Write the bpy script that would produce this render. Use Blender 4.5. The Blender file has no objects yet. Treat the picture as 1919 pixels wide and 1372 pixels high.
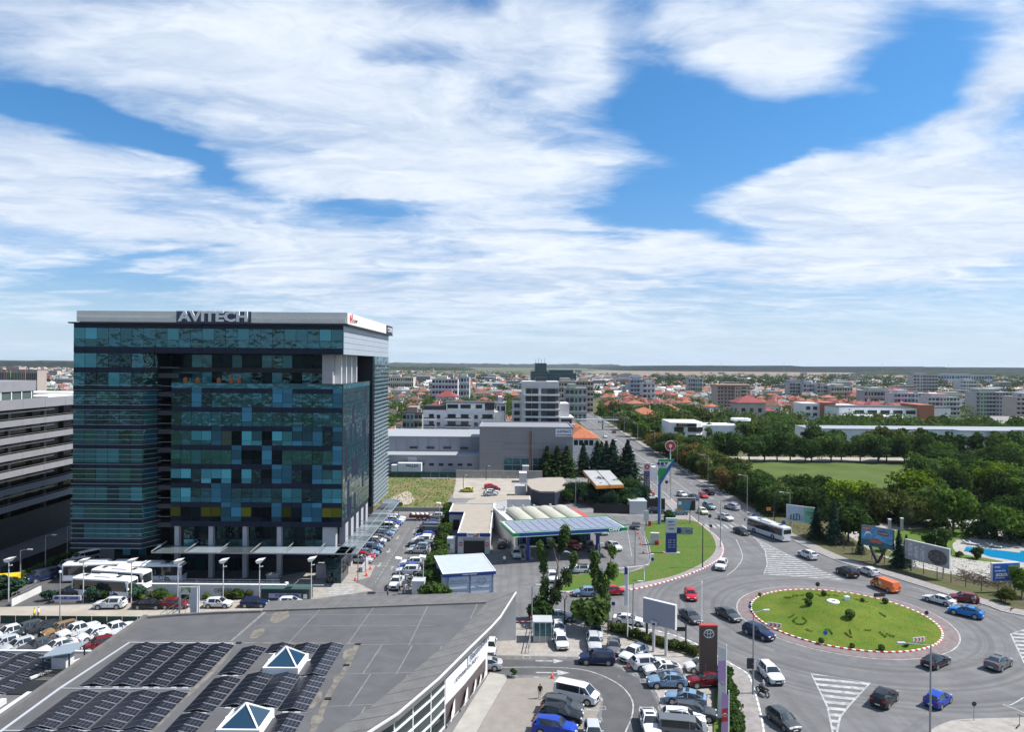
import bpy,bmesh,math,random
import numpy as np
from mathutils import Vector,Matrix
from mathutils.geometry import tessellate_polygon
sc=bpy.context.scene
R=math.radians
# --- camera, sky, sun, exposure
F,CH,ROLL=1320.0,38.0,0.45          # focal length in photo pixels,camera height,roll
cam_d=bpy.data.cameras.new('camera');cam=bpy.data.objects.new('camera',cam_d)
sc.collection.objects.link(cam);sc.camera=cam
cam.location=(0,0,CH);cam.rotation_euler=(R(90),R(0),0)
cam.rotation_euler=(Matrix.Rotation(R(90),3,'X') @ Matrix.Rotation(R(ROLL),3,'Z')).to_euler()
cam_d.sensor_width=36;cam_d.lens=36*F/1919;cam_d.shift_y=-2/1919
cam_d.clip_start=1;cam_d.clip_end=60000
sc.view_settings.view_transform='Standard';sc.view_settings.look='None'
sc.view_settings.gamma=1;sc.view_settings.use_curve_mapping=False
sc.view_settings.exposure=0.68
sc.cycles.max_bounces=6;sc.cycles.diffuse_bounces=2;sc.cycles.glossy_bounces=3
sc.cycles.transparent_max_bounces=10;sc.cycles.volume_bounces=0
sc.cycles.use_denoising=True
SUN_EL,SUN_AZ=52,2                    # azimuth measured from +X towards +Y
sd=bpy.data.lights.new('sun','SUN');sun=bpy.data.objects.new('sun',sd);sc.collection.objects.link(sun)
sd.energy=4.6;sd.angle=R(0.5);sd.color=(1,.96,.9)
sv=Vector((math.cos(R(SUN_EL))*math.cos(R(SUN_AZ)),math.cos(R(SUN_EL))*math.sin(R(SUN_AZ)),math.sin(R(SUN_EL))))
sun.rotation_euler=sv.to_track_quat('Z','Y').to_euler()
class NT:
 """small node-tree writer"""
 def __init__(s,t):s.t=t;s.n=t.nodes;s.l=t.links;s.n.clear()
 def add(s,kind,**kw):
  x=s.n.new(kind)
  for k,v in kw.items():
   if k.startswith('i_'):x.inputs[int(k[2:])].default_value=v
   else:setattr(x,k,v)
  return x
 def lk(s,a,b):s.l.new(a,b)
 def val(s,b,a):
  if isinstance(a,bpy.types.NodeSocket):s.lk(a,b)
  else:b.default_value=a
 def math(s,op,a,b=0.0,c=0.0,clamp=False):
  x=s.add('ShaderNodeMath',operation=op,use_clamp=clamp)
  s.val(x.inputs[0],a);s.val(x.inputs[1],b);s.val(x.inputs[2],c);return x.outputs[0]
 def vmath(s,op,a,b=(0,0,0)):
  x=s.add('ShaderNodeVectorMath',operation=op);s.val(x.inputs[0],a)
  if op=='SCALE':s.val(x.inputs[3],b)
  else:s.val(x.inputs[1],b)
  return x.outputs[0]
 def mix(s,f,a,b):
  x=s.add('ShaderNodeMix',data_type='RGBA');s.val(x.inputs[0],f);s.val(x.inputs[6],a);s.val(x.inputs[7],b);return x.outputs[2]
 def smooth(s,v,lo,hi,a=0.0,b=1.0):
  x=s.add('ShaderNodeMapRange',interpolation_type='SMOOTHSTEP');s.val(x.inputs[0],v)
  for i,q in enumerate((lo,hi,a,b)):x.inputs[i+1].default_value=q
  return x.outputs[0]
 def noise(s,vec,scale,detail=3,rough=.5,dist=0,dim='3D'):
  x=s.add('ShaderNodeTexNoise',noise_dimensions=dim);s.val(x.inputs['Vector'],vec)
  x.inputs['Scale'].default_value=scale;x.inputs['Detail'].default_value=detail
  x.inputs['Roughness'].default_value=rough;x.inputs['Distortion'].default_value=dist
  return x.outputs['Fac']
world=bpy.data.worlds.new('World');sc.world=world;world.use_nodes=True
w=NT(world.node_tree)
SKY_K=0.072
sky=w.add('ShaderNodeTexSky',sky_type='NISHITA',sun_disc=False,sun_elevation=R(SUN_EL),sun_rotation=R(90-SUN_AZ))
sky.altitude=100;sky.air_density=1.0;sky.dust_density=1.0;sky.ozone_density=2.2
tc=w.add('ShaderNodeTexCoord');dirv=tc.outputs['Generated']
sep=w.add('ShaderNodeSeparateXYZ');w.lk(dirv,sep.inputs[0]);dx,dy,dz=sep.outputs
yy=w.math('MAXIMUM',w.math('ABSOLUTE',dy),.25)
cs=w.math('DIVIDE',dx,yy);ct=w.math('DIVIDE',w.math('MAXIMUM',dz,0.0),yy)
comb=w.add('ShaderNodeCombineXYZ');w.lk(w.math('MULTIPLY',cs,F/1000),comb.inputs[0]);w.lk(w.math('MULTIPLY',ct,F/1000),comb.inputs[1])
zz=w.math('ADD',w.math('MAXIMUM',dz,0.0),.11)
pl=w.add('ShaderNodeCombineXYZ');w.lk(w.math('DIVIDE',dx,zz),pl.inputs[0]);w.lk(w.math('DIVIDE',dy,zz),pl.inputs[1]);pl.inputs[2].default_value=3.7
mp=w.add('ShaderNodeMapping');w.lk(pl.outputs[0],mp.inputs['Vector']);mp.inputs['Rotation'].default_value=(0,0,R(-18));mp.inputs['Scale'].default_value=(.62,1.0,1)
warp=w.add('ShaderNodeTexNoise');w.lk(mp.outputs[0],warp.inputs['Vector']);warp.inputs['Scale'].default_value=1.6;warp.inputs['Detail'].default_value=5
wv=w.vmath('SUBTRACT',warp.outputs['Color'],(.5,.5,.5))
p2=w.vmath('ADD',comb.outputs[0],w.vmath('SCALE',wv,.34))
n1=w.noise(w.vmath('ADD',mp.outputs[0],w.vmath('SCALE',wv,.9)),1.15,10,.58)
n2=w.noise(w.vmath('ADD',mp.outputs[0],w.vmath('SCALE',wv,1.4)),4.6,8,.62)
dens=w.math('MULTIPLY',w.math('SUBTRACT',n1,.5),1.9)
dens=w.math('ADD',dens,w.math('MULTIPLY',w.math('SUBTRACT',n2,.5),1.1))
BANKS=[(230,90,520,120,10,.9),(620,120,520,190,14,.9),(980,80,330,110,5,.7),(700,290,480,110,10,1.0),(1090,165,170,100,-25,.5),
         (950,330,330,60,-6,.6),
         (300,420,560,120,16,.95),(80,320,200,90,25,.7),(560,500,620,90,8,.7),(1050,500,420,110,-4,.8),(900,420,260,60,-6,.6),
         (1430,40,330,100,-6,.95),(1480,110,130,70,-30,.5),(1840,160,190,130,-45,.9),(1900,60,160,90,-30,.5),
         (1640,390,370,130,4,1.1),(1850,350,330,150,-8,.8),(1450,345,170,60,-25,.5),(1300,480,420,70,0,.6),(1700,500,420,70,3,.6),(1200,590,900,60,0,.45),(500,590,700,40,3,.4),
         (280,268,310,52,22,-1.25),(70,215,220,40,20,-.8),(755,125,190,48,3,-.85),(740,385,190,34,0,-.7),(450,443,150,26,4,-.6),(200,530,330,36,2,-.7),
         (1290,240,230,190,-20,-1.5),(1560,220,330,90,-22,-1.4),(1720,90,160,150,30,-1.1),(1190,60,70,130,20,-.7),(1180,400,170,60,-12,-.9),(1340,415,110,50,10,-.6),
         (900,20,60,60,0,-.5),(1000,545,150,26,4,-.4),(120,620,400,60,0,-.5),(1560,590,500,40,0,-.2),(60,60,110,60,10,-.4)]
for bx,by,rx,ry,rot,wt in BANKS:
 m=w.add('ShaderNodeMapping',vector_type='TEXTURE');w.lk(p2,m.inputs['Vector'])
 m.inputs['Location'].default_value=((bx-960)/1000,(684-by)/1000,0)
 m.inputs['Rotation'].default_value=(0,0,R(-rot));m.inputs['Scale'].default_value=(rx/1000,ry/1000,1)
 g=w.add('ShaderNodeTexGradient',gradient_type='SPHERICAL');w.lk(m.outputs[0],g.inputs[0])
 dens=w.math('MULTIPLY_ADD',w.smooth(g.outputs['Fac'],0,.75),wt,dens)
m3=w.add('ShaderNodeMapping');w.lk(mp.outputs[0],m3.inputs['Vector']);m3.inputs['Rotation'].default_value=(0,0,R(35));m3.inputs['Scale'].default_value=(3.4,.8,1)
n3=w.noise(w.vmath('ADD',m3.outputs[0],w.vmath('SCALE',wv,2.2)),1.3,9,.66)
dens=w.math('ADD',dens,w.math('MULTIPLY',w.math('SUBTRACT',n3,.5),1.5))
cover=w.math('MULTIPLY',w.smooth(dens,-.75,1.2),.96)
cover=w.math('MULTIPLY',cover,w.smooth(dz,.0,.10,.55,1))
tone=w.smooth(w.math('ADD',w.math('MULTIPLY',n2,.55),w.math('MULTIPLY',n1,.5)),.3,.75)
ccol=w.mix(tone,(5.0,6.0,7.6,1),(8.3,8.9,9.7,1))
tint=w.mix(w.smooth(dz,.0,.35),(.84,1.0,1.28,1),(.50,1.04,1.40,1))
skyc=w.vmath('MULTIPLY',sky.outputs[0],tint)
col=w.mix(cover,skyc,ccol)
col=w.mix(w.smooth(dz,.0,.11,.72,0),col,(6.0,7.5,9.2,1))
bg=w.add('ShaderNodeBackground');w.lk(col,bg.inputs[0]);bg.inputs[1].default_value=SKY_K
wo=w.add('ShaderNodeOutputWorld');w.lk(bg.outputs[0],wo.inputs[0])
# --- helpers
_cr,_sr=math.cos(R(ROLL)),math.sin(R(ROLL))
def G(px,py,h=0.0):
 """world (x, y) of the point at height h that the photo shows at pixel px, py"""
 a,b=px-959.5,py-684.0
 u,v=a*_cr+b*_sr,-a*_sr+b*_cr
 Y=F*(CH-h)/v
 return (u*Y/F,Y)
def mat(name,col=(.5,.5,.5),rough=.7,metal=0,spec=.5,noise=None,nscale=1.0,col2=None,bump=0,objcol=False,emit=None,alpha=None,coat=0,trans=0,detail=4,tint=None,dist=0):
 m=bpy.data.materials.new(name);m.use_nodes=True;t=NT(m.node_tree)
 b=t.add('ShaderNodeBsdfPrincipled');o=t.add('ShaderNodeOutputMaterial');t.lk(b.outputs[0],o.inputs[0])
 c=(*col,1)
 tc=t.add('ShaderNodeTexCoord') if (noise or bump) else None
 if objcol:
  oi=t.add('ShaderNodeObjectInfo');csrc=oi.outputs['Color']
 else:csrc=c
 if noise:
  vec=tc.outputs['Object']
  geo=t.add('ShaderNodeNewGeometry');vec=geo.outputs['Position']
  f=t.smooth(t.noise(vec,nscale,detail,.6,dist),.32,.68)
  if objcol:
   dark=t.vmath('SCALE',csrc,1-noise);csrc=t.mix(f,dark,csrc)
  else:csrc=t.mix(f,c,(*(col2 or tuple(x*(1-noise) for x in col)),1))
  if bump:
   bn=t.add('ShaderNodeBump');bn.inputs['Strength'].default_value=bump;t.lk(f,bn.inputs['Height']);t.lk(bn.outputs[0],b.inputs['Normal'])
 t.val(b.inputs['Base Color'],csrc)
 b.inputs['Roughness'].default_value=rough;b.inputs['Metallic'].default_value=metal
 b.inputs['Specular IOR Level'].default_value=spec;b.inputs['Coat Weight'].default_value=coat
 if emit:b.inputs['Emission Color'].default_value=(*emit[0],1);b.inputs['Emission Strength'].default_value=emit[1]
 return m
class MB:
 """collects faces; build() links them as ONE mesh object"""
 def __init__(s):s.v=[];s.f=[];s.m=[]
 def face(s,pts,m=0):
  i=len(s.v);s.v+=[tuple(p) for p in pts];s.f.append(tuple(range(i,i+len(pts))));s.m.append(m)
 def mesh(s,vs,fs,m=0):
  i=len(s.v);s.v+=[tuple(p) for p in vs];s.f+=[tuple(i+a for a in f) for f in fs];s.m+=[m]*len(fs)
 def box(s,x0,x1,y0,y1,z0,z1,m=0,mtop=None):
  vs=[(x,y,z) for z in (z0,z1) for x,y in ((x0,y0),(x1,y0),(x1,y1),(x0,y1))]
  s.mesh(vs,[(0,1,5,4),(1,2,6,5),(2,3,7,6),(3,0,4,7),(3,2,1,0)],m);s.mesh(vs,[(4,5,6,7)],m if mtop is None else mtop)
 def bar(s,a,b,w,h=None,m=0):
  a,b=Vector(a),Vector(b);h=h or w;d=(b-a).normalized()
  up=Vector((0,0,1)) if abs(d.z)<.9 else Vector((0,1,0))
  r=d.cross(up).normalized()*w/2;u=r.cross(d).normalized()*h/2
  vs=[p+q for p in (a,b) for q in (-r-u,r-u,r+u,-r+u)]
  s.mesh(vs,[(0,1,5,4),(1,2,6,5),(2,3,7,6),(3,0,4,7),(3,2,1,0),(4,5,6,7)],m)
 def tube(s,a,b,r,r2=None,n=8,m=0,cap=True):
  a,b=Vector(a),Vector(b);r2=r if r2 is None else r2;d=(b-a).normalized()
  q=Vector((0,0,1)) if abs(d.z)<.9 else Vector((1,0,0));e=d.cross(q).normalized();g=d.cross(e)
  vs=[p+(e*math.cos(t)+g*math.sin(t))*rr for p,rr in ((a,r),(b,r2)) for t in [2*math.pi*k/n for k in range(n)]]
  fs=[(k,n+k,n+(k+1)%n,(k+1)%n) for k in range(n)]
  if cap:fs+=[tuple(range(n)),tuple(range(2*n-1,n-1,-1))]
  s.mesh(vs,fs,m)
 def prism(s,poly,z0,z1,m=0,mtop=None,bottom=True):
  n=len(poly);A=sum(poly[i][0]*poly[(i+1)%n][1]-poly[(i+1)%n][0]*poly[i][1] for i in range(n))
  if A<0:poly=poly[::-1]
  vs=[(x,y,z0) for x,y in poly]+[(x,y,z1) for x,y in poly]
  s.mesh(vs,[(i,(i+1)%n,n+(i+1)%n,n+i) for i in range(n)],m)
  tri=tessellate_polygon([[Vector((x,y,0)) for x,y in poly]])
  up=[]
  for t in tri:
   p=[poly[i] for i in t];a2=(p[1][0]-p[0][0])*(p[2][1]-p[0][1])-(p[2][0]-p[0][0])*(p[1][1]-p[0][1])
   up.append(tuple(t) if a2>0 else tuple(t)[::-1])
  s.mesh(vs,[tuple(n+i for i in t) for t in up],m if mtop is None else mtop)
  if bottom:s.mesh(vs,[t[::-1] for t in up],m)
 def lathe(s,prof,n=12,m=0,c=(0,0)):
  vs=[(c[0]+r*math.cos(2*math.pi*k/n),c[1]+r*math.sin(2*math.pi*k/n),z) for r,z in prof for k in range(n)]
  s.mesh(vs,[(j*n+k,j*n+(k+1)%n,(j+1)*n+(k+1)%n,(j+1)*n+k) for j in range(len(prof)-1) for k in range(n)],m)
 def data(s,name,mats,smooth=False):
  me=bpy.data.meshes.new(name);me.from_pydata(s.v,[],s.f)
  for x in mats:me.materials.append(x)
  me.polygons.foreach_set('material_index',s.m)
  if smooth:me.polygons.foreach_set('use_smooth',[True]*len(s.f))
  me.update();return me
 def build(s,name,mats,parent=None,smooth=False):
  mats=mats if isinstance(mats,(list,tuple)) else [mats]
  return link(name,s.data(name,mats,smooth),parent)
def link(name,me,parent=None):
 o=bpy.data.objects.new(name,me);sc.collection.objects.link(o)
 if parent is not None:o.parent=parent
 return o
def tag(o,label=None,cat=None,group=None,kind=None):
 if label:o['label']=label
 if cat:o['category']=cat
 if group:o['group']=group
 if kind:o['kind']=kind
 return o
def thing(name,label,cat,loc=(0,0,0),rz=0,group=None):
 o=bpy.data.objects.new(name,None);sc.collection.objects.link(o);o.empty_display_size=.2
 o.location=(*loc,0)[:3] if len(loc)==2 else loc;o.rotation_euler=(0,0,rz)
 return tag(o,label,cat,group)
def kids(o):return KID.get(o.name,[])
KID={}
def freeze(root):
 """remember the children of a prototype so that copies need no search"""
 for o in [root]+list(root.children):KID[o.name]=list(o.children)
 return root
def copy_tree(o,parent=None,color=None):
 c=o.copy();sc.collection.objects.link(c)
 if parent is not None:c.parent=parent
 if color:c.color=(*color,1)
 for ch in kids(o):copy_tree(ch,c,color)
 return c
_used=set()
def place(proto,loc,rz=0,label=None,group=None,color=None,scale=None):
 """the first time moves the prototype itself, afterwards copies it"""
 if proto.name in _used:o=copy_tree(proto,None,color)
 else:
  o=proto;_used.add(proto.name)
  if color:
   for x in [o]+kids(o):x.color=(*color,1)
   for x in kids(o):
    for y in kids(x):y.color=(*color,1)
 o.location=(loc[0],loc[1],loc[2] if len(loc)>2 else ROADZ);o.rotation_euler=(0,0,rz)
 if scale:o.scale=(scale,)*3 if not isinstance(scale,tuple) else scale
 if label:o['label']=label
 if group:o['group']=group
 elif 'group' in o:del o['group']
 return o
ROADZ=.02
def smooth_line(pts,n=6,closed=False):
 out=[];m=len(pts)
 for i in range(m if closed else m-1):
  g=(lambda k:pts[k%m]) if closed else (lambda k:pts[min(max(k,0),m-1)])
  p0,p1,p2,p3=g(i-1),g(i),g(i+1),g(i+2)
  for k in range(n):
   t=k/n
   out.append(tuple(.5*(2*p1[j]+(p2[j]-p0[j])*t+(2*p0[j]-5*p1[j]+4*p2[j]-p3[j])*t*t+(3*p1[j]-p0[j]-3*p2[j]+p3[j])*t**3) for j in (0,1)))
 if not closed:out.append(tuple(pts[-1]))
 return out
def strip(mb,line,wd,z,m=0,closed=False,z2=None):
 """flat ribbon (or, with z2, a low kerb) along a line"""
 n=len(line);L=[]
 for i in range(n):
  a=line[i-1] if (i>0 or closed) else line[i];b=line[(i+1)%n] if (i<n-1 or closed) else line[i]
  d=math.hypot(b[0]-a[0],b[1]-a[1]) or 1;nx,ny=-(b[1]-a[1])/d*wd/2,(b[0]-a[0])/d*wd/2
  L.append(((line[i][0]+nx,line[i][1]+ny),(line[i][0]-nx,line[i][1]-ny)))
 for i in range(n if closed else n-1):
  (a,b),(c,d)=L[i],L[(i+1)%n];mm=m(i) if callable(m) else m
  if mm is None:continue
  if z2 is None:mb.face([(*b,z),(*d,z),(*c,z),(*a,z)],mm)
  else:
   mb.mesh([(*p,h) for h in (z,z2) for p in (a,b,d,c)],[(4,5,6,7),(0,1,5,4),(1,2,6,5),(2,3,7,6),(3,0,4,7)],mm)
def flat(name,poly,z,m,kind='structure',z0=None):
 b=MB()
 if z0 is None:
  n=len(poly);tri=tessellate_polygon([[Vector((x,y,0)) for x,y in poly]]);vs=[(x,y,z) for x,y in poly];fs=[]
  for t in tri:
   p=[poly[i] for i in t];a2=(p[1][0]-p[0][0])*(p[2][1]-p[0][1])-(p[2][0]-p[0][0])*(p[1][1]-p[0][1])
   fs.append(tuple(t) if a2>0 else tuple(t)[::-1])
  b.mesh(vs,fs)
 else:b.prism(poly,z0,z,bottom=False)
 o=b.build(name,m);return tag(o,kind=kind)
def GP(pts,h=0.0):return [G(x,y,h) for x,y in pts]
def resample(line,step):
 out=[line[0]];acc=0
 for a,b in zip(line,line[1:]):
  L=math.hypot(b[0]-a[0],b[1]-a[1]);t=step-acc
  while t<=L:out.append((a[0]+(b[0]-a[0])*t/L,a[1]+(b[1]-a[1])*t/L));t+=step
  acc=(acc+L)%step
 return out
def text_mesh(s,size,ext=.02,bold=0,name='lettering'):
 c=bpy.data.curves.new('t','FONT');c.body=s;c.size=size;c.extrude=ext;c.align_x='CENTER';c.align_y='CENTER';c.offset=bold;c.resolution_u=2
 o=bpy.data.objects.new('t',c);sc.collection.objects.link(o)
 dg=bpy.context.evaluated_depsgraph_get();me=bpy.data.meshes.new_from_object(o.evaluated_get(dg));me.name=name
 bpy.data.objects.remove(o);return me
def letters(s,size,loc,m,parent,rz=0,wid=None,bold=0,ext=.02,label=None,tilt=90):
 me=text_mesh(s,size,ext,bold);me.materials.clear();me.materials.append(m)
 o=link('lettering',me,parent);o.location=loc;o.rotation_euler=(R(tilt),0,rz)
 if wid:
  xs=[v.co.x for v in me.vertices];k=wid/(max(xs)-min(xs));o.scale=(k,1,1)
 return o
rnd=random.Random(7)
# --- materials
M={}
M['asphalt']=mat('asphalt',(.175,.172,.172),.9,noise=.22,nscale=.35,bump=.05,spec=.3,detail=8)
M['asphalt_dark']=mat('asphalt_dark',(.095,.094,.097),.9,noise=.2,nscale=.5,spec=.3,detail=7)
M['asphalt_old']=mat('asphalt_old',(.21,.20,.195),.92,noise=.3,nscale=.22,spec=.3,detail=9)
M['tyre_dust']=mat('tyre_dust',(.135,.133,.135),.9,noise=.2,nscale=.6,spec=.3,detail=7)
M['paving']=mat('paving',(.33,.30,.27),.9,noise=.25,nscale=.9,detail=9)
M['paving_tan']=mat('paving_tan',(.24,.215,.19),.92,noise=.16,nscale=.7,detail=9)
M['pale_paving']=mat('pale_paving',(.34,.32,.29),.9,noise=.18,nscale=.6,detail=9)
M['cream_road']=mat('cream_road',(.37,.33,.28),.92,noise=.22,nscale=.3,detail=9)
M['sidewalk']=mat('sidewalk',(.27,.245,.235),.9,noise=.25,nscale=1.1,detail=8)
M['red_paving']=mat('red_paving',(.20,.155,.15),.9,noise=.3,nscale=1.2,detail=8)
M['kerb']=mat('kerb_stone',(.45,.44,.42),.85,noise=.25,nscale=2)
M['paint_w']=mat('road_paint',(.43,.43,.42),.8,noise=.5,nscale=1.3,detail=9)
M['white']=mat('white_paint',(.75,.75,.74),.6,noise=.08,nscale=.7)
M['offwhite']=mat('offwhite_wall',(.58,.57,.56),.8,noise=.14,nscale=.35,detail=6)
M['red']=mat('red_paint',(.55,.03,.03),.5,noise=.15,nscale=2)
M['grass_lawn']=mat('lawn_ground',(.066,.135,.022),.95,noise=.4,nscale=.28,bump=.3,detail=12,col2=(.105,.125,.035),spec=.1)
M['grass_ring']=mat('roundabout_ground',(.122,.150,.024),.95,noise=.35,nscale=.3,bump=.15,detail=9,col2=(.075,.13,.016),spec=.1)
M['grass_field']=mat('field_ground',(.092,.128,.036),.95,noise=.3,nscale=.06,bump=.2,detail=12,spec=.1)
M['grass_wild']=mat('wild_ground',(.10,.135,.04),.95,noise=.3,nscale=.13,bump=.4,detail=12,col2=(.20,.16,.09),spec=.1)
M['earth']=mat('earth',(.10,.082,.055),.95,noise=.3,nscale=.4,bump=.4,detail=12,col2=(.075,.09,.03),spec=.1)
M['sand']=mat('bare_sand',(.42,.36,.29),.95,noise=.3,nscale=.4,detail=9,spec=.1)
M['country']=mat('country_ground',(.065,.09,.032),.95,noise=.3,nscale=.012,detail=12,col2=(.12,.11,.065),spec=.1)
M['concrete']=mat('concrete',(.33,.325,.315),.85,noise=.2,nscale=.5,detail=8)
M['metal_grey']=mat('metal_grey',(.32,.33,.34),.45,metal=.4)
M['metal_pale']=mat('metal_pale',(.55,.56,.57),.4,metal=.3)
M['dark']=mat('dark_metal',(.03,.03,.035),.5)
M['black']=mat('black',(.012,.012,.013),.6)
M['blue_deep']=mat('blue_fascia',(.012,.035,.21),.4)
M['green_plain']=mat('green_fascia',(.01,.27,.06),.4)  # one even green for canopy fascia and pylon sign
M['pool']=mat('pool_water',(.01,.22,.42),.06,noise=.12,nscale=1.5,bump=.15)
M['wood']=mat('weathered_wood',(.16,.10,.06),.8,noise=.3,nscale=3)
_t=NT.__new__(NT);_t.t=M['asphalt'].node_tree;_t.n=_t.t.nodes;_t.l=_t.t.links
_b=[x for x in _t.n if x.type=='BSDF_PRINCIPLED'][0];_src=_b.inputs['Base Color'].links[0].from_socket;_g=_t.add('ShaderNodeNewGeometry')
_d=_t.add('ShaderNodeVectorMath',operation='LENGTH');_t.lk(_t.vmath('MULTIPLY',_t.vmath('SUBTRACT',_g.outputs['Position'],(50.3,106.8,0)),(1,1,0)),_d.inputs[0])
_cx=_t.add('ShaderNodeCombineXYZ');_t.lk(_t.math('MULTIPLY',_d.outputs['Value'],1.1),_cx.inputs[0]);_w1=_t.smooth(_t.noise(_cx.outputs[0],.9,3,.6),.4,.62)
_in=_t.math('MULTIPLY',_t.smooth(_d.outputs['Value'],14.5,18,0,1),_t.smooth(_d.outputs['Value'],27,36,1,0))
_l1=_t.smooth(_t.noise(_t.vmath('MULTIPLY',_g.outputs['Position'],(.9,.03,0)),1.0,4,.6),.42,.62);_bl=_t.smooth(_t.noise(_g.outputs['Position'],.07,6,.7),.35,.65)
_f=_t.math('ADD',_t.math('MULTIPLY',_w1,_t.math('MULTIPLY',_in,.52)),_t.math('MULTIPLY',_t.math('SUBTRACT',1.0,_in),_t.math('MULTIPLY',_l1,.32)))
_f=_t.math('ADD',_f,_t.math('MULTIPLY',_bl,.3));_t.lk(_t.mix(_f,_src,(.085,.083,.086,1)),_b.inputs['Base Color'])
# --- ground sheets
g=MB();g.face([(-15000,-3000,0),(15000,-3000,0),(15000,16000,0),(-15000,16000,0)])
tag(g.build('ground',M['country']),kind='structure')
RK=[(62,3000),(62,700),(62,250),(62,200),(61.3,176),(61.5,158)]+GP([(1564,1050),(1651,1076),(1768,1112.6),(1850,1136),(1919,1155)])+[(98,100.5),(130,92)]
rk_near=[(62,250)]+smooth_line(RK[3:],5)
LKp=[(1257.5,937),(1288,963),(1310,981),(1340.6,1005),(1353.5,1022.5),(1351.5,1044),(1318.7,1066),(1266,1086),(1211.5,1101),(1170,1108),(1110,1111),(1056,1112)]
LK=smooth_line(GP(LKp),6)
KKp=[(1090,1166),(1144,1168.5),(1196,1180),(1241,1187),(1291,1203),(1330,1224),(1362,1243),(1390,1258),(1404.5,1271),(1415.5,1303),(1425.5,1341),(1431,1372),(1437,1420)]
KK=smooth_line(GP(KKp),6)
flat('road',[(-30,40),(150,40),(150,178),(-30,178)],.02,M['asphalt'])
flat('avenue',[(45.6,178),(62.2,178),(62.2,2600),(45.6,2600)],.02,M['asphalt'])
flat('office_yard',[(-170,60),(-30,60),(-30,196),(-170,196)],.02,M['asphalt_dark'])
flat('back_yard',[(-30,178),(45.6,178),(45.6,262),(-30,262)],.02,M['asphalt_old'])
flat('service_road',GP([(-60,1141),(60,1137),(480,1124),(760,1120),(760,1155),(270,1163.5),(-60,1168)]),.028,M['cream_road'])
flat('office_plaza',GP([(500,1086),(640,1058),(703.7,1060),(692.8,1082),(664,1090.6),(700,1108),(600,1122),(480,1122)]),.032,M['paving'])
flat('office_car_park',[(-25.6,118),(-13.5,118),(-13.5,175),(-31,175),(-31,131),(-26.5,131)],.026,M['asphalt'])
flat('lot_paving',GP([(0,1178),(262,1172),(262,1240),(0,1240)]),.026,M['paving'])
flat('lot_bays',GP([(934,1168),(1085,1172),(1141,1182),(1222,1206),(1310,1232),(1333,1299),(1336,1420),(1247,1420),(1242,1345),(1232,1300),(1205,1268),(1160,1245),(1100,1233),(920,1229)]),.028,M['paving'])
flat('showroom_yard',GP([(952,1272),(1040,1270),(1090,1279),(1122,1300),(1127,1318),(1118,1345),(1110,1420),(860,1420),(895,1372)]),.028,M['paving_tan'])
flat('showroom_walk',GP([(918,1262),(950,1268),(950,1275),(893,1374),(868,1420),(820,1420)]),.10,M['pale_paving'],z0=.0)
flat('showroom_drive',GP([(880,1236),(1100,1240),(1160,1253),(1208,1280),(1232,1320),(1238,1420),(1119,1420),(1127,1345),(1131,1315),(1124,1296),(1092,1275),(1040,1266),(900,1266)]),.026,M['asphalt_dark'])
flat('concrete_yard',GP([(857,886),(980,886),(968,932),(920,934),(850,934),(848,920)]),.03,M['cream_road'])
wl=GP([(700,896),(855,898),(850,925),(833,948),(820,953),(700,956)])
flat('vacant_lot',wl,.05,M['grass_wild'])
flat('bare_patch',smooth_line(GP([(722,944),(733,934),(752,925),(764,921),(775,931),(776,940),(760,947),(730,949)]),5,True),.056,M['sand'])
flat('yard_path',GP([(752,952),(828,952),(838,958),(752,958)]),.056,M['sand'])
vg=rk_near+[(260,60),(420,90),(420,250)]
flat('verge',vg,.12,M['earth'],z0=0)
flat('avenue_verge',[(62,250),(76,250),(76,1500),(62,1500)],.10,M['earth'])
b=MB();off=[]
for i,p in enumerate(rk_near):
 a,c=rk_near[max(i-1,0)],rk_near[min(i+1,len(rk_near)-1)];d=math.hypot(c[0]-a[0],c[1]-a[1]);off.append((p[0]-(c[1]-a[1])/d*1.6,p[1]+(c[0]-a[0])/d*1.6))
strip(b,off,2.6,.13);tag(b.build('pavement',M['sidewalk']),kind='structure')
b=MB();strip(b,[(63.6,250),(63.6,1500)],2.4,.13);tag(b.build('pavement',M['sidewalk']),kind='structure')
def stones(line,step,wd,z1,m,mats,closed=False,name='kerb'):
 b=MB();ln=resample(line+([line[0]] if closed else []),step)
 strip(b,ln,wd,.0,m,closed=False,z2=z1);o=b.build(name,mats);return tag(o,kind='structure')
stones(rk_near,1.0,.22,.16,0,[M['kerb']])
stones(LK[:40],.55,.26,.16,lambda i:i%2,[M['white'],M['red']])
stones(LK[39:],.55,.26,.16,lambda i:i%2,[M['white'],M['red']])
stones(KK,.6,.22,.16,lambda i:i%2,[M['kerb'],M['white']])
stones([(45.6,200),(45.6,1200)],3,.25,.15,0,[M['kerb']])
lawn_p=[(1296.8,977),(1322,993),(1336,1008),(1341,1031),(1318.7,1055),(1266.2,1079.5),(1207,1092.5),(1156.9,1101),(1056,1109),(1052,1103.4),(1062.8,1084),(1089,1078),(1152.5,1076),(1182,1074),(1211.5,1063),(1220.3,1051),(1218,1024.7),(1209,1000.6),(1213.7,983),(1242,975.5)]
pv=LK+GP([(1040,1108),(1050,1102),(1061,1083),(1089,1076.5),(1152,1074.5),(1182,1072),(1209,1062),(1218.5,1050),(1216,1024.7),(1207,1000),(1212,982),(1240,974),(1268,966),(1240,937)])
flat('pavement',pv,.13,M['sidewalk'],z0=0)
LAWN=smooth_line(GP(lawn_p),4,True)
flat('lawn',LAWN,.17,M['grass_lawn'],z0=.1)
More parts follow.
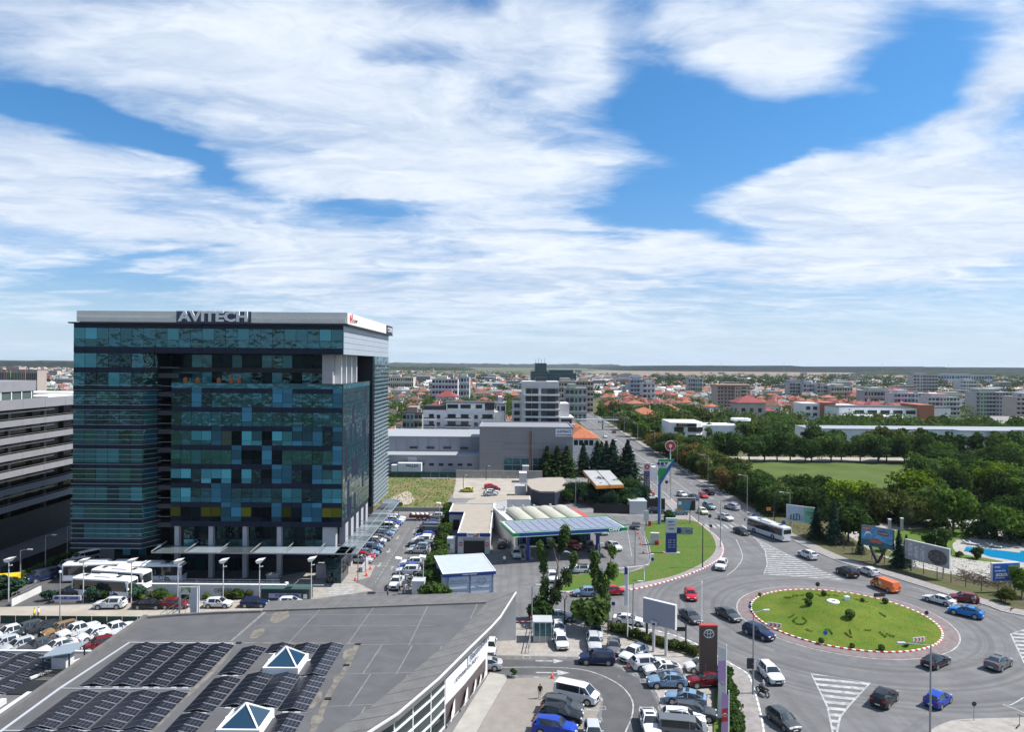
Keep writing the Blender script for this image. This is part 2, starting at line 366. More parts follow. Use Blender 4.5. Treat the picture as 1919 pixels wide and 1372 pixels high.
pin=GP([(1394,1420),(1388,1372),(1372,1300),(1350,1264),(1310,1230),(1262,1215),(1222,1204),(1190,1196),(1144,1178),(1090,1172)])
flat('pavement',KK+pin,.13,M['sidewalk'],z0=0)
flat('hedge_bed',GP([(1141,1176),(1190,1193),(1222,1201),(1262,1211),(1310,1226),(1310,1236),(1262,1222),(1219,1210),(1187,1203),(1141,1184)]),.18,M['earth'],z0=.0)
flat('lot_lawn',GP([(1338,1299),(1360,1290),(1388,1420),(1337,1420)]),.17,M['grass_lawn'],z0=.0)
flat('pavement',smooth_line(GP([(1732,1400),(1741.6,1374),(1768,1358.8),(1797,1351.5),(1850,1349)]),5)+GP([(1919,1347.5),(2000,1345),(2050,1420)]),.13,M['paving'],z0=0)
# --- roundabout
RC=(50.3,106.8);RI=13.1
def ring(r,n=96,c=RC):return [(c[0]+r*math.cos(2*math.pi*k/n),c[1]+r*math.sin(2*math.pi*k/n)) for k in range(n)]
b=MB();strip(b,ring(14.05),2.0,.06,0,True);tag(b.build('apron',M['red_paving']),kind='structure')
b=MB();strip(b,ring(15.15),.2,.03,0,True);tag(b.build('edge_line',M['paint_w']),kind='structure')
stones(ring(13.05,140),.5,.26,.2,lambda i:(i%2) if i<168 else 0,[M['white'],M['red']],True)
b=MB();NR,NA=26,96;vs=[]
def mound(x,y):
 r=math.hypot(x-RC[0],y-RC[1])/RI
 t=max(0,1-(math.hypot((x-RC[0]+.3)/1.0,y-RC[1]-2.2)/8.5)**2)
 return .16+.5*(1-r*r)+1.0*t*t*(3-2*t)+.05*math.sin(x*1.3)*math.cos(y*1.7)*(1-r)
vs.append((RC[0],RC[1],mound(*RC)))
for i in range(1,NR+1):
 for k in range(NA):
  r=(RI-.1)*i/NR;x,y=RC[0]+r*math.cos(2*math.pi*k/NA),RC[1]+r*math.sin(2*math.pi*k/NA);vs.append((x,y,mound(x,y)))
fs=[(0,1+k,1+(k+1)%NA) for k in range(NA)]
for i in range(NR-1):
 for k in range(NA):a,c=1+i*NA+k,1+i*NA+(k+1)%NA;fs.append((a,a+NA,c+NA,c))
b.mesh(vs,fs);tag(b.build('roundabout_mound',M['grass_ring'],smooth=True),kind='structure')
# --- painted markings
def clip(poly,n,d):
 out=[]
 for i in range(len(poly)):
  p,q=poly[i],poly[(i+1)%len(poly)];a,c=p[0]*n[0]+p[1]*n[1]-d,q[0]*n[0]+q[1]*n[1]-d
  if a<=0:out.append(p)
  if (a<0)!=(c<0) and a!=c:t=a/(a-c);out.append((p[0]+(q[0]-p[0])*t,p[1]+(q[1]-p[1])*t))
 return out
def hatch(poly,ang,pitch,wd,z=.03):
 b=MB();n=(math.cos(R(ang)),math.sin(R(ang)));ds=[p[0]*n[0]+p[1]*n[1] for p in poly];d=min(ds)+pitch*.3
 while d<max(ds):
  q=clip(clip(poly,n,d+wd),(-n[0],-n[1]),-d)
  if len(q)>2:
   A=sum(q[i][0]*q[(i+1)%len(q)][1]-q[(i+1)%len(q)][0]*q[i][1] for i in range(len(q)))
   b.face([(*p,z) for p in (q if A>0 else q[::-1])])
  d+=pitch
 strip(b,poly,.2,z+.004,0,True)
 return tag(b.build('hatched_marking',M['paint_w']),kind='structure')
hatch(GP([(1409,1006),(1424,1019),(1434,1033),(1438,1059),(1431,1077),(1579,1088),(1500,1052),(1450,1027)]),97,1.25,.55)
hatch(GP([(1520,1263),(1631,1281),(1590,1325),(1574,1346),(1569,1372),(1566,1400),(1551,1327)]),78,1.5,.7)
hatch(GP([(1894,1189),(1922,1180),(1990,1200),(1990,1236),(1920,1245)]),78,1.5,.7)
b=MB()
def line(pts,wd=.16,z=.03,n=6,px=True):strip(b,smooth_line(GP(pts) if px else pts,n),wd,z)
def dashes(pts,on,offl,wd=.14,z=.03,px=True):
 ln=resample(smooth_line(GP(pts) if px else pts,10),.25);k=int(on/.25);q=int((on+offl)/.25)
 for i in range(0,len(ln)-k,q):strip(b,ln[i:i+k+1],wd,z)
line([(1379,1011),(1388,1030),(1391,1047),(1380,1065),(1362,1079)])
strip(b,[(53.9,168),(53.9,900)],.22,.03)
strip(b,[(53.9,168),(54.4,163),(56.5,157)],.22,.03)
for y0 in range(178,600,8):strip(b,[(49.8,y0),(49.8,y0+3)],.13,.03);strip(b,[(58,y0),(58,y0+3)],.13,.03)
for k in range(11):# crossing at the mouth of the avenue
 x0=46.4+k*1.45;b.face([(x0,165.5-k*.15,.03),(x0+.6,165.5-k*.15,.03),(x0+.6,169.5-k*.15,.03),(x0,169.5-k*.15,.03)])
line([(1700,1098),(1790,1125),(1870,1147),(1925,1161)],.12)
dashes([(1700,1330),(1672,1350),(1660,1372),(1655,1400)],30,1)
line([(1919,1308),(1895,1322),(1880,1322),(1905,1331),(1925,1340)],.14)
dashes([(1144,1165.5),(1200,1176),(1250,1184),(1300,1200),(1340,1224),(1372,1244)],.8,1.2,.13)
dashes([(1340,1226),(1372,1246),(1400,1266),(1410,1295),(1423,1345),(1432,1395)],.8,.9,.16)
line([(1040,1252),(1090,1256),(1130,1268),(1165,1288),(1185,1315),(1184,1345),(1172,1375),(1168,1410)],.16)
line([(940,1252),(1000,1251.5),(1040,1252)],.13)
dashes([(1000,1270),(1060,1272),(1098,1284),(1124,1303),(1128,1316)],.9,.9,.16)
line([(1000,1227),(1080,1230),(1120,1238),(1160,1249),(1200,1268),(1232,1300),(1244,1330),(1245,1372)],.12)
for yy_ in (1251,1274,1311,1330,1350):pass
for i in range(15):y0=131.6+i*2.5;strip(b,[(-31,y0),(-25.6,y0)],.1,.034);
for i in range(19):y0=126.5+i*2.5;strip(b,[(-21.0,y0),(-15.8,y0)],.1,.034)
for i in range(22):strip(b,[(-23.4,122+i*1.9),(-23.4,123+i*1.9)],.11,.034)
def arrow(x,y,ang,s=1.0,z=.034):
 c,q=math.cos(R(ang)),math.sin(R(ang));T=lambda a,d:(x+(a*c-d*q)*s,y+(a*q+d*c)*s,z)
 b.face([T(-1.5,-.12),T(.4,-.12),T(.4,.12),T(-1.5,.12)]);b.face([T(.4,-.55),T(1.5,0),T(.4,.55)])
for y in (133,143,154):arrow(-24.7,y,270)
for y in (131,137.5,146,160):arrow(-22.0,y,90,.8)
arrow(*G(1030,1240),0,1.2,.034);arrow(*G(1036,1262),0,1.4,.034)
for k in range(7):# crossing at the office entrance
 x,y=G(640,1093+k*3.4);b.face([(x-2.2,y-.22,.036),(x+2,y-.22,.036),(x+2,y+.22,.036),(x-2.2,y+.22,.036)])
for k,(x,y) in enumerate([(1011,1160),(990,1128)]):pass
fb=GP([(1176,996),(1207,1000),(1216,1042),(1184,1043)]);strip(b,fb,.12,.034,0,True)
for t in (.2,.4,.6,.8):
 p=[fb[0][j]+(fb[3][j]-fb[0][j])*t for j in (0,1)];q=[fb[1][j]+(fb[2][j]-fb[1][j])*min(1,t+.15) for j in (0,1)];strip(b,[tuple(p),tuple(q)],.1,.034)
line([(1170,1100),(1215,1093),(1265,1079)],.01)
tag(b.build('road_markings',M['paint_w']),kind='structure')
b=MB()
for a,c in (((1242,1299),(1335,1296)),((1240,1316),(1335,1312)),((1243,1340),(1330,1345)),((1098,1311),(1127,1314)),((1098,1331),(1124,1334)),((1098,1356),(1118,1358)),((1150,1245),(1190,1262)),((1160,1250),(1300,1226))):
 strip(b,GP([a,c]),.14,.036)
for x,y in ((1175,1256),(1193,1266),(1207,1278),(1229,1296),(1238,1309),(1242,1329),(1241,1352),(1118,1311),(1127,1328),(1120,1350),(1213,1330),(987,1233),(1054,1233)):
 gx,gy=G(x,y);q=[(gx-.45,gy-.35),(gx+.45,gy-.35),(gx+.45,gy+.35),(gx-.45,gy+.35)];strip(b,q,.1,.036,0,True)
gx,gy=G(1213,1330);b.face([(gx-.8,gy-.5,.036),(gx+.8,gy-.5,.036),(gx+.8,gy+.5,.036),(gx-.8,gy+.5,.036)])
tag(b.build('bay_lines',M['paint_w']),kind='structure')
b=MB()
for _ in range(110):
 x,y=rnd.uniform(-12,90),rnd.uniform(72,200)
 if not (math.hypot(x-50.3,y-106.8)>16 and (x<61 or y<128)):continue
 r_=rnd.uniform(.15,.9);b.face([(x+r_*rnd.uniform(.6,1.2)*math.cos(t*.9),y+r_*rnd.uniform(.5,1.6)*math.sin(t*.9),.0262) for t in range(7)])
def crack(p,q,n=14):
 a,c=G(*p),G(*q);ln=[(a[0]+(c[0]-a[0])*t/n+rnd.uniform(-.25,.25),a[1]+(c[1]-a[1])*t/n+rnd.uniform(-.25,.25)) for t in range(n+1)];strip(b,ln,.09,.0268)
for p,q in (((1460,1240),(1900,1215)),((1480,1330),(1515,1290)),((1240,1120),(1370,1110)),((1690,1372),(1800,1290)),((950,1100),(1050,1140)),((1390,1040),(1300,1095)),((1560,1080),(1700,1112)),((1000,1060),(1130,1095)),((1640,1255),(1560,1300))):crack(p,q)
def patch(px,py,a,d,rz=0,m=0,z=.0265):
 x,y=G(px,py);c,q=math.cos(rz),math.sin(rz);b.face([(x+u*c-v*q,y+u*q+v*c,z) for u,v in ((-a,-d),(a,-d),(a,d),(-a,d))],m)
for p in ((1240,1150,1.5,.8),(1500,1110,2.2,.5,.3),(1820,1240,1.4,.6),(1090,1062,.9,.6),(1133,1052,.9,.6),(1146,1070,.9,.6),(1163,1069,.7,.5),(1000,1095,2,.5,.5),(1720,1360,2.5,.4,.7),(1480,1225,1.8,.9),(940,1080,1.3,.7),(1380,1330,.8,.8),(1250,1098,.7,.3),(1560,1240,3,.4,-.3),(1640,1240,2.6,.35,.1)):patch(*p)
for px,py in ((1370,1220),(1510,1140+90),(1290,1160),(1700,1300),(1395,985),(1130,1135)):
 x,y=G(px,py);b.face([(x+.4*math.cos(t*.7854),y+.4*math.sin(t*.7854),.0275) for t in range(8)])
tag(b.build('asphalt_patches',M['tyre_dust']),kind='structure')
flat('field',GP([(1385,864),(1560,868),(1700,872),(1800,930),(1700,960),(1440,955),(1405,905)]),.16,M['grass_field'],z0=0)
flat('school_street',[(66,285),(330,285),(330,296),(66,296)],.18,M['cream_road'],z0=0)
flat('garden_paving',GP([(1585,1002),(1590,976),(1900,974),(2050,985),(2050,1100),(1850,1092),(1700,1062),(1640,1040)]),.16,M['pale_paving'],z0=0)
flat('garden_lawn',smooth_line(GP([(1669,1006),(1696,994),(1827,993),(1815,1012),(1792,1016),(1785,1025),(1800,1040),(1873,1052),(1868,1056),(1800,1048),(1745,1036),(1700,1025)]),3,True),.18,M['grass_lawn'],z0=.1)
flat('garden_lawn',GP([(1622,1008),(1645,1002),(1660,1030),(1690,1048),(1640,1040)]),.18,M['grass_lawn'],z0=.1)
flat('pool_deck',GP([(1790,1014),(1830,1012),(1990,1030),(2050,1060),(1919,1060),(1868,1052),(1803,1040)]),.185,M['pale_paving'],z0=.1)
flat('pool_water',GP([(1811,1026),(1844,1030),(1911,1038),(1913,1034),(1990,1041),(1990,1064),(1915,1056),(1880,1049.5),(1858,1046.5),(1842,1041),(1806,1035.5)]),.2,M['pool'])
# --- vehicles
M['paint']=mat('car_paint',rough=.28,objcol=True,coat=.22,spec=.3,noise=.06,nscale=1.2)
M['glass']=mat('car_glass',(.018,.022,.026),.06,spec=.8)
M['tyre']=mat('tyre',(.018,.018,.018),.9)
M['rim']=mat('wheel_rim',(.42,.43,.45),.35,metal=.6)
M['lamp_w']=mat('headlight',(.62,.65,.68),.12,spec=.9)
M['lamp_r']=mat('tail_light',(.30,.012,.012),.2,spec=.8)
M['plate']=mat('number_plate',(.7,.7,.68),.5)
M['trim']=mat('black_trim',(.02,.02,.022),.55)
def ringpts(st):
 x,zb,zs,zr,w,wr=st
 crown=.05 if zr-zs<.2 else .04
 h=[(w*.90,zb),(w,zb+.10),(w,zs-.22 if zs-zb>.5 else (zb+zs)/2),(w*.955,zs),(wr,zr),(wr*.82,zr+crown*.8),(0,zr+crown*1.15)]
 return [(x,y,z) for y,z in h]+[(x,-y,z) for y,z in h[-2::-1]]
def car_shell(ST,glassrear=True,side=None):
 """ST:stations from nose to tail (x,sill,belt,roof,half width,roof half width,flag);flag marks the cabin segment that follows:
 W windscreen,S side glass,P pillar,B rear screen,- plain body"""
 body,ws,rw,sg=MB(),MB(),MB(),{1:MB(),-1:MB()}
 rings=[ringpts(s[:6]) for s in ST];n=len(rings[0])
 for i in range(len(ST)-1):
  fl=ST[i][6];a,c=rings[i],rings[i+1]
  for k in range(n-1):
   q=[a[k],a[k+1],c[k+1],c[k]]
   tgt=body
   if fl=='W' and 3<=k<=n-5:tgt=ws
   elif fl=='B' and 3<=k<=n-5:tgt=rw
   elif fl=='S' and k==3:tgt=sg[1]
   elif fl=='S' and k==n-5:tgt=sg[-1]
   tgt.face(q[::-1])
  body.face([a[0],a[-1],c[-1],c[0]],1)
 body.face(rings[0][::1]);body.face(rings[-1][::-1])
 for i in range(len(ST)-1):    # roof pillars beside the screens
  if ST[i][6] in 'WB':
   for s in (3,n-4):
    body.bar(rings[i][s],rings[i+1][s],.09,.07);t=4 if s==3 else n-5
    body.bar(rings[i][t],rings[i+1][t],.09,.06) if ST[i][6]=='B' and abs(ST[i][3]-ST[i][2])>.3 else None
    (body.bar(rings[i][3 if t==4 else n-4],rings[i+1][t],.08,.06))
 return body,ws,rw,sg
RIM={}
def add_wheel(me,o,loc):
 x=link('wheel',me,o);x.location=loc;link('rim',RIM[me.name],x)
def wheel_mesh(r=.33,wd=.22):
 b=MB();n=16;t_=MB();t_.tube((0,-wd/2,0),(0,wd/2,0),r,r,n,0)
 for s in (-1,1):
  y=s*(wd/2+.006);b.face([(r*.68*math.cos(2*math.pi*k/n),y,r*.68*math.sin(2*math.pi*k/n)) for k in range(n)][::-s],1)
  for k in range(5):
   t=2*math.pi*k/5+.3;y2=y+s*.004
   b.face([(r*(.2*math.cos(t-.5)),y2,r*.2*math.sin(t-.5)),(r*.62*math.cos(t-.16),y2,r*.62*math.sin(t-.16)),(r*.62*math.cos(t+.16),y2,r*.62*math.sin(t+.16))][::-s],0)
 me=t_.data('wheel',[M['tyre']]);RIM[me.name]=b.data('rim',[M['tyre'],M['rim']]);return me
WHEEL=wheel_mesh(.35)
WHEEL_BIG=wheel_mesh(.39,.25)
def make_vehicle(name,cat,ST,axles,big=False,bed=False,rail=False,extra=None):
 o=thing(name,name.replace('_',' ')+' on the road',cat)
 body,ws,rw,sg=car_shell(ST)
 W=max(s[4] for s in ST);L0,L1=ST[0][0],ST[-1][0];r=.39 if big else .35
 for ax in axles:
  for s in (1,-1):  # dark wheel arches
   pts=[(ax+(r+.07)*math.cos(t),s*(W+.004),r+(r+.07)*math.sin(t)) for t in [math.pi*k/10 for k in range(11)]]
   pts=[(ax+r+.07,s*(W+.004),.16)]+pts+[(ax-r-.07,s*(W+.004),.16)]
   body.face(pts[::-s],1)
 fz,rz_=ST[1][2],ST[-2][2]
 body.box(L0-.06,L0+.02,-W*.62,W*.62,.22,.40,1)
 body.box(L0-.04,L0+.012,-W*.42,W*.42,.46,fz-.10,1)
 body.box(L1-.02,L1+.06,-W*.7,W*.7,.22,.36,1)
 for s in (1,-1):body.bar((L0-1.1,s*(W+.006),.3),(L1+1.1,s*(W+.006),.3),.02,.12,1)
 bl=[p for p in ST if p[6] in 'SP']
 for x in sorted({ST[3][0]-.15,bl[0][0]-.5,bl[-1][0]+.45}):
  for s in (1,-1):body.bar((x,s*(W+.004),.42),(x,s*(W+.004),ST[4][2]-.22),.022,.022,1)
 if 'coupe' in name or 'estate' in name:body.box(bl[-1][0]-.1,bl[0][0]-.3,-.42,.42,bl[-1][3],max(p[3] for p in ST)+.062,1)
 if bed:body.box(L1+.12,L1+1.45,-W*.80,W*.80,ST[-2][2]-.35,ST[-2][2]+.066,1)
 if rail:
  for s in (1,-1):
   rr=[p for p in ST if p[3]>1.35];body.bar((rr[0][0]-.2,s*(rr[0][5]-.04),rr[0][3]+.09),(rr[-1][0]+.1,s*(rr[-1][5]-.04),rr[-1][3]+.09),.04,.04,1)
 if extra:extra(body)
 body.build('body',[M['paint'],M['trim']],o,True)
 ws.build('windscreen',[M['glass']],o)
 if rw.f:rw.build('rear_window',[M['glass']],o)
 for s in (1,-1):
  if sg[s].f:sg[s].build('side_window',[M['glass']],o)
 wm=WHEEL_BIG if big else WHEEL
 for ax in axles:
  for s in (1,-1):
   add_wheel(wm,o,(ax,s*(W-.10),r))
 for s in (1,-1):
  h=MB();h.box(L0-.22,L0-.015+.03,s*W*.62-.17,s*W*.62+.17,fz-.13,fz+.01);h.build('headlight',[M['lamp_w']],o)
  t=MB();t.box(L1-.025,L1+.2,s*W*.72-.16,s*W*.72+.16,rz_-.2,rz_-.02);t.build('tail_light',[M['lamp_r']],o)
  m_=MB();cx=[p for p in ST if p[6]=='W'][0];m_.box(cx[0]-.75,cx[0]-.6,s*(W+.02)-.1,s*(W+.02)+.1,cx[2]+.02,cx[2]+.16);m_.build('wing_mirror',[M['paint']],o)
 p=MB();p.box(L0+.012,L0+.03,-.26,.26,.38,.49);p.build('number_plate',[M['plate']],o)
 p=MB();p.box(L1-.04,L1-.02,-.26,.26,.5,.61);p.build('number_plate',[M['plate']],o)
 return freeze(o)
V={}
def S(*a):return a
V['sedan']=make_vehicle('sedan_car','car',[(2.35,.34,.58,.60,.66,.5,'-'),(2.2,.22,.68,.70,.84,.62,'-'),(1.75,.2,.80,.83,.89,.66,'-'),(.98,.2,.92,.96,.90,.70,'W'),(.28,.2,.95,1.36,.90,.60,'S'),(-.25,.2,.96,1.41,.90,.60,'P'),(-.33,.2,.96,1.41,.90,.60,'S'),(-1.05,.2,.97,1.36,.90,.58,'B'),(-1.72,.2,1.0,1.05,.89,.66,'-'),(-2.2,.24,.96,1.0,.84,.62,'-'),(-2.35,.34,.84,.86,.76,.56,'-')],(1.42,-1.35))
V['hatch']=make_vehicle('hatchback_car','car',[(2.05,.34,.60,.62,.64,.5,'-'),(1.9,.22,.72,.74,.82,.62,'-'),(1.5,.2,.84,.88,.87,.66,'-'),(.95,.2,.92,.97,.88,.70,'W'),(.3,.2,.95,1.40,.88,.61,'S'),(-.2,.2,.96,1.47,.88,.61,'P'),(-.28,.2,.96,1.47,.88,.61,'S'),(-1.25,.2,1.0,1.42,.88,.58,'P'),(-1.55,.2,1.02,1.38,.87,.57,'B'),(-1.95,.24,1.02,1.07,.83,.62,'-'),(-2.05,.34,.86,.9,.78,.58,'-')],(1.28,-1.24))
V['suv']=make_vehicle('suv_car','car',[(2.28,.38,.70,.73,.68,.52,'-'),(2.15,.26,.84,.87,.86,.66,'-'),(1.75,.24,.96,1.0,.92,.7,'-'),(1.0,.24,1.06,1.1,.93,.74,'W'),(.42,.24,1.08,1.56,.93,.66,'S'),(-.15,.24,1.09,1.64,.93,.66,'P'),(-.23,.24,1.09,1.64,.93,.66,'S'),(-1.5,.24,1.12,1.60,.93,.63,'P'),(-1.82,.24,1.14,1.56,.92,.62,'B'),(-2.15,.28,1.12,1.2,.88,.68,'-'),(-2.28,.38,.92,.96,.82,.6,'-')],(1.4,-1.38),True,rail=True)
V['coupe_suv']=make_vehicle('coupe_suv_car','car',[(2.3,.36,.66,.68,.66,.52,'-'),(2.15,.25,.80,.83,.85,.64,'-'),(1.7,.23,.93,.97,.91,.68,'-'),(.95,.23,1.02,1.06,.92,.72,'W'),(.3,.23,1.05,1.50,.92,.63,'S'),(-.2,.23,1.07,1.56,.92,.63,'P'),(-.28,.23,1.07,1.56,.92,.63,'S'),(-1.15,.23,1.12,1.48,.92,.6,'B'),(-1.95,.24,1.16,1.20,.90,.66,'-'),(-2.2,.28,1.06,1.1,.86,.64,'-'),(-2.3,.38,.86,.9,.8,.6,'-')],(1.4,-1.38),True)
V['estate']=make_vehicle('estate_car','car',[(2.35,.34,.60,.62,.66,.5,'-'),(2.2,.22,.70,.73,.84,.62,'-'),(1.75,.2,.82,.86,.89,.66,'-'),(1.05,.2,.93,.97,.90,.70,'W'),(.38,.2,.95,1.38,.90,.61,'S'),(-.15,.2,.96,1.46,.90,.61,'P'),(-.23,.2,.96,1.46,.90,.61,'S'),(-1.65,.2,.99,1.43,.90,.59,'P'),(-1.85,.2,1.0,1.40,.89,.58,'B'),(-2.25,.24,.98,1.04,.85,.62,'-'),(-2.35,.34,.84,.88,.78,.56,'-')],(1.42,-1.38),rail=True)
V['pickup']=make_vehicle('pickup_truck','pickup truck',[(2.6,.42,.82,.85,.74,.56,'-'),(2.45,.32,.96,.99,.88,.68,'-'),(2.0,.3,1.06,1.1,.92,.72,'-'),(1.25,.3,1.12,1.16,.92,.74,'W'),(.7,.3,1.14,1.68,.92,.66,'S'),(.1,.3,1.14,1.74,.92,.66,'P'),(.0,.3,1.14,1.74,.92,.66,'S'),(-.7,.3,1.14,1.70,.92,.66,'B'),(-.95,.3,1.14,1.18,.92,.76,'-'),(-2.5,.36,1.12,1.14,.92,.78,'-'),(-2.6,.42,1.1,1.12,.9,.78,'-')],(1.65,-1.6),True,bed=True)
V['van']=make_vehicle('minivan','van',[(2.5,.38,.80,.84,.70,.56,'-'),(2.38,.26,.96,1.0,.88,.68,'-'),(1.9,.24,1.16,1.22,.94,.76,'W'),(1.25,.24,1.2,1.84,.95,.74,'S'),(.65,.24,1.2,1.92,.95,.76,'P'),(.55,.24,1.2,1.92,.95,.76,'S'),(-2.2,.24,1.2,1.90,.95,.76,'P'),(-2.42,.26,1.2,1.86,.94,.76,'B'),(-2.5,.36,1.16,1.22,.92,.74,'-'),(-2.54,.4,.8,.84,.9,.7,'-')],(1.55,-1.6),True)
V['cargo']=make_vehicle('cargo_van','van',[(2.5,.38,.80,.84,.70,.56,'-'),(2.38,.26,.96,1.0,.88,.68,'-'),(1.9,.24,1.16,1.22,.94,.76,'W'),(1.25,.24,1.2,1.84,.95,.74,'S'),(.65,.24,1.2,1.92,.95,.76,'-'),(-2.2,.24,1.2,1.90,.95,.76,'-'),(-2.42,.26,1.2,1.86,.94,.76,'-'),(-2.5,.36,1.16,1.22,.92,.74,'-'),(-2.54,.4,.8,.84,.9,.7,'-')],(1.55,-1.6),True)
_far={}
def far_mesh(k):
 """small car in one mesh for places where its parts do not show"""
 if k not in _far:
  src=V[k];b=MB();ms=[]
  vs,fs,mi=[],[],[]
  for ch in src.children:
   me=ch.data;off=len(vs);loc=ch.location
   vs+=[tuple(v.co+loc) for v in me.vertices]
   mp=[]
   for x in me.materials:
    if x not in ms:ms.append(x)
    mp.append(ms.index(x))
   for p in me.polygons:fs.append(tuple(off+i for i in p.vertices));mi.append(mp[p.material_index])
  me=bpy.data.meshes.new('car');me.from_pydata(vs,[],fs)
  for x in ms:me.materials.append(x)
  me.polygons.foreach_set('material_index',mi);_far[k]=me
 return _far[k]
COL=dict(white=(.60,.61,.62),silver=(.42,.44,.46),grey=(.12,.127,.135),darkgrey=(.06,.065,.07),black=(.012,.012,.014),blue=(.01,.045,.33),darkblue=(.012,.022,.07),lightblue=(.16,.25,.36),red=(.45,.012,.02),darkred=(.16,.012,.016),orange=(.75,.17,.05),yellow=(.62,.56,.06),cream=(.62,.62,.40),teal=(.14,.22,.25),brightblue=(.01,.16,.50),beige=(.40,.36,.28),bronze=(.25,.15,.07),pink=(.6,.3,.4))
def car(kind,col,p,ang,label,group=None,world=False,z=None,far=False,sc_=None):
 x,y=p if world else G(*p)
 if far:
  o=link(V[kind].name.split('.')[0],far_mesh(kind));o.location=(x,y,z if z is not None else ROADZ+.01);o.rotation_euler=(0,0,R(ang));o.color=(*COL[col],1)
  tag(o,label,V[kind]['category'],group)
 else:o=place(V[kind],(x,y,z if z is not None else ROADZ+.01),R(ang),label,group,COL[col])
 return o
def cw(kind,col,f,r,label,group=None,**k):
 """placed from the ground contacts of its two near wheels (front, rear)"""
 a,c=Vector(G(*f)),Vector(G(*r));d=(a-c).normalized();n=Vector((-d.y,d.x));m=(a+c)/2
 if n.dot(m)<0:n=-n
 ax={'sedan':.03,'estate':.02,'suv':.01,'hatch':.02,'coupe_suv':.01,'pickup':.02,'van':0,'cargo':0}[kind]
 m=m+n*.82-d*ax
 return car(kind,col,tuple(m),math.degrees(math.atan2(d.y,d.x)),label,group,world=True,**k)
# --- on the roundabout and the approaches
cw('sedan','white',(1738.7,1128.6),(1771.3,1137.5),'white saloon car passing the maroon car at the kerb east of the roundabout')
car('hatch','darkred',(1806,1128),158,'dark maroon hatchback waiting at the kerb behind the white saloon, beside the cyclist')
cw('coupe_suv','brightblue',(1791,1153.6),(1823,1161),'bright blue crossover with black roof bars leaving the roundabout on its east side')
ov=cw('cargo','orange',(1639,1101.5),(1663,1111),'orange delivery van with a printed picture on its side')
cw('suv','black',(1570,1075),(1590,1084),'black SUV driving beside the tip of the hatched triangle')
cw('hatch','white',(1609.4,1073.8),(1629.8,1082),'white hatchback close to the kerb just ahead of the orange van')
cw('suv','white',(1499,1043.5),(1514.6,1050),'white SUV with roof rails driving behind the white coach')
car('sedan','black',(1389,1001),284,'black saloon car beside the rear of the white coach coming from the avenue')
car('coupe_suv','white',(1360,975),291,'white coupe with black windscreen crossing the zebra stripes at the avenue mouth')
car('hatch','cream',(1317,963),275,'small cream and black hatchback beside the advertising board on the avenue')
car('suv','teal',(1329,954),285,'grey green SUV just above the cream hatchback on the avenue')
car('hatch','red',(1318,933),275,'red hatchback on the avenue between two dark cars')
car('sedan','darkblue',(1300,936),280,'dark blue car on the avenue beside the kerb, left of the red hatchback')
car('suv','black',(1328,927),100,'black SUV standing at the tree side kerb beyond the red hatchback')
car('suv','silver',(1372,955),117,'silver SUV driving up the tree side lane of the avenue')
car('suv','white',(1352,1066),245,'white boxy off-road car following the curved lane line into the roundabout')
car('hatch','red',(1294,1122),262,'bright red small sports car facing the camera left of the roundabout')
car('sedan','darkgrey',(1294,1163),285,'dark grey saloon with silver grille behind the blank billboard')
car('sedan','darkgrey',(1365,1159),290,'black saloon entering the red paved edge on the left of the roundabout')
cw('suv','darkblue',(1430,1202.5),(1400,1190.5),'navy blue SUV rounding the near left edge of the roundabout lawn')
cw('suv','white',(1441,1283),(1422,1263),'white SUV with chrome grille beside the motorcyclist at the near kerb')
car('hatch','darkgrey',(1468,1360),285,'dark grey car at the bottom edge beside the red and white kerb')
cw('suv','black',(1680,1315),(1664,1331),'black SUV seen from behind next to the near hatched triangle')
cw('hatch','blue',(1782,1319),(1763.5,1332.5),'royal blue hatchback seen from behind beneath the near street lamp')
cw('sedan','black',(1778.6,1246.6),(1754.7,1258),'glossy black saloon with panoramic roof leaving the roundabout lawn to the east')
cw('coupe_suv','grey',(1893,1251),(1877,1260.5),'grey crossover with silver roof pillars near the right hand hatched marking')
# --- street in front of the petrol station lawn
cw('hatch','lightblue',(1085,1120.5),(1111,1120),'pale blue grey hatchback waiting beside the poplars, south of the lawn')
cw('hatch','red',(1168,1117),(1140,1118),'red hatchback passing behind the white flag pole at the lawn kerb')
cw('sedan','silver',(1064,1167),(1036,1167),'silver saloon partly hidden by the leaning poplar and the gate booth')
cw('sedan','white',(1198,1176),(1157,1172),'pearl white saloon parked at the kerb just left of the blank billboard')
car('hatch','darkgrey',(1095,1121),0,'dark car standing beyond the pale hatchback',None) if False else None
# --- petrol station
cw('estate','white',(1070,1076.5),(1098,1076.5),'white estate car parked on the forecourt beside the lawn edge')
car('suv','darkgrey',(941,1025),88,'dark grey car driving towards the air hoses beside the shop')
car('hatch','white',(967,1044),278,'white hatchback leaving the canopy beside the man in a white shirt')
car('hatch','red',(1076,1028),285,'red hatchback under the petrol station canopy')
car('sedan','grey',(1105,1031),285,'grey saloon under the canopy right of the red hatchback')
car('suv','darkgrey',(1030,1024),275,'dark SUV in the shade under the canopy beside the left pumps')
car('coupe_suv','white',(1150,1030),293,'white car with black bonnet driving out from the right hand pumps')
car('hatch','white',(1128,1001),285,'white car half hidden behind the blue canopy edge')
car('hatch','darkgrey',(1018,1001),285,'dark car behind the canopy edge by the far pumps')
car('sedan','darkgrey',(1192,990),80,'dark grey saloon with red rear lamps beside the lawn corner')
car('estate','darkblue',(1230,962.5),0,'black estate car crossing behind the tall blue pylon')
car('suv','teal',(1272,965.5),180,'grey green SUV behind the small advertising board at the lawn tip')
car('hatch','white',(1035,1088),275,'white car hidden behind the tall poplars at the forecourt exit')
car('hatch','white',(1278,931),285,'white hatchback on the avenue directly behind the small advertising board')
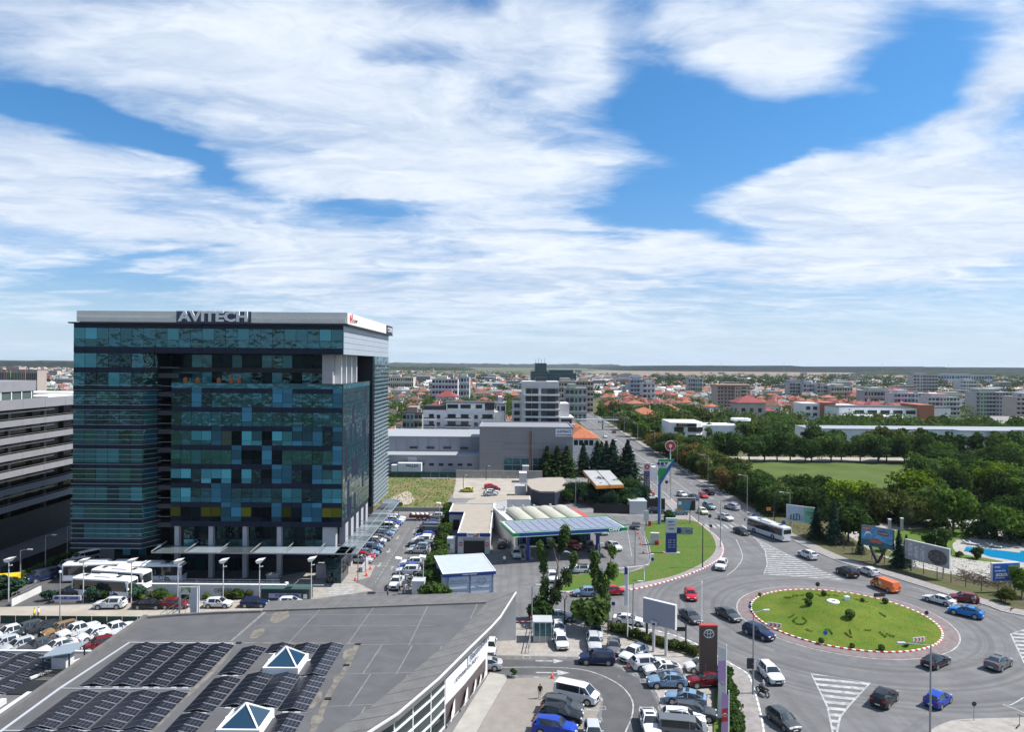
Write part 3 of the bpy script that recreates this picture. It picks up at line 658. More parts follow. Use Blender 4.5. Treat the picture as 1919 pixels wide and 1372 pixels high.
# --- yard beyond the car wash
cw('hatch','yellow',(866,923),(882,923.5),'yellow hatchback alone in the concrete yard',far=False)
car('hatch','red',(920,916),15,'red car farthest in the short row in the concrete yard')
car('hatch','darkred',(925,920),15,'dark red car second in the short row in the concrete yard')
car('hatch','white',(922,926),12,'white car with dark windows third in the short row in the concrete yard')
car('hatch','silver',(919,930),8,'silver car nearest in the short row in the concrete yard')
# --- office car park
GL,GRr='cars parked beside the glass office block','cars parked along the hedge of the office car park'
rowL=[('estate','silver','silver estate car nearest the plaza in the row beside the glass office block'),('hatch','red','dark red hatchback second from the plaza in the row beside the glass office block'),('sedan','lightblue','pale blue saloon behind the dark red hatchback in the office row'),('suv','darkblue','navy SUV fourth from the plaza in the office row'),('hatch','lightblue','light blue hatchback fifth from the plaza in the office row'),('sedan','darkblue','navy saloon just before the white hatchback in the office row'),('hatch','white','white hatchback in the middle of the office row under the glass canopy'),('sedan','grey','grey saloon just beyond the middle white hatchback of the office row'),('sedan','darkblue','dark blue saloon ninth from the plaza in the office row'),('sedan','lightblue','grey blue saloon tenth from the plaza in the office row'),('hatch','teal','teal grey hatchback next to the white van in the office row'),('van','white','white van with high roof in the row beside the glass office block'),('suv','black','black SUV beyond the white van in the office row'),('hatch','blue','blue hatchback beyond the black SUV in the office row'),('suv','white','white SUV second from the far end of the office row'),('suv','white','white SUV at the far end of the office row by the low wall')]
for i,(k,c,l) in enumerate(rowL):car(k,c,(-28.4+rnd.uniform(-.25,.25)+(.04*i),134.4+i*2.38),rnd.uniform(-3,3),l,GL,world=True)
rowR=[('suv','white',127.2,'white SUV with black wheel arches nearest the motorcycles in the hedge row'),('hatch','blue',129.6,'deep blue hatchback between two white cars in the hedge row'),('suv','white',132.2,'white SUV third from the motorcycles in the hedge row'),('estate','silver',141.5,'silver estate car alone beside the gap in the hedge row'),('hatch','lightblue',144.0,'grey blue car just beyond the silver estate in the hedge row'),('pickup','grey',146.6,'grey pickup in the middle of the hedge row'),('suv','white',149.2,'white SUV beyond the grey pickup in the hedge row'),('hatch','white',151.4,'small white hatchback behind the white SUV in the hedge row'),('hatch','blue',154.0,'bright blue hatchback sixth from the far end of the hedge row'),('van','black',157.0,'black van nearest the bright blue hatchback in the hedge row'),('van','darkgrey',160.2,'dark grey van second of the two vans in the hedge row'),('hatch','blue',163.4,'blue car beyond the two dark vans in the hedge row'),('sedan','darkblue',166,'dark blue saloon beside the dark red trailer in the hedge row'),('hatch','silver',173.5,'silver car at the far end of the hedge row behind the trailer')]
for k,c,y,l in rowR:car(k,c,(-18.55+rnd.uniform(-.25,.25),y),180+rnd.uniform(-3,3),l,GRr,world=True)
car('pickup','white',(743,1100),268,'white pickup facing the camera beside the parked motorcycles')
# --- street parking in front of the office ramp
cw('suv','white',(183.5,1144),(219,1143.5),'white SUV with roof rails parked under the blue company sign')
cw('sedan','black',(295,1144),(255,1144),'black saloon parked between the white SUV and the dark red car')
car('hatch','darkred',(329,1140),2,'dark red car half hidden by the roof stair railing')
cw('hatch','white',(421.5,1142),(389.5,1142),'white compact hatchback parked beneath the wall with the black lettering')
cw('hatch','darkblue',(494,1141),(454,1141),'dark blue hatchback parked nearest the dark green shed')
car('hatch','white',(545,1137),0,'white car mostly hidden behind the showroom roof edge')
# --- left yard
car('van','darkblue',(80,1088),238,'black van parked against the ivy fence left of the coaches','vans beside the ivy fence')
car('van','silver',(135,1068),238,'silver van parked beyond the black van at the ivy fence','vans beside the ivy fence')
car('van','white',(160,1053),238,'white van hidden beside the corner of the glass office block','vans beside the ivy fence')
car('suv','darkgrey',(131,1118),180,'dark car between the blue company sign and the coaches')
# --- used car yard behind the showroom
GU='cars in the yard behind the showroom roof'
for k,c,p,a,l in [('pickup','white',(22,1196),232,'white pickup at the left end of the back row of the yard'),('suv','darkgrey',(48,1190),236,'dark grey off-road car second in the back row of the yard'),('suv','black',(82,1190),236,'black off-road car beside the bronze one in the back row of the yard'),('suv','bronze',(114,1190),234,'bronze off-road car with white roof in the back row of the yard'),('pickup','white',(146,1192),234,'white pickup with cargo bed in the middle of the back row of the yard'),('hatch','white',(176,1198),234,'small white van-like car right of the pickup in the back row of the yard'),('pickup','white',(217,1190),52,'white pickup facing away at the right end of the back row of the yard'),
                      ('hatch','silver',(6,1216),236,'silver hatchback at the left end of the front row of the yard'),('hatch','silver',(35,1219),236,'light grey hatchback second in the front row of the yard'),('sedan','darkgrey',(70,1219),236,'dark grey saloon third in the front row of the yard'),('sedan','white',(107,1221),234,'white coupe next to the dark saloon in the front row of the yard'),('hatch','darkred',(185,1216),220,'black and red hatchback by the showroom roof corner')]:car(k,c,p,a,l,GU)
# --- showroom lot
car('hatch','white',(1047,1187),272,'white hatchback farther from the camera beside the gate booth')
car('hatch','white',(1051,1211),274,'white hatchback with black grille beside the gate booth')
car('suv','silver',(1116,1194),266,'silver SUV farther of the pair right of the round bush')
car('suv','silver',(1113,1214),268,'silver blue SUV nearer of the pair right of the round bush')
car('hatch','grey',(1150,1222),262,'grey compact car between the silver SUVs and the white row')
cw('suv','darkblue',(1099,1248),(1139,1249.5),'nearly black SUV driving across the showroom lot')
cw('suv','white',(1182,1247),(1212,1232),'white saloon nearest the blank billboard in the slanting row')
car('suv','white',(1216,1254),10,'white SUV with open dark tailgate second in the slanting row')
car('coupe_suv','white',(1241,1266),186,'white crossover third in the slanting row next to the steel blue one')
cw('coupe_suv','lightblue',(1231,1293),(1274,1292.5),'steel blue crossover with black wheels in the slanting row')
cw('hatch','white',(1296,1264),(1340,1262),'white car behind the tall brown sign')
cw('coupe_suv','darkred',(1308,1292),(1345,1290),'dark red coupe with black roof in front of the brown sign')
cw('coupe_suv','lightblue',(1260,1323),(1308,1330),'silver blue crossover with black glass roof beside the grass strip')
car('suv','darkgrey',(1302,1347),348,'dark grey SUV seen from behind below the silver blue crossover')
car('suv','white',(1281,1359),350,'white SUV with dark glass below the dark grey SUV')
car('van','grey',(1280,1381),350,'dark grey van cut by the bottom edge of the lot')
car('coupe_suv','white',(1218,1368),268,'white car facing the camera at the bottom edge of the lot')
cw('van','white',(1103,1325),(1050,1313),'white passenger van with a long dark side window at the curved kerb')
car('suv','darkgrey',(1054,1336),345,'dark slate SUV next to the white passenger van')
car('suv','black',(1052,1352),345,'black SUV second below the white passenger van')
car('suv','blue',(1040,1376),347,'royal blue SUV third below the white passenger van')
car('hatch','silver',(1112,1388),268,'grey car cut by the bottom edge right of the blue SUV')
cw('sedan','silver',(880,1260),(931.5,1260),'silver saloon half hidden behind the white end wall of the showroom')
car('hatch','white',(918,1222),268,'white hatchback parked on the blue bay beside the showroom wall')
# --- avenue and side parking
GA='cars far up the avenue'
far_l=[(52.5,262,'white','pale car level with the second canopy on the avenue'),(52.2,247,'darkblue','dark car on the avenue level with the white flags'),(51.5,300,'silver','silver van-like car beyond the tall blue pylon'),(49.5,372,'white','white car on the avenue beyond the spruces'),(52,355,'silver','light car driving behind the spruce tops'),(58,398,'darkred','dark red car on the avenue under the footbridge'),(59,470,'silver','silver car just short of the footbridge'),(50,520,'white','white truck beyond the footbridge'),(53,540,'white','second white truck beyond the footbridge'),(59,640,'darkgrey','dark car far along the avenue')]
for x,y,c,l in far_l:car('van' if 'truck' in l or 'van' in l else 'sedan',c,(x,y),270 if x<54 else 90,l,GA,world=True,far=True)
for k,c,p,a,l in [('hatch','red',(1209,924),20,'red car farther in the row under the dark price board'),('hatch','red',(1214,929),20,'red hatchback nearer in the row under the dark price board'),('hatch','white',(1220,936),20,'white car in front of the two red ones under the price board'),('sedan','silver',(1166,955),5,'silver car behind the dark fence'),('hatch','silver',(1150,908),20,'grey car half hidden by the dark shrubs beside the second canopy')]:car(k,c,p,a,l,far=True)
# --- coaches
def make_coach(L=12.0):
 o=thing('coach','white coach','coach');W=1.25;H=3.4;b=MB();n=L/2
 prof=lambda x,w,zt:[(x,w*.96,.32),(x,w,.5),(x,w,1.35),(x,w*.985,2.55),(x,w*.93,3.05),(x,w*.75,zt),(x,0,zt+.05)]
 rings=[]
 for x,w,zt in ((n,1.02,3.0),(n-.12,1.2,3.12),(n-.6,W,3.22),(-n+.3,W,3.22),(-n+.06,1.22,3.16),(-n,1.15,3.05)):
  h=prof(x,w,zt);rings.append(h+[(a,-y,z) for a,y,z in h[-2::-1]])
 k=len(rings[0])
 for i in range(len(rings)-1):
  for j in range(k-1):b.face([rings[i][j],rings[i+1][j],rings[i+1][j+1],rings[i][j+1]])
  b.face([rings[i][0],rings[i][-1],rings[i+1][-1],rings[i+1][0]],1)
 b.face(rings[0]);b.face(rings[-1][::-1])
 b.build('body',[M['paint'],M['trim']],o)
 for s in (1,-1):
  g=MB();g.face([(x,s*(W+.012 if z<2 else W*.985+.012),z) for x,z in ((n-.3,1.35),(n-.6,2.85),(-n+.3,2.85),(-n+.3,1.35))][::-s]);g.build('side_window',[M['glass']],o)
  for ax in (n-2.6,-n+3.2):a=MB();a.tube((ax,s*(W-.02),.5),(ax,s*(W+.015),.5),.62,.62,16);a.build('wheel_arch',[M['trim']],o)
  h=MB();h.box(n-.12,n-.02+.06,s*.85-.22,s*.85+.22,.75,.98);h.build('headlight',[M['lamp_w']],o)
  t=MB();t.box(-n-.03,-n+.05,s*1.0-.1,s*1.0+.1,.8,1.25);t.build('tail_light',[M['lamp_r']],o)
  m_=MB();m_.bar((n-.1,s*1.1,2.9),(n+.35,s*1.4,2.75),.06);m_.box(n+.28,n+.42,s*1.42-.1,s*1.42+.1,2.1,2.75);m_.build('wing_mirror',[M['trim']],o)
 g=MB();g.face([(n+.012,-1.0,1.25),(n+.012,1.0,1.25),(n+.012,.96,2.75),(n+.012,-.96,2.75)]);g.build('windscreen',[M['glass']],o)
 g=MB();g.face([(-n-.012,1.02,1.75),(-n-.012,-1.02,1.75),(-n-.012,-.98,2.7),(-n-.012,.98,2.7)]);g.build('rear_window',[M['glass']],o)
 r=MB();r.box(-1.6,1.9,-.75,.75,3.2,3.42,0,0);r.build('roof_unit',[M['paint']],o)
 r=MB();r.box(2.6,3.3,-.4,.4,3.2,3.36);r.box(-4.3,-3.6,-.4,.4,3.2,3.36);r.build('roof_hatch',[M['trim']],o)
 wm=wheel_mesh(.5,.3)
 for ax in (n-2.6,-n+3.2):
  for s in (1,-1):add_wheel(wm,o,(ax,s*(W-.13),.5))
 letters('CIA',1.0,(2.6,-(W+.02),1.0),mat('lettering_blue',(.02,.05,.3)),o,0)
 p=MB();p.box(-n-.03,-n-.01,-.26,.26,.6,.72);p.build('number_plate',[M['plate']],o)
 return freeze(o)
coach=make_coach()
place(coach,(*G(1440,1005),.03),R(110),'white coach with black side windows driving up the avenue mouth',None,COL['white'])
def coach2(px,py,ang,label,L=1.0):
 o=place(coach,(*G(px,py),.03),R(ang),label,'white coaches parked before the glass office block',(.78,.79,.8),(L*1.12,1.05,1.02));return o
coach2(183,1088,8,'white coach at the back left, against the office ground floor',.78)
coach2(285,1091,4,'white coach parked at the right by the ramp wall',.8)
coach2(228,1103,350,'white coach with raised roof unit between the others',.72)
coach2(197,1119,352,'white minicoach nearest the street trees',.74)
def make_truck():
 o=thing('box_truck','white box truck with red and black print in front of the long warehouse','truck')
 b=MB();b.box(-5,3.1,-1.25,1.25,1.0,3.9);b.build('box_body',[M['white']],o)
 b=MB();b.prism([(3.3,-1.2),(5.1,-1.2),(5.35,-1.0),(5.35,1.0),(5.1,1.2),(3.3,1.2)],.6,3.2);b.build('cab',[M['white']],o)
 b=MB();b.box(5.34,5.38,-.98,.98,1.9,2.8);b.box(4.1,5.0,-1.23,-1.2,1.8,2.6);b.build('windscreen',[M['glass']],o)
 b=MB();b.box(-5,5,-.9,.9,.7,.95);b.build('chassis',[M['trim']],o)
 wm=wheel_mesh(.5,.3)
 for ax in (4.2,-2.6,-3.9):
  for s in (1,-1):add_wheel(wm,o,(ax,s*1.08,.5))
 letters('PALLEX',1.15,(-1.9,1.26,3.0),mat('lettering_dark',(.04,.04,.05)),o,R(180),4.2,.03)
 return o
tr=make_truck();tr.location=(*G(763,889),.05);tr.rotation_euler=(0,0,R(180))
fr=MB();vm=[mat('print_orange',(.5,.07,.02)),mat('print_yellow',(.6,.35,.03)),mat('print_white',(.6,.55,.45)),mat('print_green',(.06,.2,.04))]
for i,(x,z,r_,m_) in enumerate([(1.0,.9,.32,1),(.7,1.25,.3,3),(.3,.95,.4,0),(.1,1.2,.34,2),(-.1,.8,.26,1),(1.2,1.1,.2,0),(.5,.7,.2,3),(-.4,1.1,.2,1)]):
 for s in (1,-1):fr.face([(x+r_*math.cos(t*.7),s*(.957+.001*i),z+r_*math.sin(t*.7)) for t in range(9)][::-s],m_)
q=fr.build('side_print',vm,ov);
letters('food panda',.3,(-1.1,.962,1.3),M['white'],ov,R(180),1.6) if False else None
o=thing('flatbed_trailer','dark red trailer loaded with white bags at the far end of the hedge row','trailer');o.location=(*G(786,975),.03);o.rotation_euler=(0,0,R(183))
b=MB();b.box(-2.4,2.4,-1,1,.7,.85);
for s in (1,-1):b.box(-2.4,2.4,s*1-.04,s*1+.04,.85,1.5)
b.box(-2.44,-2.36,-1,1,.85,1.5);b.box(2.36,2.44,-1,1,.85,1.5);b.bar((2.4,0,.7),(3.7,0,.55),.1);b.build('bed',[M['darkred'] if 'darkred' in M else mat('trailer_red',(.16,.03,.03),.6)],o)
for x in (-.5,.5):
 for s in (1,-1):add_wheel(WHEEL,o,(x,s*1.05,.33))
for k in range(4):
 b=MB();b.lathe([(.0,1.75),(.4,1.7),(.52,1.4),(.45,.9),(0,.88)],8,0,(-1.7+k*1.1,0));q=b.build('load_bag',[M['white']],None);q.location=(*G(786,975),.03);q.rotation_euler=(0,0,R(183));tag(q,['white bulk bag at the rear end of the dark red trailer','white bulk bag second from the rear of the trailer','white bulk bag third from the rear of the trailer','white bulk bag nearest the drawbar of the trailer'][k],'bag','white bags on the trailer')
def make_bike(motor=True):
 o=thing('motorcycle' if motor else 'bicycle','parked two-wheeler','motorcycle' if motor else 'bicycle');r=.31 if motor else .34;wd=.11 if motor else .035;wb=.7 if motor else .52
 for x in (wb,-wb):
  b=MB();n=14
  for k in range(n):
   a,c=2*math.pi*k/n,2*math.pi*(k+1)/n;b.bar((x+r*math.cos(a),0,r+r*math.sin(a)),(x+r*math.cos(c),0,r+r*math.sin(c)),wd,wd*.9)
  b.build('wheel',[M['tyre']],o)
 b=MB()
 if motor:
  b.bar((.45,0,.85),(-.2,0,.80),.26,.28);b.bar((-.2,0,.78),(-.95,0,.86),.22,.1);b.bar((.25,0,.42),(-.25,0,.42),.3,.34);b.bar((-.3,0,.5),(-.7,0,.32),.08);b.build('body',[M['paint']],o)
  f=MB();f.tube((.7,.09,.31),(.42,.09,.98),.03);f.tube((.7,-.09,.31),(.42,-.09,.98),.03);f.bar((.4,-.36,1.02),(.4,.36,1.02),.035);f.build('fork',[M['metal_grey']],o)
  h=MB();h.tube((.55,0,.86),(.66,0,.86),.09,.09,8);h.build('headlight',[M['lamp_w']],o)
  s_=MB();s_.bar((.0,0,.88),(-.75,0,.92),.24,.08);s_.build('seat',[M['trim']],o)
 else:
  for a,c in (((.52,0,.34),(.40,0,.92)),((.42,0,.8),(-.12,0,.78)),((.42,0,.75),(.0,0,.3)),((-.12,0,.85),(0,0,.3)),((-.52,0,.34),(-.12,0,.75)),((-.52,0,.34),(0,0,.3))):b.tube(a,c,.018,None,6)
  b.bar((.4,-.27,.97),(.4,.27,.97),.03);b.build('frame',[M['paint']],o)
  s_=MB();s_.box(-.25,.02,-.07,.07,.88,.93);s_.build('saddle',[M['trim']],o)
 return freeze(o)
mb_=make_bike();GM='motorcycles parked by the small white cabin'
mlab=['black motorcycle with round red tank nearest the white SUV','dark motorcycle behind the first one beside the white SUV','silver scooter in the middle of the motorcycle group','white scooter beside the white pickup','black scooter nearest the small white cabin','grey motorcycle between the pickup and the cabin','black motorcycle at the hedge end of the group','white motorcycle in front of the small cabin']
mcol=['darkred','black','silver','white','black','grey','black','white']
for i,(p,a) in enumerate([((767,1078),200),((778,1079),190),((790,1080),185),((764,1088),170),((769,1094),185),((759,1100),200),((786,1085),160),((761,1107),190)]):place(mb_,(*G(*p),.03),R(a),mlab[i],GM,COL[mcol[i]])
place(mb_,(*G(1429,1303),.03),R(115),'black motorcycle ridden close to the near kerb by the white SUV',None,COL['black'])
bb=make_bike(False);place(bb,(*G(1826,1137),.14),R(160),'bicycle ridden on the pavement beside the maroon car',None,COL['black'])
# --- glass office block
def pane_mat(name,base,rough=.06,spec=1.0,wav=.03,sc_=.9):
 m=mat(name,base,rough,spec=spec);t=m.node_tree;n=t.nodes;b=[x for x in n if x.type=='BSDF_PRINCIPLED'][0]
 g=n.new('ShaderNodeNewGeometry');x=n.new('ShaderNodeTexNoise');x.inputs['Scale'].default_value=sc_;x.inputs['Detail'].default_value=2;t.links.new(g.outputs['Position'],x.inputs['Vector'])
 u=n.new('ShaderNodeBump');u.inputs['Strength'].default_value=wav;u.inputs['Distance'].default_value=1;t.links.new(x.outputs['Fac'],u.inputs['Height']);t.links.new(u.outputs[0],b.inputs['Normal'])
 b.inputs['IOR'].default_value=1.62;b.inputs['Specular Tint'].default_value=(.42,.80,.88,1)
 oi=n.new('ShaderNodeObjectInfo');mr=n.new('ShaderNodeMapRange');mr.inputs[3].default_value=.3;mr.inputs[4].default_value=2.0;t.links.new(oi.outputs['Random'],mr.inputs[0]);vm_=n.new('ShaderNodeVectorMath');vm_.operation='SCALE';vm_.inputs[0].default_value=base;t.links.new(mr.outputs[0],vm_.inputs[3]);t.links.new(vm_.outputs[0],b.inputs['Base Color']);return m  # base colour brightened or darkened at random per pane, imitating mottled reflections
PM={'r':pane_mat('mirror_pane',(.011,.050,.066),wav=.14,sc_=.8),'d':pane_mat('dark_pane',(.006,.014,.020),spec=.6,wav=.2),'g':pane_mat('green_pane',(.010,.048,.042),spec=.9,wav=.14,sc_=.8),'T':pane_mat('blind_pane',(.045,.19,.23),.15,.6),
      't':pane_mat('teal_pane',(.025,.115,.135),.1,.8),'B':pane_mat('blue_panel',(.026,.105,.165),.25,.5,.01),'k':pane_mat('open_dark_pane',(.006,.009,.014),.12,.15),'y':pane_mat('yellow_blind_pane',(.07,.068,.006),.2,.2),'c':pane_mat('corridor_pane',(.03,.035,.03),.1,.7)}
M['navy']=mat('navy_spandrel',(.007,.013,.034),.5,spec=.25)
M['frame']=mat('facade_frame',(.008,.012,.02),.5)
M['fin']=mat('pale_fin',(.30,.36,.40),.5)
M['cladding']=mat('grey_cladding',(.36,.40,.45),.45,metal=.2,noise=.08,nscale=.5)
M['pier']=mat('grey_pier',(.37,.36,.38),.7,noise=.1,nscale=.6)
M['slab']=mat('dark_slab',(.03,.033,.045),.6)
OX0,OX1,OY,OYB=-77.3,-29.7,124.0,169.0
office=thing('office_building','tall glass office block with bold white rooftop letters and blue green panes','office building',(0,0,0))
b=MB()
b.box(OX0+.1,OX1-.1,OY+.12,OYB-.1,39.6,44.9)            # top storey
b.box(OX0+.1,-65.0,OY+.12,OYB-.1,5.1,39.6)                # left wing
b.prism([(-65.0,OY+.3),(-63.6,126.5),(-63.6,OYB-1),(-65.0,OYB-1)],5.1,39.6)
b.box(-59.7,OX1-.12,OY+.12,146.9,9.1,33.45)                 # central block
b.box(-63.6,-33,131.5,OYB-.2,0.1,39.6)                        # core behind the recess
b.box(-33,OX1-.1,151,OYB-.1,7.3,39.6)                       # side wing
b.box(-72,-63.6,128,165,0.1,5.1)
b.box(-59.7,-34,128.4,131.5,.1,9.1)
b.build('frame',[M['frame']],office)
_pm={}
def pane(w_,h_,m,name='window_pane',rot=0):
 k=(round(w_,2),round(h_,2),m.name)
 if k not in _pm:
  q=MB();q.box(0,w_,-.05,0,0,h_);_pm[k]=q.data(name,[m])
 return _pm[k]
def add_pane(x,y,z,w_,h_,m,name='window_pane',parent=office,rz=0):
 o=link(name,pane(w_,h_,m,name),parent);o.location=(x,y,z);o.rotation_euler=(0,0,rz);return o
rows=['ddBdrrrrrrBBrrrrB','grrrrrrBrrrrrgrrr','grtTBckTTkTtBBBdB','ggtgggBkkBkgggggB','TTdTTTkTdkBBdkBtt','tTrrBBrrrrrttddTT','ykkcyBBykkByBBkyy']
rows[6]='ykkyyBBykkBykBByy'
CW=(OX1+59.9)/17
for i,rw_ in enumerate(rows):
 zt=33.5-3.352*i
 for j,ch in enumerate(rw_):
  x=-59.9+CW*j+.035;up=(i>0 and False)
  sp=PM['B'] if ch=='B' else M['navy']
  add_pane(x,OY,zt-.82,CW-.07,.80,sp,'spandrel_panel')
  mu=PM[ch];ml=mu
  if i==4 and ch in 'T' :ml=PM['T' if j in (3,5,7) else 'k']
  if i==6 and ch=='y':ml=PM['k'];mu=PM['y']
  if i==4 and j==6:mu=PM['k']
  if i==2 and ch in 'T':ml=PM['r' if j in (3,10) else 'T']
  add_pane(x,OY,zt-2.47,CW-.07,1.60,mu);add_pane(x,OY,zt-3.32,CW-.07,.80,ml)
for j in range(17):add_pane(-59.9+CW*j+.03,OY,9.15,CW-.06,.88,M['navy'],'spandrel_panel')
b=MB();b.box(-59.9,OX1,OY-.02,OY+.04,33.5,34.35);b.box(OX1-.04,OX1+.02,OY,147,33.5,34.35);b.build('terrace_guard',[PM['r']],office)
b=MB();b.box(-59.9,OX1,OY-.06,OY+.08,34.35,34.43);b.box(OX1-.06,OX1+.06,OY,147,34.35,34.43);b.box(OX1-.12,OX1+.04,OY-.06,OY+.1,9.1,34.4);b.build('guard_rail',[M['dark']],office)
b=MB();b.box(-59.6,OX1-.2,OY+.2,131.4,33.46,33.5);b.build('terrace_floor',[M['paving']],office)
LW=(65.0-77.3)/-6
pat=['ttrddr','rddtrd','rrggdr','rddrrd','tgrrgg','rttttt','ggrrgr','tttdtt','rggtrg','dtttrr']
for k in range(10):
 zt=39.5-3.352*k
 for j in range(6):
  x=OX0+.1+LW*j+.04;add_pane(x,OY,zt-2.5,LW-.08,2.45,PM[pat[k][j]]);add_pane(x,OY,zt-3.33,LW-.08,.80,M['navy'],'spandrel_panel')
 q=MB();q.face([(-65.0,OY,zt-2.5),(-63.55,126.3,zt-2.5),(-63.55,126.3,zt-.05),(-65.0,OY,zt-.05)]);q.build('corner_pane',[PM['g' if k%2 else 'r']],office)
b=MB();b.box(OX0,-64.95,OY-.02,OY+.12,5.1,5.95);b.build('bottom_band',[M['navy']],office)
NT_=23;TW=(OX1-OX0-.2)/NT_;tp='TTtdtdrdtTdtrdTdrtTdrtT'
tp='tTtrtrrrtrrtrrtrrrttrtt'
for j in range(NT_):
 x=OX0+.1+TW*j+.03;add_pane(x,OY,42.0,TW-.06,1.95,PM[tp[j]]);add_pane(x,OY,40.65,TW-.06,1.3,PM['r' if tp[j]!='T' else 't']);add_pane(x,OY,44.0,TW-.06,.72,M['navy'],'spandrel_panel');add_pane(x,OY,39.62,TW-.06,1.0,M['navy'],'spandrel_panel')
q=MB()
for z0 in [5.15+.87*i for i in range(34)]:
 f=MB();f.box(OX0-.1,-64.9,OY-.32,OY-.02,z0,z0+.05);f.prism([(-64.9,OY-.32),(-63.1,127.0),(-63.3,127.2),(-64.9,OY-.02)],z0,z0+.05);f.build('sun_fin',[M['fin']],office)
for k in range(9):
 z=36.0-3.352*k
 f=MB();f.box(-63.5,-59.75,126.5,131.4,z-.85,z,0);f.build('floor_slab',[M['slab']],office)
 f=MB();f.bar((-63.4,126.6,z+1.05),(-59.8,126.6,z+1.05),.06);f.build('balcony_rail',[M['fin']],office)
for z0,n_ in ((34.0,15),(37.1,15)):
 for j in range(n_):
  ch='kkTtkkTkktrTkkkT'[j] if z0>36 else 'trTtkrrtdktdkrdd'[j]
  add_pane(-63.4+j*1.87,131.4,z0,1.8,2.35 if z0>36 else 2.2,PM[ch])
b=MB();b.box(-63.5,-35.2,131.2,131.38,36.3,37.0);b.build('recess_band',[M['slab']],office)
for k,(y0,y1) in enumerate([(126.2,126.9),(129.8,130.2),(133.6,134),(138,138.4),(142.4,142.8)]):
 f=MB();f.box(-32.6 if k else -33.0,-31.4,y0,y1,33.5,39.6) if k else f.box(-34.0,-32.1,126.2,126.7,33.5,39.6);f.build('terrace_pier',[M['white'] if k else M['pier']],office)
b=MB();b.box(-34.0,-32.6,126.8,146.5,33.5,39.6);b.build('terrace_wall',[M['pier']],office)
for k,x in enumerate((-58.6,-56.4,-52.6,-50.4,-49.0)):
 t=thing('cafe_parasol',['closed orange parasol at the left end of the roof terrace','orange parasol second from the left on the roof terrace','orange parasol beside the first table of the terrace','orange parasol near the middle of the terrace','orange parasol farthest right on the terrace'][k],'parasol',(x,126.5,33.5),0,'orange parasols on the office terrace')
 f=MB();f.lathe([(.05,1.9),(.45,1.5),(.35,.7),(.12,.65)],8);f.build('canopy',[mat('parasol_orange',(.45,.15,.05),.8)],t);f=MB();f.tube((0,0,0),(0,0,2.0),.04);f.build('pole',[M['dark']],t)
b=MB();rr=random.Random(3)
SM=[PM['r'],pane_mat('side_teal_pane',(.015,.07,.075),.08),M['navy']];NS=13;DS=22.9/NS
for i in range(7):
 zt=33.5-3.352*i
 for j in range(NS):
  y=OY+.1+DS*j;t=rr.random();m_=2 if t>.86 else 1 if t>.7 else 0
  for z0,z1,mm in ((zt-.82,zt,2 if m_==2 else 0),(zt-2.47,zt-.87,m_),(zt-3.32,zt-2.52,m_)):b.box(OX1-.05,OX1+.01,y+.03,y+DS-.03,z0,z1-.02,mm)
tag(b.build('side_glazing',SM,office),kind='stuff')
for i in range(5):
 f=MB();f.box(OX1-.05,OX1+.06,OY,OYB,39.62+i*1.05,40.62+i*1.05);f.build('cladding_strip',[M['cladding']],office)
f=MB();f.box(OX1-.08,OX1+.03,152,OYB,7.3,39.6);f.build('side_wing_glazing',[PM['r']],office)
for i in range(37):
 f=MB();f.box(OX1+.03,OX1+.38,151.4,OYB+.3,7.4+i*.87,7.45+i*.87);f.build('sun_fin',[M['metal_grey']],office)
M['screen']=mat('parapet_screen',(.72,.68,.63),.6,noise=.06,nscale=.5)
PZ0,PZ1=44.95,46.95
for x0 in [-76.4+i*1.94 for i in range(9)]+[-45.75+i*2.1 for i in range(8)]:
 f=MB();f.box(x0,x0+2.09 if x0>-50 else x0+1.935,OY-.5,OY-.3,PZ0+.1,PZ1)
 for k in range(7):f.box(x0+.1+k*.27,x0+.18+k*.27,OY-.56,OY-.5,PZ0+.12,PZ0+1.1)
 f.build('parapet_panel',[M['screen']],office)
for i in range(21):
 f=MB();y0=OY-.3+i*2.12;f.box(-29.1,-28.9,y0+.02,y0+2.1,PZ0-.1,PZ1);f.build('parapet_panel',[M['screen']],office)
f=MB();f.box(-77.9,-28.7,OY-.55,OYB+.4,44.72,44.95);f.build('roof_edge',[M['frame']],office)
f=MB();f.box(-76.2,-29.3,OY,OYB,44.95,45.1);f.build('roof_deck',[M['concrete']],office)
f=MB();f.box(-58.9,-45.8,OY-.55,OY-.4,PZ0+.05,PZ1+.05);f.build('sign_backing',[mat('sign_purple',(.05,.05,.11),.5)],office)
for k in range(26):
 f=MB();f.box(-58.8+k*.5,-58.72+k*.5,OY-.62,OY-.55,PZ0+.05,PZ1+.1);f.build('sign_slat',[mat('slat_grey',(.12,.12,.16),.5) if k==0 else bpy.data.materials['slat_grey']],office)
letters('AVITECH',2.4,(-52.3,OY-.72,46.0),M['white'],office,0,12.2,.09,.12)
lg=MB();lg.box(-28.88,-28.8,125.2,125.7,45.3,46.6);lg.box(-28.88,-28.8,126.6,127.1,45.3,46.9);lg.box(-28.88,-28.8,125.7,126.6,45.9,46.2);lg.build('logo',[M['red']],office)
letters('KPP',.9,(-28.84,129.6,45.7),M['dark'],office,R(90),3.2)
lg=MB();lg.box(-28.9,-28.75,161.5,169.2,44.8,46.9);lg.build('sign_backing',[M['navy']],office)
letters('CORE',1.5,(-28.7,165.4,45.9),M['white'],office,R(90),6.2)
cols=[(-58.9,1),(-52.9,1),(-46.9,1),(-40.85,1)]
for x,_ in cols:f=MB();f.box(x-.38,x+.38,124.2,125.1,.02,9.1);f.build('column',[M['pier']],office)
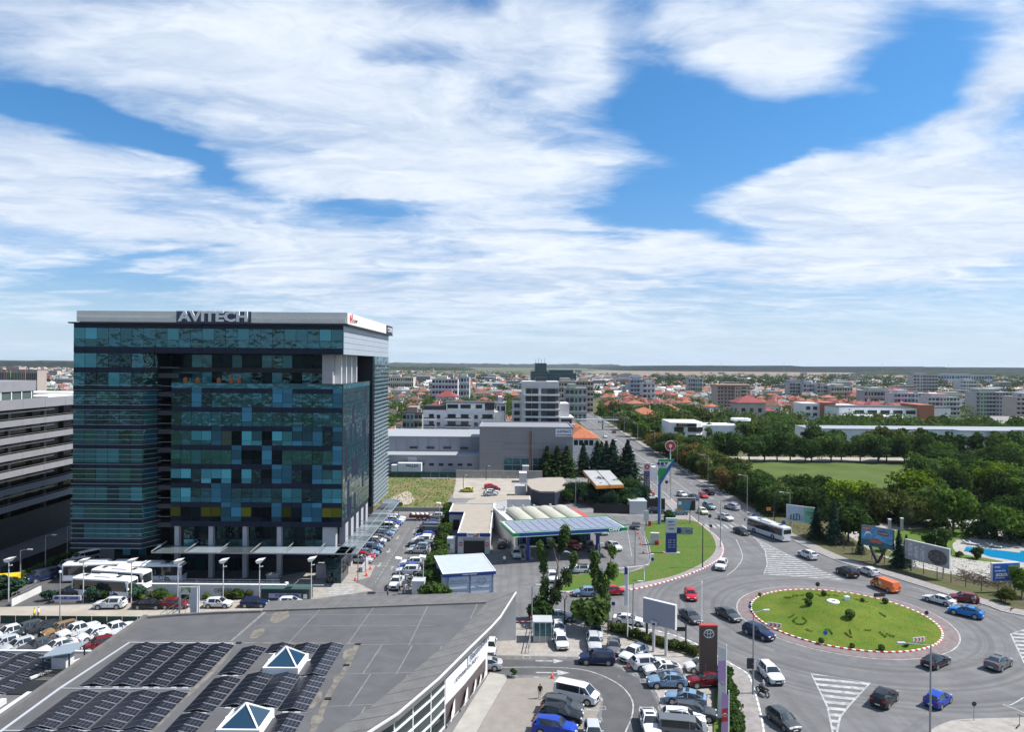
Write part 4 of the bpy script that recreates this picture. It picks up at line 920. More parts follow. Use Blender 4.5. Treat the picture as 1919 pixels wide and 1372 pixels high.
f=MB();f.box(-33.2,-30.9,124.3,125.6,5.4,9.1);f.build('pier_wall',[M['pier']],office);f=MB();f.box(-34.3,-31.8,124.3,126,.03,2.4);f.build('pier_wall',[M['pier']],office)
for k in range(5):f=MB();f.box(-31.0,-29.9,127.5+k*4.4,129.6+k*4.4,.03,9.1);f.build('pier_wall',[M['pier']],office)
for j in range(13):
 x=-59.5+j*2.0
 add_pane(x,128.38,5.9,1.9,3.1,PM['dkkddkdkkdkdk'[j]]);add_pane(x,128.38,3.4,1.9,2.3,PM['tdrdttdrdtdrt'[j]])
 if not 6<j<12:add_pane(x,128.38,.2,1.9,2.2,PM['dtdrkdkkkkkkd'[j]])
f=MB();f.box(-59.7,-33.2,127.9,128.3,2.45,3.35);f.build('ground_band',[M['navy']],office)
f=MB();f.box(-43.5,-34.5,128.2,128.36,.02,2.45);f.build('entrance_opening',[M['black']],office)
for j in range(6):add_pane(-71.9+j*1.45,127.98,2.9,1.38,2.1,PM['gTttkr'[j]]);add_pane(-71.9+j*1.45,127.98,.3,1.38,1.7,PM['tkrttk'[j]])
M['canopy_glass']=pane_mat('canopy_glass',(.13,.15,.165),.2,.5,.01)
for k in range(6):
 f=MB();x0=-60.6+k*5.6;f.box(x0+.05,x0+5.5,119.6,124,5.65,5.72);f.build('canopy_pane',[M['canopy_glass']],office)
 f=MB();f.bar((x0,124.1,6.4),(x0-.5,119.8,5.75),.14);f.build('canopy_arm',[M['metal_grey']],office)
for k in range(20):
 f=MB();y0=119.6+k*2.4;f.box(-29.9,-26.3,y0+.05,y0+2.33,5.65,5.72);f.build('canopy_pane',[M['canopy_glass']],office)
f=MB();f.bar((-61,119.6,5.6),(-26.2,119.6,5.6),.16);f.bar((-26.2,119.5,5.6),(-26.2,167.5,5.6),.16);f.bar((-28,119.5,5.78),(-28,167.5,5.78),.1)
for k in range(8):f.bar((-26.4,122+k*6.2,5.6),(-26.4,122+k*6.2,.03),.14);f.bar((-29.9,122+k*6.2,6.6),(-26.3,122+k*6.2,5.8),.1)
f.build('canopy_frame',[M['metal_grey']],office)
f=MB();f.box(-31.8,-29.2,121.5,127.0,.05,4.2);f.build('glass_lobby',[PM['d']],office)
f=MB();f.box(-27.4,-26.9,128,169,.03,.9);f.build('low_wall',[M['pier']],office)
# --- banded building on the left
band=thing('banded_building','long low office building with white balcony bands and dark windows at the left edge','office building')
b=MB();b.box(-140,-104.6,96,196,0,28.0);b.build('wall',[mat('brown_glass',(.02,.018,.018),.12,spec=.8)],band)
M['band']=mat('band_panel',(.25,.25,.275),.55,noise=.08,nscale=.4)
for k in range(7):
 zb=28.0-3.45*k;zt=zb+(2.05 if k==0 else 1.25)
 for i in range(14):
  y0=98+i*7;f=MB();f.box(-102.2,-102,y0+.03,y0+6.97,zb,zt);f.build('balcony_band',[M['band']],band)
 if k:f=MB();f.box(-104.6,-102.2,96,196,zb,zb+.25);f.build('balcony_floor',[mat('sandy_floor',(.42,.34,.22),.9,noise=.2,nscale=.8) if k==1 else bpy.data.materials['sandy_floor']],band)
 else:f=MB();f.box(-140,-102.2,96,196,28.0,28.6);f.build('roof',[M['concrete']],band)
 if k:
  f=MB();f.bar((-102.05,96,zt+.35),(-102.05,196,zt+.35),.06);f.bar((-102.6,96,zt+1.6),(-102.6,158,zt+1.6),.12,.3);f.build('balcony_rail',[M['metal_grey']],band)
for y in range(100,196,11):f=MB();f.box(-103.4,-102.6,y-.4,y+.4,0,28);f.build('column',[M['black']],band)
b=MB();b.box(-102.6,-102.1,96,196,0,6.0);b.build('base_wall',[mat('dark_base',(.035,.04,.038),.6,noise=.3,nscale=.5)],band)
b=MB();b.box(-135,-104,100,154,31.6,33.8);b.build('penthouse_band',[M['band']],band)
b=MB();b.box(-134,-104.3,100,153.6,28.6,31.6);b.build('penthouse_glazing',[pane_mat('pale_glass',(.10,.14,.13),.1,.8)],band)
for i in range(15):b=MB();y=110+i*3.05;b.box(-104.25,-104.1,y-.12,y+.12,28.7,31.6);b.build('mullion',[M['white']],band)
b=MB();b.box(-134,-102.4,172,182,30.0,30.3);b.box(-112,-104,158,171,29.7,30.1);b.build('roof_unit',[M['white']],band)
# --- ramp wall and street edge in front of the offices
wall_=thing('ramp_wall','low white wall of the ramp carrying black block letters','wall')
p0,p1=G(300,1122),G(535,1118)
b=MB();yW=113.6;b.box(G(290,1118)[0],G(534,1118)[0],yW,yW+.4,0.02,2.1);b.prism([(G(244,1118)[0],yW),(G(290,1118)[0],yW),(G(290,1118)[0],yW+.4),(G(244,1118)[0],yW+.4)],.02,.9);b.build('wall',[M['offwhite']],wall_)
b=MB();b.box(G(244,1118)[0],G(540,1118)[0],yW-.05,yW+.45,2.1,2.2);b.build('coping',[M['white']],wall_)
letters('OFFICES',1.0,(G(438,1105)[0],yW-.04,1.15),M['dark'],wall_,0,2.9)
b=MB();b.bar((G(300,1090)[0],119.4,1.2),(G(540,1085)[0],119.4,1.2),.06);b.bar((G(300,1090)[0],119.4,.8),(G(540,1085)[0],119.4,.8),.04)
for i in range(12):x=G(300,1090)[0]+i*1.85;b.bar((x,119.4,0),(x,119.4,1.2),.05)
rl=b.build('railing',[M['metal_pale']]);tag(rl,'pale metal railing above the ramp in front of the office ground floor','railing')
b=MB();b.box(G(300,1090)[0],G(540,1085)[0],119.6,120.0,.02,.75);tag(b.build('planter_wall',[M['pier']]),'grey low wall under the ramp railing','wall')
def company_sign(px,py,w_,label):
 o=thing('company_sign',label,'sign',(*G(px,py),0));b=MB();b.box(-w_/2,w_/2,0,.15,.5,1.25);b.build('board',[M['offwhite']],o)
 b=MB();b.box(-w_/2+.08,w_/2-.08,-.03,0,.58,1.17);b.build('sign_face',[mat('sign_lilac',(.30,.33,.48),.5)],o)
 b=MB();b.box(-w_/2+.25,-w_/2+.85,-.06,-.03,.7,.95);b.box(-w_/2+.4,-w_/2+1.0,-.06,-.03,.85,1.08);b.build('logo',[M['blue_deep']],o)
 letters('CUBIC CENTER',.5,(.45,-.06,.875),M['blue_deep'],o,0,w_-1.6,.01)
 b=MB();b.box(-w_/2,-w_/2+.12,0,.12,0,.5);b.box(w_/2-.12,w_/2,0,.12,0,.5);b.build('leg',[M['dark']],o);return o
company_sign(125,1132,4.4,'long low company sign with blue letters at the yard entrance left of the coaches')
shed=thing('green_shed','dark green container shed with a pale company sign on its front','shed',(*G(534,1128),0))
b=MB();b.box(-3.8,3.8,0,2.2,0,1.9);b.build('wall',[mat('dark_green_steel',(.012,.03,.03),.5)],shed)
b=MB();b.box(-3.9,3.9,-.1,2.3,1.9,2.05);b.build('roof',[mat('green_roof',(.05,.10,.09),.6)],shed)
b=MB();b.box(-2.6,2.6,-.06,0,.6,1.3);b.build('sign_face',[bpy.data.materials['sign_lilac']],shed)
letters('CUBIC CENTER',.5,(.3,-.08,.95),M['blue_deep'],shed,0,3.8,.01)
for i in range(2):b=MB();b.box(2.9,3.5,-.05,0,.5,1.2);
b.build('notice',[M['white']],shed)
def lamp_square():
 o=thing('street_lamp','lamp','street lamp');b=MB();b.tube((0,0,0),(0,0,6.4),.09,.07);b.build('pole',[M['metal_pale']],o)
 b=MB();b.mesh([(-.35,-.5,6.3),(.2,-.5,6.3),(.2,.5,6.3),(-.35,.5,6.3),(-.45,-.7,6.75),(.75,-.7,6.95),(.75,.7,6.95),(-.45,.7,6.75)],[(0,1,5,4),(1,2,6,5),(2,3,7,6),(3,0,4,7),(4,5,6,7),(3,2,1,0)]);b.build('lamp_head',[M['white']],o)
 b=MB();b.bar((-.02,0,5.6),(.5,0,5.75),.18,.1);b.build('lamp_arm',[M['white']],o);return freeze(o)
ls=lamp_square()
for i,(px,py,l) in enumerate([(16,1128,'by the yellow awning at the left edge'),(156,1130,'left of the minicoach'),(246,1130,'between the two nearest coaches'),(333,1131,'beside the roof stair railing'),(418,1130,'just left of the OFFICES letters on the wall'),(486,1130,'at the corner of the dark green shed'),(583,1126,'beside the right end of the green shed')]):place(ls,(*G(px,py),.02),0,'white street lamp with square head '+l,'square headed lamps along the office street')
for i,(px,py,l) in enumerate([(748,1112,'beside the white pickup in the car park'),(793,1108,'at the hedge near the motorcycles'),(823,990,'thin one at the far hedge of the car park')]):place(ls,(*G(px,py),.02),R(180),'white street lamp '+l,'square headed lamps of the car park',scale=.85)
def cone(px,py,label,s=1.0,world=False):
 x,y=(px,py) if world else G(px,py);o=thing('traffic_cone',label,'traffic cone',(x,y,.04),0,'orange traffic cones');b=MB();b.lathe([(.17*s,.04),(.10*s,.35*s),(.08*s,.42*s)],10);b.lathe([(.06*s,.52*s),(.03*s,.75*s),(0,.75*s)],10);b.build('cone',[mat('cone_orange',(.75,.09,.03),.5) if 'cone_orange' not in bpy.data.materials else bpy.data.materials['cone_orange']],o)
 b=MB();b.lathe([(.08*s,.42*s),(.06*s,.52*s)],10);b.build('reflective_band',[M['white']],o);b=MB();b.box(-.22*s,.22*s,-.22*s,.22*s,0,.04);b.build('base',[M['red']],o)
cone(666,1089,'orange traffic cone nearest the zebra crossing of the car park',1.3);cone(687,1080,'orange traffic cone in the middle of the plaza corner',1.3);cone(694,1068,'orange traffic cone nearest the silver estate',1.3)
for i,(px,py) in enumerate([(1196,1001),(1199,1011),(1200,1021),(1206,1037)]):cone(px,py,['farthest','second','third','nearest'][i]+' orange cone of the line on the coned off forecourt bay',1.0)
cone(1035,1272,'red cone on the dashed kerb above the passenger van');cone(1176,1253,'dark red cone beside the rear of the black SUV in the lot')
ch=thing('toll_barrier','red and white checked barrel with a boom at the office car park entrance','barrier',(*G(537,1108),0));
for k in range(4):b=MB();b.tube((0,0,k*.36),(0,0,k*.36+.36),.3,.3,10);b.build('drum_ring',[M['red'] if k%2==0 else M['white']],ch)
b=MB();b.bar((.3,0,1.0),(6.2,0,1.0),.09);b.build('boom',[M['white']],ch)
bn=thing('waste_container','grey waste container beside the office entrance','container',(*G(512,1092),0));b=MB();b.prism([(-1,-.6),(1,-.6),(1.1,.6),(-1.1,.6)],.2,1.4);b.build('body',[M['metal_grey']],bn);b=MB();b.box(-1.1,1.1,-.7,.7,1.4,1.5);b.build('lid',[M['metal_pale']],bn)
b=MB();b.box(-.5,.5,-.1,.1,0,.2);b.build('castor',[M['tyre']],bn)
# --- showroom with the large grey roof
show=thing('showroom','car showroom with a wide grey membrane roof, glass pyramids and rows of solar panels','showroom')
H0=6.5
M['membrane']=mat('roof_membrane',(.10,.098,.102),.85,noise=.22,nscale=.22,detail=11,dist=1.5,bump=.04)
M['membrane_pale']=mat('pale_roof_sheet',(.135,.13,.127),.8,noise=.22,nscale=.6,detail=11)
M['seam']=mat('roof_seam',(.21,.20,.19),.85,noise=.3,nscale=1.4,detail=8)
M['stain']=mat('roof_stain',(.19,.17,.145),.95,noise=.45,nscale=1.2,detail=10)
M['solar']=mat('solar_cell',(.011,.011,.017),.25,spec=.45)
M['solar_line']=mat('solar_gridline',(.22,.23,.25),.5)
eave=GP([(967,1112),(938,1158),(921,1177),(881,1216),(822,1275),(745,1341),(700,1370)],H0)+[(-20,46),(-26,38)]
inner=GP([(911,1132),(891.5,1154.5),(870,1178),(836,1210),(802,1237.5),(766,1269),(712.8,1312),(700,1325)],H0)+[(-22.5,46),(-28.5,38)]
back_o=GP([(967,1112),(735,1119),(502,1130)],H0);back_i=GP([(911,1132),(700,1140),(490,1147.5)],H0)
left_b=GP([(490,1148),(415,1150.5),(330,1155),(273,1159.5)],H0)
b=MB();b.prism(inner+[(-44.3,38)]+left_b[::-1]+back_i[::-1][:-1],6.05,6.5,0);b.build('roof',[M['membrane']],show)
def bandpieces(A,B_,z0,z1,n,name,m_,gap=.01):
 ra=[A[0]]+A[1:];
 def at(L,t):
  d=[0]
  for p,q in zip(L,L[1:]):d.append(d[-1]+math.hypot(q[0]-p[0],q[1]-p[1]))
  s=t*d[-1]
  for i in range(len(L)-1):
   if s<=d[i+1]+1e-9:f=(s-d[i])/(d[i+1]-d[i]);return (L[i][0]+(L[i+1][0]-L[i][0])*f,L[i][1]+(L[i+1][1]-L[i][1])*f)
  return L[-1]
 for i in range(n):
  t0,t1=i/n,(i+1)/n-gap/n;f=MB();f.prism([at(A,t0),at(A,t1),at(B_,t1),at(B_,t0)],z0,z1);f.build(name,[m_],show)
bandpieces(eave,inner,6.3,6.62,22,'eave_sheet',M['membrane_pale'],.04)
bandpieces(back_o,back_i,6.3,6.7,16,'parapet_sheet',M['membrane_pale'],.04)
b=MB();strip(b,eave,.14,6.5,0,z2=6.7);b.build('eave_trim',[M['offwhite']],show)
b=MB();strip(b,[(-44.3,38),left_b[-1]],.5,5.8,0,z2=6.95);strip(b,left_b[::-1],.4,5.8,0,z2=6.75);b.build('parapet',[M['membrane_pale']],show)
b=MB();strip(b,back_o,.3,0,0,z2=6.3);strip(b,left_b,.3,0,0,z2=6.0);b.box(-44.2,-44.0,38,86,0,6.0);b.build('wall',[M['offwhite']],show)
b=MB()
for x,y0,y1 in ((-24.6,78.8,90.2),(-17.9,78.8,91.3),(-11.0,78.8,92.2),(-4.6,87,92.8),(-14.6,71.4,78.8),(-11.2,71.4,78.8),(-7.9,73.4,78.8),(-14.4,64.6,71.4),(-10.6,64.6,71.4),(-13.5,58,64.6),(-31.3,79,91)):strip(b,[(x-.3,y0),(x+.3,y1)],.12,6.506)
for y,x0,x1 in ((88.0,-30.6,-8),(84.2,-30.6,-9),(78.8,-17,-7.2),(71.4,-16.5,-7.9),(64.6,-16.5,-11.2),(58.5,-16.5,-14)):strip(b,[(x0,y),(x1,y+.6)],.10,6.510)
strip(b,[(-43.8,79.5),(-31.5,79.5)],.1,6.506);strip(b,[(-31.5,79.5),(-30.8,91)],.3,6.504)
tag(b.build('membrane_seam',[M['seam']],show),kind='stuff')
b=MB();strip(b,smooth_line([(-17.1,79),(-16.9,73),(-17.15,67),(-16.8,60),(-16.9,50)],6),.55,6.515);strip(b,smooth_line([(-30.9,79.2),(-30.2,72),(-30.5,64),(-30.2,50)],6),.5,6.515)
strip(b,[(-30.2,79.1),(-17,79.2)],.35,6.516)
for x,y,a,c in ((-17.2,70.5,.5,.9),(-17,62.2,.6,1.1),(-28.6,87.5,1.2,2.0),(-29.4,82,.8,1.5),(-17.5,76.5,.7,1.4),(-18.2,66,.6,1.6)):b.face([(x+a*math.cos(t*.57)*(1+.25*math.sin(t*5)),y+c*math.sin(t*.57)*(1+.2*math.cos(t*7)),6.52) for t in range(11)])
b.build('dirt_stain',[M['stain']],show)
b=MB()
for x,y in ((-17,73.4),(-17,66.0),(-17,78.9),(-30.4,79)):b.box(x-.3,x+.3,y-.18,y+.18,6.5,6.6)
b.build('roof_drain',[M['black']],show)
PW,PL,TILT=1.33,1.12,.23
def panel_mesh(sgn):
 f=MB();x0,x1=(0,sgn*PW);z0,z1=.42,.42-PW*TILT
 q=[(x0,0,z0),(x1,0,z1),(x1,PL-.03,z1),(x0,PL-.03,z0)];q=q if sgn>0 else q[::-1]
 f.face(q,0);f.face([(p[0],p[1],p[2]-.04) for p in q[::-1]],1)
 f.face([(x1,0,z1),(x0,0,z0),(x0,0,z0-.04),(x1,0,z1-.04)],1);f.face([(x1,0,z1-.04),(x1,PL-.03,z1-.04),(x1,PL-.03,z1),(x1,0,z1)],1)
 def ln(a,c,w_):
  (ax,ay),(cx,cy)=a,c;dx_,dy_=(0,w_) if abs(cx-ax)>abs(cy-ay) else (w_,0)
  P=lambda x,y:(x,y,z0+(z1-z0)*(x/x1)+.004)
  r_=[P(ax-dx_,ay-dy_),P(cx-dx_,cy-dy_) if dx_ else P(cx,cy-dy_),P(cx+dx_,cy+dy_) if dx_ else P(cx,cy+dy_),P(ax+dx_,ay+dy_)]
  r_=[P(ax-dx_,ay-dy_),P(cx+(0 if dy_ else -dx_),cy-dy_),P(cx+dx_,cy+dy_),P(ax+dx_ if dx_ else ax,ay+dy_)]
  f.face(r_,1);
 e=sgn*.012
 ln((e,.03),(x1-e,.03),.022 if sgn>0 else .006)
 if sgn<0:return f.data('solar_panel',[M['solar'],M['solar_line']])
 ln((e,PL-.06),(x1-e,PL-.06),.022)
 for k in (1,2,3):ln((x1*k/4,.05),(x1*k/4,PL-.08),.006)
 ln((e*2,PL/2),(x1-e*2,PL/2),.006)
 return f.data('solar_panel',[M['solar'],M['solar_line']])
pmR,pmL=panel_mesh(1),panel_mesh(-1)
npan=0
def tent(x,y0,y1,z=6.5,parent=show):
 n=int(round((y1-y0)/PL))
 for i in range(n):
  for me in (pmR,pmL):o=link('solar_panel',me,parent);o.location=(x,y0+i*PL,z)
 f=MB();f.box(x-PW,x+PW,y0-.12,y0-.06,z,z+.06);f.box(x-.8,x-.3,y0-.3,y0-.05,z,z+.1);f.box(x+.3,x+.8,y0-.3,y0-.05,z,z+.1);f.box(x-.03,x+.03,y0,y0+n*PL,z+.3,z+.37);f.build('panel_rack',[M['metal_pale']],parent)
for x in (-40.25,-37.45,-34.6,-31.85):
 tent(x,68.1,78.1);tent(x+.1,60.1,67.2);tent(x+.1,55.3,59.6)
for x,y0,y1 in ((-28.05,70.8,78.0),(-27.95,63.2,70.0),(-25.2,76.2,78.3),(-22.5,76.2,78.3),(-25.05,64.2,70.9),(-22.35,64.2,70.9),(-19.75,70.7,78.3),(-19.6,63.5,70.2),(-19.5,56,62.7),(-27.9,56,62.7)):tent(x,y0,y1)
b=MB();strip(b,[(-43.0,50),(-43.2,67.6),(-42.6,78.8),(-31,78.8)],.22,6.52,0,z2=6.6);strip(b,[(-43,67.65),(-30.6,67.65)],.1,6.52,0,z2=6.58);strip(b,[(-43,59.85),(-30.6,59.85)],.1,6.52,0,z2=6.58)
b.build('cable_tray',[M['metal_pale']],show)
M['sky_glass']=pane_mat('skylight_glass',(.012,.03,.055),.1,.7,.01)
def pyramid(x0,x1,y0,y1,apex,parent,s=1):
 o=MB();
 for a in ((x0,x1,y0,y0+.22),(x0,x1,y1-.22,y1),(x0,x0+.22,y0+.22,y1-.22),(x1-.22,x1,y0+.22,y1-.22)):o.box(*a,6.5,7.15)
 ax,ay=(x0+x1)/2,(y0+y1)/2;c=[(x0+.2,y0+.2),(x1-.2,y0+.2),(x1-.2,y1-.2),(x0+.2,y1-.2)]
 for p in c:o.bar((*p,7.12),(ax,ay,apex+.03),.14,.14)
 o.box(x0-.5,x1+.5,y1-.6,y1-.3,6.5,6.62)
 o.build('skylight_frame',[M['white']],parent)
 for i in range(4):f=MB();p,q=c[i],c[(i+1)%4];f.face([(*p,7.14),(*q,7.14),(ax,ay,apex)]);f.build('skylight_pane',[M['sky_glass']],parent)
pyramid(-25.0,-21.4,71.2,74.9,8.55,show);pyramid(-24.6,-20.95,59.1,62.8,8.5,show)
wl_=[(-2.75,86.0),(-5.1,78),(-7.9,70.1),(-10.9,63),(-12.6,60),(-20.6,47),(-26.6,38.6)]
def wp(Y):
 for p,q in zip(wl_,wl_[1:]):
  if q[1]<=Y<=p[1]:t=(p[1]-Y)/(p[1]-q[1]);return p[0]+(q[0]-p[0])*t
 return wl_[-1][0]
def wall_quad(Y0,Y1,z0,z1,off=0,n=1):
 f=MB();ys=[Y0+(Y1-Y0)*i/n for i in range(n+1)];nx,ny=.95,-.31
 for a,c in zip(ys,ys[1:]):
  A,C=(wp(a)+nx*off,a+ny*off),(wp(c)+nx*off,c+ny*off);D=.12
  f.prism([A,C,(C[0]-D,C[1]+.03),(A[0]-D,A[1]+.03)],z0,z1)
 return f
M['wall_w']=mat('white_wall_panel',(.66,.65,.63),.7,noise=.08,nscale=.6)
b=MB();strip(b,eave,.10,6.0,0,z2=6.5);b.build('eave_face',[M['membrane_pale']],show)
wall_quad(86,73.4,.1,5.9,0,5).build('end_wall',[M['wall_w']],show)
f=MB();f.box(-3.9,-2.7,86.0,86.25,0.1,5.95);f.build('end_wall',[M['wall_w']],show)
for a,c in ((86,79.6),(79.5,73.5)):
 wall_quad(a,c-.0,3.0,5.1,.10,2).build('sign_panel',[M['white']],show)
wall_quad(85.9,78.9,4.2,5.95,.2,3).build('sign_panel',[mat('sign_grey',(.55,.56,.6),.5)],show)
wall_quad(78.8,73.4,5.2,5.9,.08,2).build('high_window',[PM['r']],show)
mural=wall_quad(85.2,73.4,.3,2.4,.08,4);mural.build('mural_panel',[mat('mural_brown',(.11,.085,.085),.6,noise=.25,nscale=.6)],show)
b=MB()
for i,y in enumerate((75.0,78.3,81,82.8,84.3)):
 x=wp(y)+.27;s_=1.25-.18*i
 sil=[(-1.3,.0),(-1.3,.5),(-1.0,.8),(-.6,.85),(-.2,1.2),(.6,1.2),(1.0,.8),(1.3,.7),(1.3,0),(.95,0),(.8,.22),(.6,0),(-.6,0),(-.8,.22),(-.95,0)]
 b.face([(x+.3*u*s_*-.31*-1+.005*i,y+u*s_,.6+v_*s_) for u,v_ in sil])
b.build('mural_print',[mat('mural_white',(.62,.60,.58),.6)],show)
wa=math.atan2(-8,-2.35)
letters('Bucuresti Nord',1.0,(wp(82.4)+.38,82.3,5.0),mat('letter_grey',(.10,.10,.14),.5),show,R(90)-.29,6.2)
letters('EXPERIENTA AUTO',.6,(wp(78.6)+.25,78.5,4.1),bpy.data.materials['letter_grey'],show,R(90)-.33,6.5)
letters('www.nord.ro',.4,(wp(80.5)+.25,80.4,3.4),bpy.data.materials['letter_grey'],show,R(90)-.3,3.4) if False else None
PM['s']=pane_mat('shop_glass',(.012,.015,.018),.08,.8,.01)
ys=[73.3,70.2,67,64,61.5,59,56,53,50,47]
for a,c in zip(ys,ys[1:]):
 for z0,z1 in ((.4,1.95),(2.1,3.2),(3.35,4.45),(4.6,5.9)):wall_quad(a-.08,c+.08,z0,z1,0,1).build('window_pane',[PM['s']],show)
for z in (.25,2.02,3.27,4.52):wall_quad(73.3,47,z-.07,z+.09,.12,9).build('mullion',[M['white']],show)
for y in ys:wall_quad(y+.06,y-.06,.1,5.9,.08).build('mullion',[M['white']],show)
wall_quad(59.6,52,4.9,6.05,.3,3).build('sign_panel',[M['red']],show);wall_quad(59.3,52.2,1.4,5.6,.36,3).build('sign_panel',[mat('sign_orange',(.42,.24,.08),.5)],show)
b=MB();c0=(wp(57.8)+.62,57.7,4.5)
def oval(b,c,ra,rb,th,tilt_=0,n=28,m=0,depth=.05,axis='x'):
 for k in range(n):
  t0,t1=2*math.pi*k/n,2*math.pi*(k+1)/n
  P=lambda t,e:(ra+e)*math.cos(t),
  p=[((ra+e)*math.cos(t),(rb+e)*math.sin(t)) for t,e in ((t0,0),(t1,0),(t1,-th),(t0,-th))]
  if axis=='x':q=[(c[0],c[1]+u,c[2]+v_) for u,v_ in p];q2=[(a_-depth,y_,z_) for a_,y_,z_ in q]
  else:q=[(c[0]+u,c[1],c[2]+v_) for u,v_ in p];q2=[(a_,y_+depth,z_) for a_,y_,z_ in q]
  b.mesh(q+q2,[(0,1,2,3),(0,4,5,1),(3,2,6,7)],m)
def toyota(b,c,s_,axis='y'):
 oval(b,c,1.0*s_,.66*s_,.12*s_,axis=axis);oval(b,c,.34*s_,.62*s_,.11*s_,axis=axis);oval(b,(c[0],c[1],c[2]+.27*s_),.78*s_,.30*s_,.10*s_,axis=axis)
toyota(b,c0,1.3,'x');b.build('emblem',[M['white']],show)
b=MB()
for t in range(7):b.bar((-36.6+t*.0,92.4,3+t*0),(-36.6,92.4,7.2),.05)
tw=thing('access_tower','white steel portal with a gabled gate and diagonal hand rails behind the showroom roof','access tower',(*G(355,1166),0))
f=MB();f.box(.1,1.0,0,.4,0,5.0);f.box(1.2,1.35,0,.2,0,5.2);f.box(-1.6,-1.45,0,.2,0,5.0);f.bar((-1.6,.1,5.0),(1.3,.1,5.1),.15);f.build('portal',[M['offwhite']],tw)
f=MB();f.bar((-4.2,0,1.2),(-.4,0,3.6),.07);f.bar((-4.2,0,.5),(-.4,0,2.9),.07);f.bar((-3.6,.9,.4),(.2,.9,3.0),.25,.1)
for k in range(5):f.bar((-4.2+k*.9,0,0),(-4.2+k*.9,0,1.2+k*.57),.05)
f.build('hand_rail',[M['metal_pale']],tw);f=MB();f.face([(-1.4,-.03,4.2),(.1,-.03,4.2),(-.65,-.03,4.9)]);f.box(-1.4,.1,-.03,.03,4.0,4.2);f.box(-1.4,-1.28,-.03,.03,2,4.0);f.box(-.02,.1,-.03,.03,2,4.0);f.build('gate_frame',[M['metal_pale']],tw)
# --- lower roof left of the showroom
low=thing('workshop_building','lower flat roofed workshop with solar panels left of the showroom roof','workshop')
b=MB();b.box(-90,-44.7,38,77.3,0,5.9);b.build('roof',[M['membrane_pale']],low)
b=MB();b.box(-90,-44.7,77.3,77.7,0,6.15);b.build('parapet',[M['offwhite']],low)
for x in (-63.3,-60.5,-57.8,-55.05,-52.2,-49.5):tent(x,71.2,77.0,5.9,low)
for x in (-52.4,-49.6):tent(x,67.6,70.8,5.9,low) if x>-50 else None
b=MB();b.box(-51.5,-45.2,62.6,63.1,5.9,6.3);b.box(-47.6,-47.1,57.5,66,5.9,6.35);b.box(-60,-52,65.0,65.4,5.9,6.25);b.box(-60,-51.5,60.3,61.0,5.9,6.3);b.box(-46.2,-45.2,60,67.5,5.9,6.3);b.bar((-48,70.5,6.2),(-45.0,76.5,6.25),.3,.2);b.build('roof_duct',[M['offwhite']],low)
b=MB();b.box(-51.4,-47.7,63.2,65.6,5.9,6.0);b.box(-51.2,-47.8,58.4,60.1,5.9,6.0);b.box(-49.2,-45.3,67.6,70.6,5.9,6.02);b.build('roof_opening',[M['black']],low)
un=thing('rooftop_shelter','small rooftop shelter with a tilted grey blue sheet over pipes','rooftop unit',(-46.6,73.6,5.9));f=MB();f.mesh([(-1.5,-1.6,1.75),(1.4,-1.2,2.1),(1.4,2.0,2.1),(-1.5,1.6,1.75),(-1.5,-1.6,1.65),(1.4,-1.2,2.0),(1.4,2.0,2.0),(-1.5,1.6,1.65)],[(0,1,2,3),(4,5,1,0),(5,6,2,1),(6,7,3,2),(7,4,0,3)]);f.build('roof',[mat('sheet_blue_grey',(.33,.38,.43),.4,metal=.3)],un)
f=MB()
for x,y in ((-1.3,-1.3),(1.2,-1.0),(1.2,1.6),(-1.3,1.3)):f.box(x-.06,x+.06,y-.06,y+.06,0,1.95)
f.build('post',[M['dark']],un);f=MB();f.box(-.9,.6,-.6,.8,.1,1.3);f.build('cooling_unit',[M['offwhite']],un)
for k in range(8):f=MB();f.bar((-1.9,-2.6+k*.18,.3+.1*(k%3)),(1.6,-2.4+k*.18,.3+.1*(k%3)),.07);f.build('pipe',[M['dark']],un)
fn=thing('mesh_fence','low dark green fence between the cream service road and the car yard','fence')
for i in range(22):x0=-78+i*2.2;f=MB();f.box(x0+.03,x0+2.15,101.7,101.75,.05,1.1 if x0>-50 else 1.2);f.build('fence_panel',[mat('fence_green',(.02,.06,.045),.7,noise=.3,nscale=2) if i==0 else bpy.data.materials['fence_green']],fn)
ly=thing('street_lamp','thin grey lamp post standing between the car yard and the cream road','street lamp',(*G(112,1172),0));f=MB();f.tube((0,0,0),(0,0,7.5),.08,.05);f.build('pole',[M['metal_grey']],ly);f=MB();f.lathe([(0,7.9),(.18,7.8),(.18,7.55),(.05,7.5)],8);f.build('lamp_head',[M['white']],ly)
# --- showroom lot: totem, billboard, flags, booth, posts
tt=thing('brown_totem','tall brown sign slab with a silver oval emblem and red top','totem sign',(*G(1326.5,1283),0));tt.scale=(.77,1,.935)
zt=7.6;f=MB();
for k in range(38):f.box(-1.35,1.35,-.25,.25,.02+k*.195,.2+k*.195)
f.build('slatted_body',[mat('totem_brown',(.105,.068,.054),.6)],tt);f=MB();f.box(-1.33,1.33,-.22,.22,.02,7.5);f.build('core',[bpy.data.materials['totem_brown']],tt)
f=MB();f.box(-1.37,1.37,-.27,.27,7.43,7.62);f.build('red_cap',[M['red']],tt);f=MB();toyota(f,(0,-.33,6.55),.82);f.build('emblem',[M['white']],tt)
t_=letters('TOYOTA',.34,(-.5,-.3,2.2),mat('letter_brown',(.3,.2,.17),.5),tt,0,1.0);t_.rotation_euler=(R(90),R(90),0)
bbd=thing('blank_billboard','large blank grey billboard on two white posts beside the slanting car row','billboard',(*G(1234,1227),0));bbd.rotation_euler=(0,0,R(-39))
